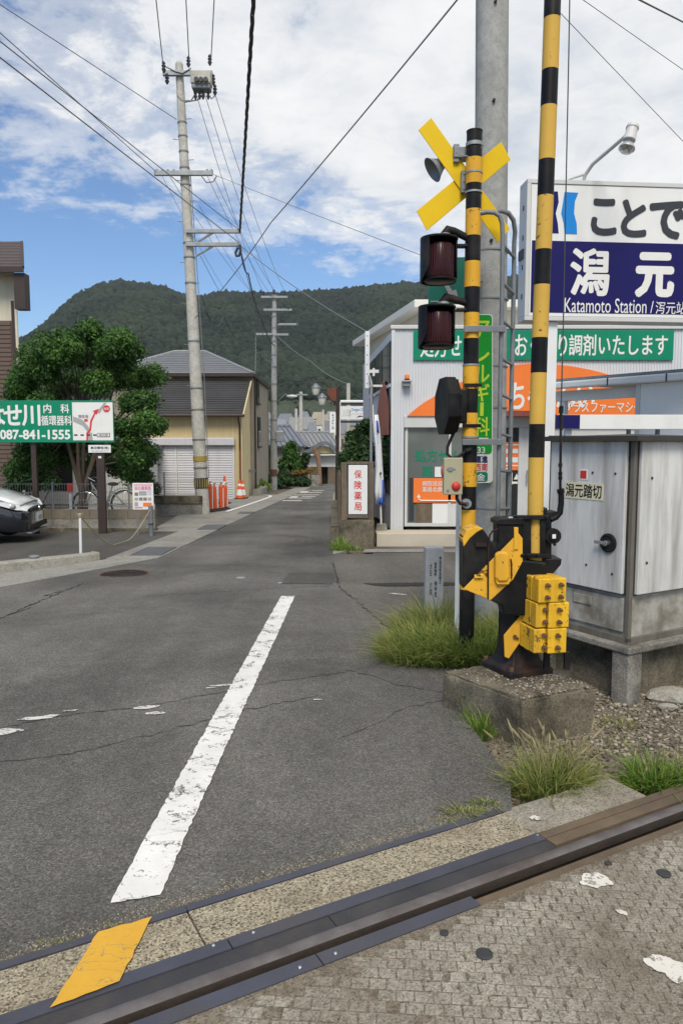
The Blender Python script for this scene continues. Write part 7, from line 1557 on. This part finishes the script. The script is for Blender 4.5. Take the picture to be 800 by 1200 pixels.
# white gatehouse with a curved gable
GYh = 46.; gh = thing('gatehouse', 'white plastered gatehouse with a curved tiled gable and dark doorway', 'gatehouse', (at(375, 0, GYh).x, GYh, gz(GYh) - .05))
a, b = at(357, 569, GYh), at(394, 532, GYh); zg = gz(GYh) - .05
m_ = wm(gh); m_.box(a.x, b.x, GYh, GYh + 3, at(0, 547, GYh).z, b.z); m_.build('plaster_wall', M_plaster, gh)
d0, d1 = at(374.5, 0, GYh).x, at(383, 0, GYh).x
for x0, x1, m, nm in ((a.x + .3, d0, M_wood, 'board_wall'), (d1, b.x, M_wood, 'board_wall')): m_ = wm(gh); m_.box(x0, x1, GYh + .02, GYh + .3, zg, at(0, 547, GYh).z - .001); m_.build(nm, m, gh)
m_ = wm(gh); m_.box(d0 + .001, d1 - .001, GYh + .6, GYh + .7, zg, at(0, 547, GYh).z - .001); m_.build('doorway', M_blackp, gh)
gab = [(352, 530), (362, 526), (370, 521), (375, 517.5), (383, 517), (388, 520), (393, 525), (396, 528), (396, 531), (390, 527.5), (383, 521.5), (378, 521), (373, 524), (364, 529.5), (352, 533)]
m_ = wm(gh); m_.prism(xz(gab, GYh - .5), GYh - .5, GYh + 3.4); m_.build('gable_roof', M_tileroof, gh)
m_ = wm(gh); m_.prism(xz([(362, 530.5), (373, 525), (378, 522.5), (383, 523), (389, 528), (392, 531)], GYh - .05), GYh - .05, GYh + .0); m_.build('gable_panel', M_palewall, gh)
m_ = wm(gh); m_.box(at(349, 0, GYh).x, b.x + .2, GYh - .55, GYh - .1, at(0, 533.5, GYh).z, at(0, 532, GYh).z); m_.build('cornice', M_plaster, gh)
m_ = wm(gh); m_.box(at(352.5, 0, GYh).x, a.x - .002, GYh - .1, GYh + .1, zg, at(0, 545, GYh).z); m_.build('white_wing', M_plaster, gh)
# pruned bare tree, stone, hedge plants, flowers
pt2 = thing('pruned_tree', 'bare pruned orange barked tree trunk in front of the gatehouse', 'tree', (at(373, 0, 43).x, 43, gz(43)))
m_ = wm(pt2); m_.tube([at(374.5, 568, 43), at(374, 550, 43), at(372.5, 536, 43), at(369.5, 528, 43)], [.14, .13, .12, .09], 8); m_.build('trunk', mat('orange_bark', (.22, .13, .08), .8, .2, 8), pt2, smooth=60)
m_ = wm(pt2); m_.tube([at(373, 540, 43), at(368, 531, 43), at(367, 522, 43)], [.08, .07, .05], 6); m_.tube([at(369.5, 528, 43), at(371, 522, 43)], [.06, .04], 6); m_.tube([at(372.5, 536, 43), at(375, 531, 43)], [.07, .05], 6); m_.build('limb', MATS['orange_bark'], pt2, smooth=60)
sp_ = at(367, 567, 42.); ro = rough_block('garden_stone', [(at(361.5, 0, 42).x, 42), (at(373, 0, 42).x, 42), (at(373, 0, 42).x, 42.6), (at(361.5, 0, 42).x, 42.6)], gz(42) - .1, at(0, 557.5, 42).z, M_conc, 5, 5, .03, .06); tag(ro, 'square pale garden stone at the bend in front of the gatehouse', 'stone')
bush('hedge_shrub', 'broad leafy low shrub bed along the verge by the far pole', 'shrub', [bl(330, 562, 39.5, 8, 14, 6), bl(340, 564, 40, 8, 14, 5), bl(350, 564, 40.5, 8, 14, 5), bl(358, 565, 41, 6, 12, 5), bl(333, 556, 41, 7, 14, 5), bl(326, 567, 38.8, 4, 10, 4)], 2600, .13, M_leaf_d, 21)
bush('flower_bed', 'bed of orange flowers above the low shrubs at the bend', 'flowers', [bl(347, 554, 43, 7, 12, 3), bl(357, 553, 43.5, 8, 12, 3), bl(364, 550, 43.5, 4, 8, 2.5), bl(340, 556, 43, 5, 10, 2)], 1300, .07, M_flower, 22)
bush('garden_tree', 'rounded mid green garden tree right of the far utility pole', 'tree', [bl(340, 532, 44, 9, 14, 12), bl(334, 545, 44, 8, 14, 10), bl(346, 545, 44, 8, 14, 9), bl(341, 522, 44, 6, 10, 6)], 2600, .14, M_leaf, 23)
bush('garden_tree', 'dark spiky cycad beside the white gatehouse wall', 'tree', [bl(355, 541, 44.5, 6, 8, 5), bl(358, 535, 44.5, 5, 8, 4), bl(351, 539, 44.5, 5, 8, 4)], 900, .14, M_leaf_d, 24)
bush('garden_tree', 'dark evergreen between the ochre house and the far pole', 'tree', [bl(309, 545, 40, 8, 16, 14), bl(303, 535, 40, 7, 14, 14), bl(313, 530, 41, 6, 12, 10), bl(305, 560, 38, 8, 14, 8), bl(312, 562, 38, 6, 14, 8), bl(300, 560, 36.5, 6, 14, 8)], 4200, .11, M_leaf_d, 25)
bush('hedge_shrub', 'weedy green plants along the verge before the far pole', 'shrub', [bl(304, 568, 34, 6, 14, 6), bl(311, 570, 35, 6, 12, 5), bl(298, 571, 32, 4, 10, 5)], 900, .09, M_grass_g, 26)
wl = thing('garden_wall', 'dark wooden garden wall behind the orange flower bed', 'wall', (at(350, 0, 44.6).x, 44.6, gz(44) - .05))
m_ = wm(wl); p, q = at(335, 0, 44.6), at(361, 546, 44.6); m_.box(p.x, q.x, 44.6, 44.8, gz(44) - .05, q.z); m_.build('wall', M_wood, wl)
# small steel stand and block at the house corner
q = at(294, 577, 30.8); sd_ = thing('pipe_stand', 'grey standpipe with a cross head at the ochre house corner', 'pipe', (q.x, 30.8, gz(30.8))); MB().cyl((0, 0, 0), (0, 0, 1.0), .03, None, 8).build('pipe', M_galv, sd_); MB().box(-.1, .2, -.05, .05, 1.0, 1.1).build('head', M_galv_d, sd_)
kk = rough_block('concrete_kerb_block', [(at(289, 0, 31).x, 31), (at(299, 0, 31).x, 31), (at(300, 0, 31).x, 33.5), (at(291, 0, 31).x, 33.5)], gz(31) - .1, gz(31) + .25, M_kerb, 6, 4, .02, .03); tag(kk, 'low concrete block along the wall beside the standpipe', 'concrete block')

# the town at the foot of the hill
g = random.Random(31)
town = [(305, 494, 30, 150), (335, 490, 22, 180), (360, 496, 20, 130), (378, 492, 18, 150), (392, 497, 16, 120), (372, 487, 16, 230), (388, 486, 14, 230), (345, 497, 18, 120), (400, 489, 16, 170), (415, 492, 20, 140), (330, 500, 16, 110), (310, 487, 20, 240), (356, 486, 14, 250), (404, 500, 14, 110), (285, 492, 20, 170), (260, 488, 22, 210), (230, 490, 22, 180), (425, 486, 20, 220), (383, 503, 14, 95), (366, 505, 14, 92)]
roofm = [M_tileroof2, M_tileroof, M_greybrown, M_grroof]
adj = ['grey roofed', 'pale roofed', 'low cream', 'white walled', 'brown roofed', 'small tiled']
town.sort(); ORD = ['leftmost', 'second', 'third', 'fourth', 'fifth', 'sixth', 'seventh', 'eighth', 'ninth', 'tenth', 'eleventh', 'twelfth', 'thirteenth', 'fourteenth', 'fifteenth', 'sixteenth', 'seventeenth', 'eighteenth', 'nineteenth', 'twentieth']
TL = [f'small far town house below the wood, {ORD[i]}' + (' of the row' if i == 0 else ' from the left') for i in range(20)]
for i, (u, v, w, Y) in enumerate(town):
    p = at(u, v, Y); zb = float(hill_z(np.array([p.x]), np.array([float(Y)]))[0]) if Y > 150 else gz(Y)
    hw = w * Y / FOC / 2; o = thing('town_house', TL[i], 'house', (p.x, Y, zb - .3), g.uniform(-.3, .3), 'distant town houses at the foot of the hill')
    zt_ = p.z - zb; dz = max(2.2, .35 * hw); hd_ = hw * g.uniform(.6, 1)
    MB().box(-hw * .9, hw * .9, -hd_ * .85, hd_ * .85, 0, zt_ - dz * .5 + .3).build('wall', g.choice((M_plaster, M_creamwall, M_greybrown, M_trim)), o)
    z0_ = zt_ - dz * .5 + .3; m_ = MB(); m_.add([(-hw, -hd_, z0_), (hw, -hd_, z0_), (hw, hd_, z0_), (-hw, hd_, z0_), (-hw * .6, 0, z0_ + dz), (hw * .6, 0, z0_ + dz)], [(0, 1, 5, 4), (1, 2, 5), (2, 3, 4, 5), (3, 0, 4), (3, 2, 1, 0)]); m_.build('roof', g.choice(roofm), o)
    for k in range(3): m_ = MB(); x = -hw * .6 + k * hw * .55; m_.box(x, x + hw * .28, -hd_ * .85 - .06, -hd_ * .85 - .005, max(.3, z0_ - 2.0), z0_ - .7); m_.build('window', M_darkglass, o)
q = at(378.5, 500, 80); vs_ = thing('vertical_sign', 'small white vertical sign far off beside the lamp post', 'sign', (q.x, 80, gz(70) + 1)); p, q = at(386.5, 507, 80), at(393, 483, 80); m_ = wm(vs_); m_.box(p.x, q.x, 80, 80.2, p.z, q.z); bdv = m_.build('board', M_white, vs_); text_px('うどん', M_navy, bdv, 388.5, 391.5, 485, 503, 79.97, .02, vertical=True); m_ = wm(vs_); m_.cyl(((p.x + q.x) / 2, 80.1, gz(70) - 1), ((p.x + q.x) / 2, 80.1, p.z), .12, None, 8); m_.build('post', M_galv, vs_)
# lower trees between the houses and the hill
gg = np.random.default_rng(41); n = 700; tu = gg.uniform(-60, 860, n); tY = gg.uniform(120, 470, n); tx = (tu - 400) / FOC * tY; tz = np.where(tY > 150, hill_z(tx, tY), -1.5)
rad_ = gg.uniform(1.4, 3.2, n); P_ = np.repeat(np.stack([tx, tY, tz + rad_ * .6], 1), 5, 0) + gg.normal(size=(n * 5, 3)) * np.repeat(rad_, 5)[:, None] * np.array([.6, .6, .45]); rr_ = np.repeat(rad_, 5) * gg.uniform(.35, .65, n * 5)
fw = blob_mesh('lower_woods', P_, rr_, np.full(n * 5, .8), M_hill, np.clip(gg.random(n * 5) * .9, 0, 1), 42); fw['label'] = 'scattered bushes and trees among the houses below the hill'; fw['category'] = 'woods'

# ------------------------------------------------------------------ wires
WG = 'overhead wires between the two street poles'
def wire(pts, r, label, group=None, sag=0, m=None, twist=0):
    r *= .8
    P_ = [Vector(p) for p in pts]; Q = []
    for i in range(len(P_) - 1):
        n_ = 14
        for k in range(n_): f = k / n_; p = P_[i].lerp(P_[i + 1], f); p.z -= sag * 4 * f * (1 - f); Q.append(p)
    Q.append(P_[-1]); m_ = MB()
    if twist:
        for ph_ in (0, 2.1, 4.2):
            fine = []
            for i in range(len(Q) - 1):
                for k in range(8): fine.append(Q[i].lerp(Q[i + 1], k / 8))
            m_.tube([p + Vector((math.cos(i * .9 + ph_) * twist, 0, math.sin(i * .9 + ph_) * twist * .3)) for i, p in enumerate(fine)], r, 5)
    else: m_.tube(Q, r, 5)
    o = m_.build('overhead_cable', m or M_wire_g, smooth=60); tag(o, label, 'cable', group); return o
def through(A, u, v, ext=2.2):
    """a level line from A that passes the image point, run on past it"""
    lo, hi = 1.0, 200.
    for _ in range(60):
        mid = (lo + hi) / 2
        if (at(u, v, mid).z < A.z) == (v < 520): lo = mid
        else: hi = mid
    B = at(u, v, mid); return A + (B - A) * ext
Z1 = UY - .2
for (ua, va), (ub, vb_), lb_ in (((192, 84), (183, 0), 'left'), ((222, 78), (218, 0), 'middle'), ((247, 76), (251, 0), 'right')):
    A = at(ua, va, Z1); wire([A, through(A, ub, vb_, 2.4)], .016, {'left': 'thin wire rising off the picture top to the left insulator of the pole', 'middle': 'thin wire rising off the picture top to the middle insulator of the pole', 'right': 'thin wire rising off the picture top to the insulator beside the switch box'}[lb_], 'wires over the road above the pale pole')
A = at(281, 272, UY - .16); B = through(A, 297, 0, 1.9); wire([A, B], .018, 'thick twisted black cable hanging down from the picture top to the pole arm', None, .0, M_wire, .02)
wire([at(281, 287, UY - .16), at(291, 320, 27), at(306, 372, 34), at(322, 405, VY - .1)], .03, 'thick black cable sagging from the pole arm to the farther pole', None, .25, M_wire)
for (ua, va), (ub, vb_), lb_, r in (((207, 140), (0, 5), 'single thin wire running up left from the pale pole to the upper left corner', .012), ((184, 202), (0, 38), 'upper wire of the three sloping from the left edge to the crossarm', .012), ((281, 270), (0, 48), 'middle wire of the three sloping from the left edge past the pole', .012), ((281, 285), (0, 67), 'lower wire of the three sloping from the left edge past the pole', .014)):
    A = at(ua, va, UY - .1); wire([A, through(A, ub, vb_, 1.8)], r, lb_)
wire([at(249, 204, UY - .16), at(365, 250, 16), at(493, 299, 13.2), at(560, 322, 12.0)], .008, 'thin wire sloping down right from the crossarm to the green sign', None, .0)
A = at(229, 372, UY - .1); B = at(525, 0, 9.0); wire([A, A.lerp(B, .5), B + (B - A) * .6], .013, 'long wire crossing the sky from the top centre down to the pale pole', None, .12)
pairs = [((230, 110), (309, 344), .014), ((252, 110), (334, 343), .014), ((240, 110), (321, 342), .014), ((198, 205), (313, 360), .012), ((243, 206), (329, 360), .012), ((251, 209), (338, 361), .012), ((190, 206), (300, 391), .01), ((233, 240), (326, 378), .01), ((235, 300), (316, 425), .012), ((281, 288), (322, 430), .02)]
PL = ['wire from the left end of the switch box to the farther pole top', 'wire from the right end of the switch box to the farther pole top', 'wire from the middle of the switch box to the tip of the farther pole', 'wire from left of the crossarm to the second arm of the farther pole', 'wire from right of the crossarm to the second arm of the farther pole', 'wire from the right crossarm tip to the second arm of the farther pole', 'wire from the left crossarm tip to the left bracket of the farther pole', 'wire from the pale pole shaft to the third arm of the farther pole', 'low wire from the pale pole shaft to the middle of the farther pole', 'low cable from the lower side arm to the middle of the farther pole']
for ((ua, va), (ub, vb_), r), lb_ in zip(pairs, PL): wire([at(ua, va, UY - .2), at(ub, vb_, VY - .15)], r * .75, lb_, WG, .35)
wire([at(281, 287, UY - .16), at(429, 388, BY)], .012, 'wire from the pale pole arm to the top of the white perforated beam', None, .1)
wire([at(324, 393, VY - .1), at(365, 424, 34), at(405, 449, 26)], .02, 'wire sagging from the farther pole to the thin grey pole', None, .1)
wire([at(324, 430, VY - .1), at(360, 445, 34), at(400, 452, 30), at(470, 470, 24)], .035, 'thick dark cable drooping right from the farther pole', None, .3, M_wire)
wire([at(322, 440, VY - .1), at(352, 461, 70)], .03, 'cable from the farther pole to the small pole among the roofs', None, .3, M_wire)
wire([at(319, 420, VY - .1), at(300, 400, 35), at(262, 370, 28), at(236, 345, UY - .1)], .015, 'dark cable looping left from the farther pole toward the ochre house', None, .6, M_wire)
wire([at(300, 392, VY - .1), at(299, 437, 36)], .02, 'short vertical wire dropping from the far pole arm to the house roof', None)
for (ua, va), (ub, vb_), Y, r, lb_ in (((683, 0), (800, 82), 9, .005, 'thin wire slanting down right above the station sign lamp'), ((745, -2), (800, 26), 8, .011, 'thick dark wire across the top right corner'), ((655, 14), (800, 166), 9, .005, 'thin wire slanting steeply down right behind the barrier arm')):
    a, b = at(ua, va, Y), at(ub, vb_, Y + 1.5); d = b - a; wire([a - d * .8, b + d * 1.5], r, lb_, None, 0, M_wire)

# ------------------------------------------------------------------ the air
hm = bpy.data.materials.new('haze_air'); hm.use_nodes = True; t = hm.node_tree; t.nodes.remove(t.nodes['Principled BSDF'])
pv = t.nodes.new('ShaderNodeVolumePrincipled'); pv.inputs['Color'].default_value = (.84, .90, 1, 1); pv.inputs['Density'].default_value = .00010; pv.inputs['Anisotropy'].default_value = .2
t.links.new(pv.outputs[0], t.nodes['Material Output'].inputs['Volume'])
MB().box(-2600, 2600, -100, 3600, -2.6, 235).build('haze', hm, kind='stuff')
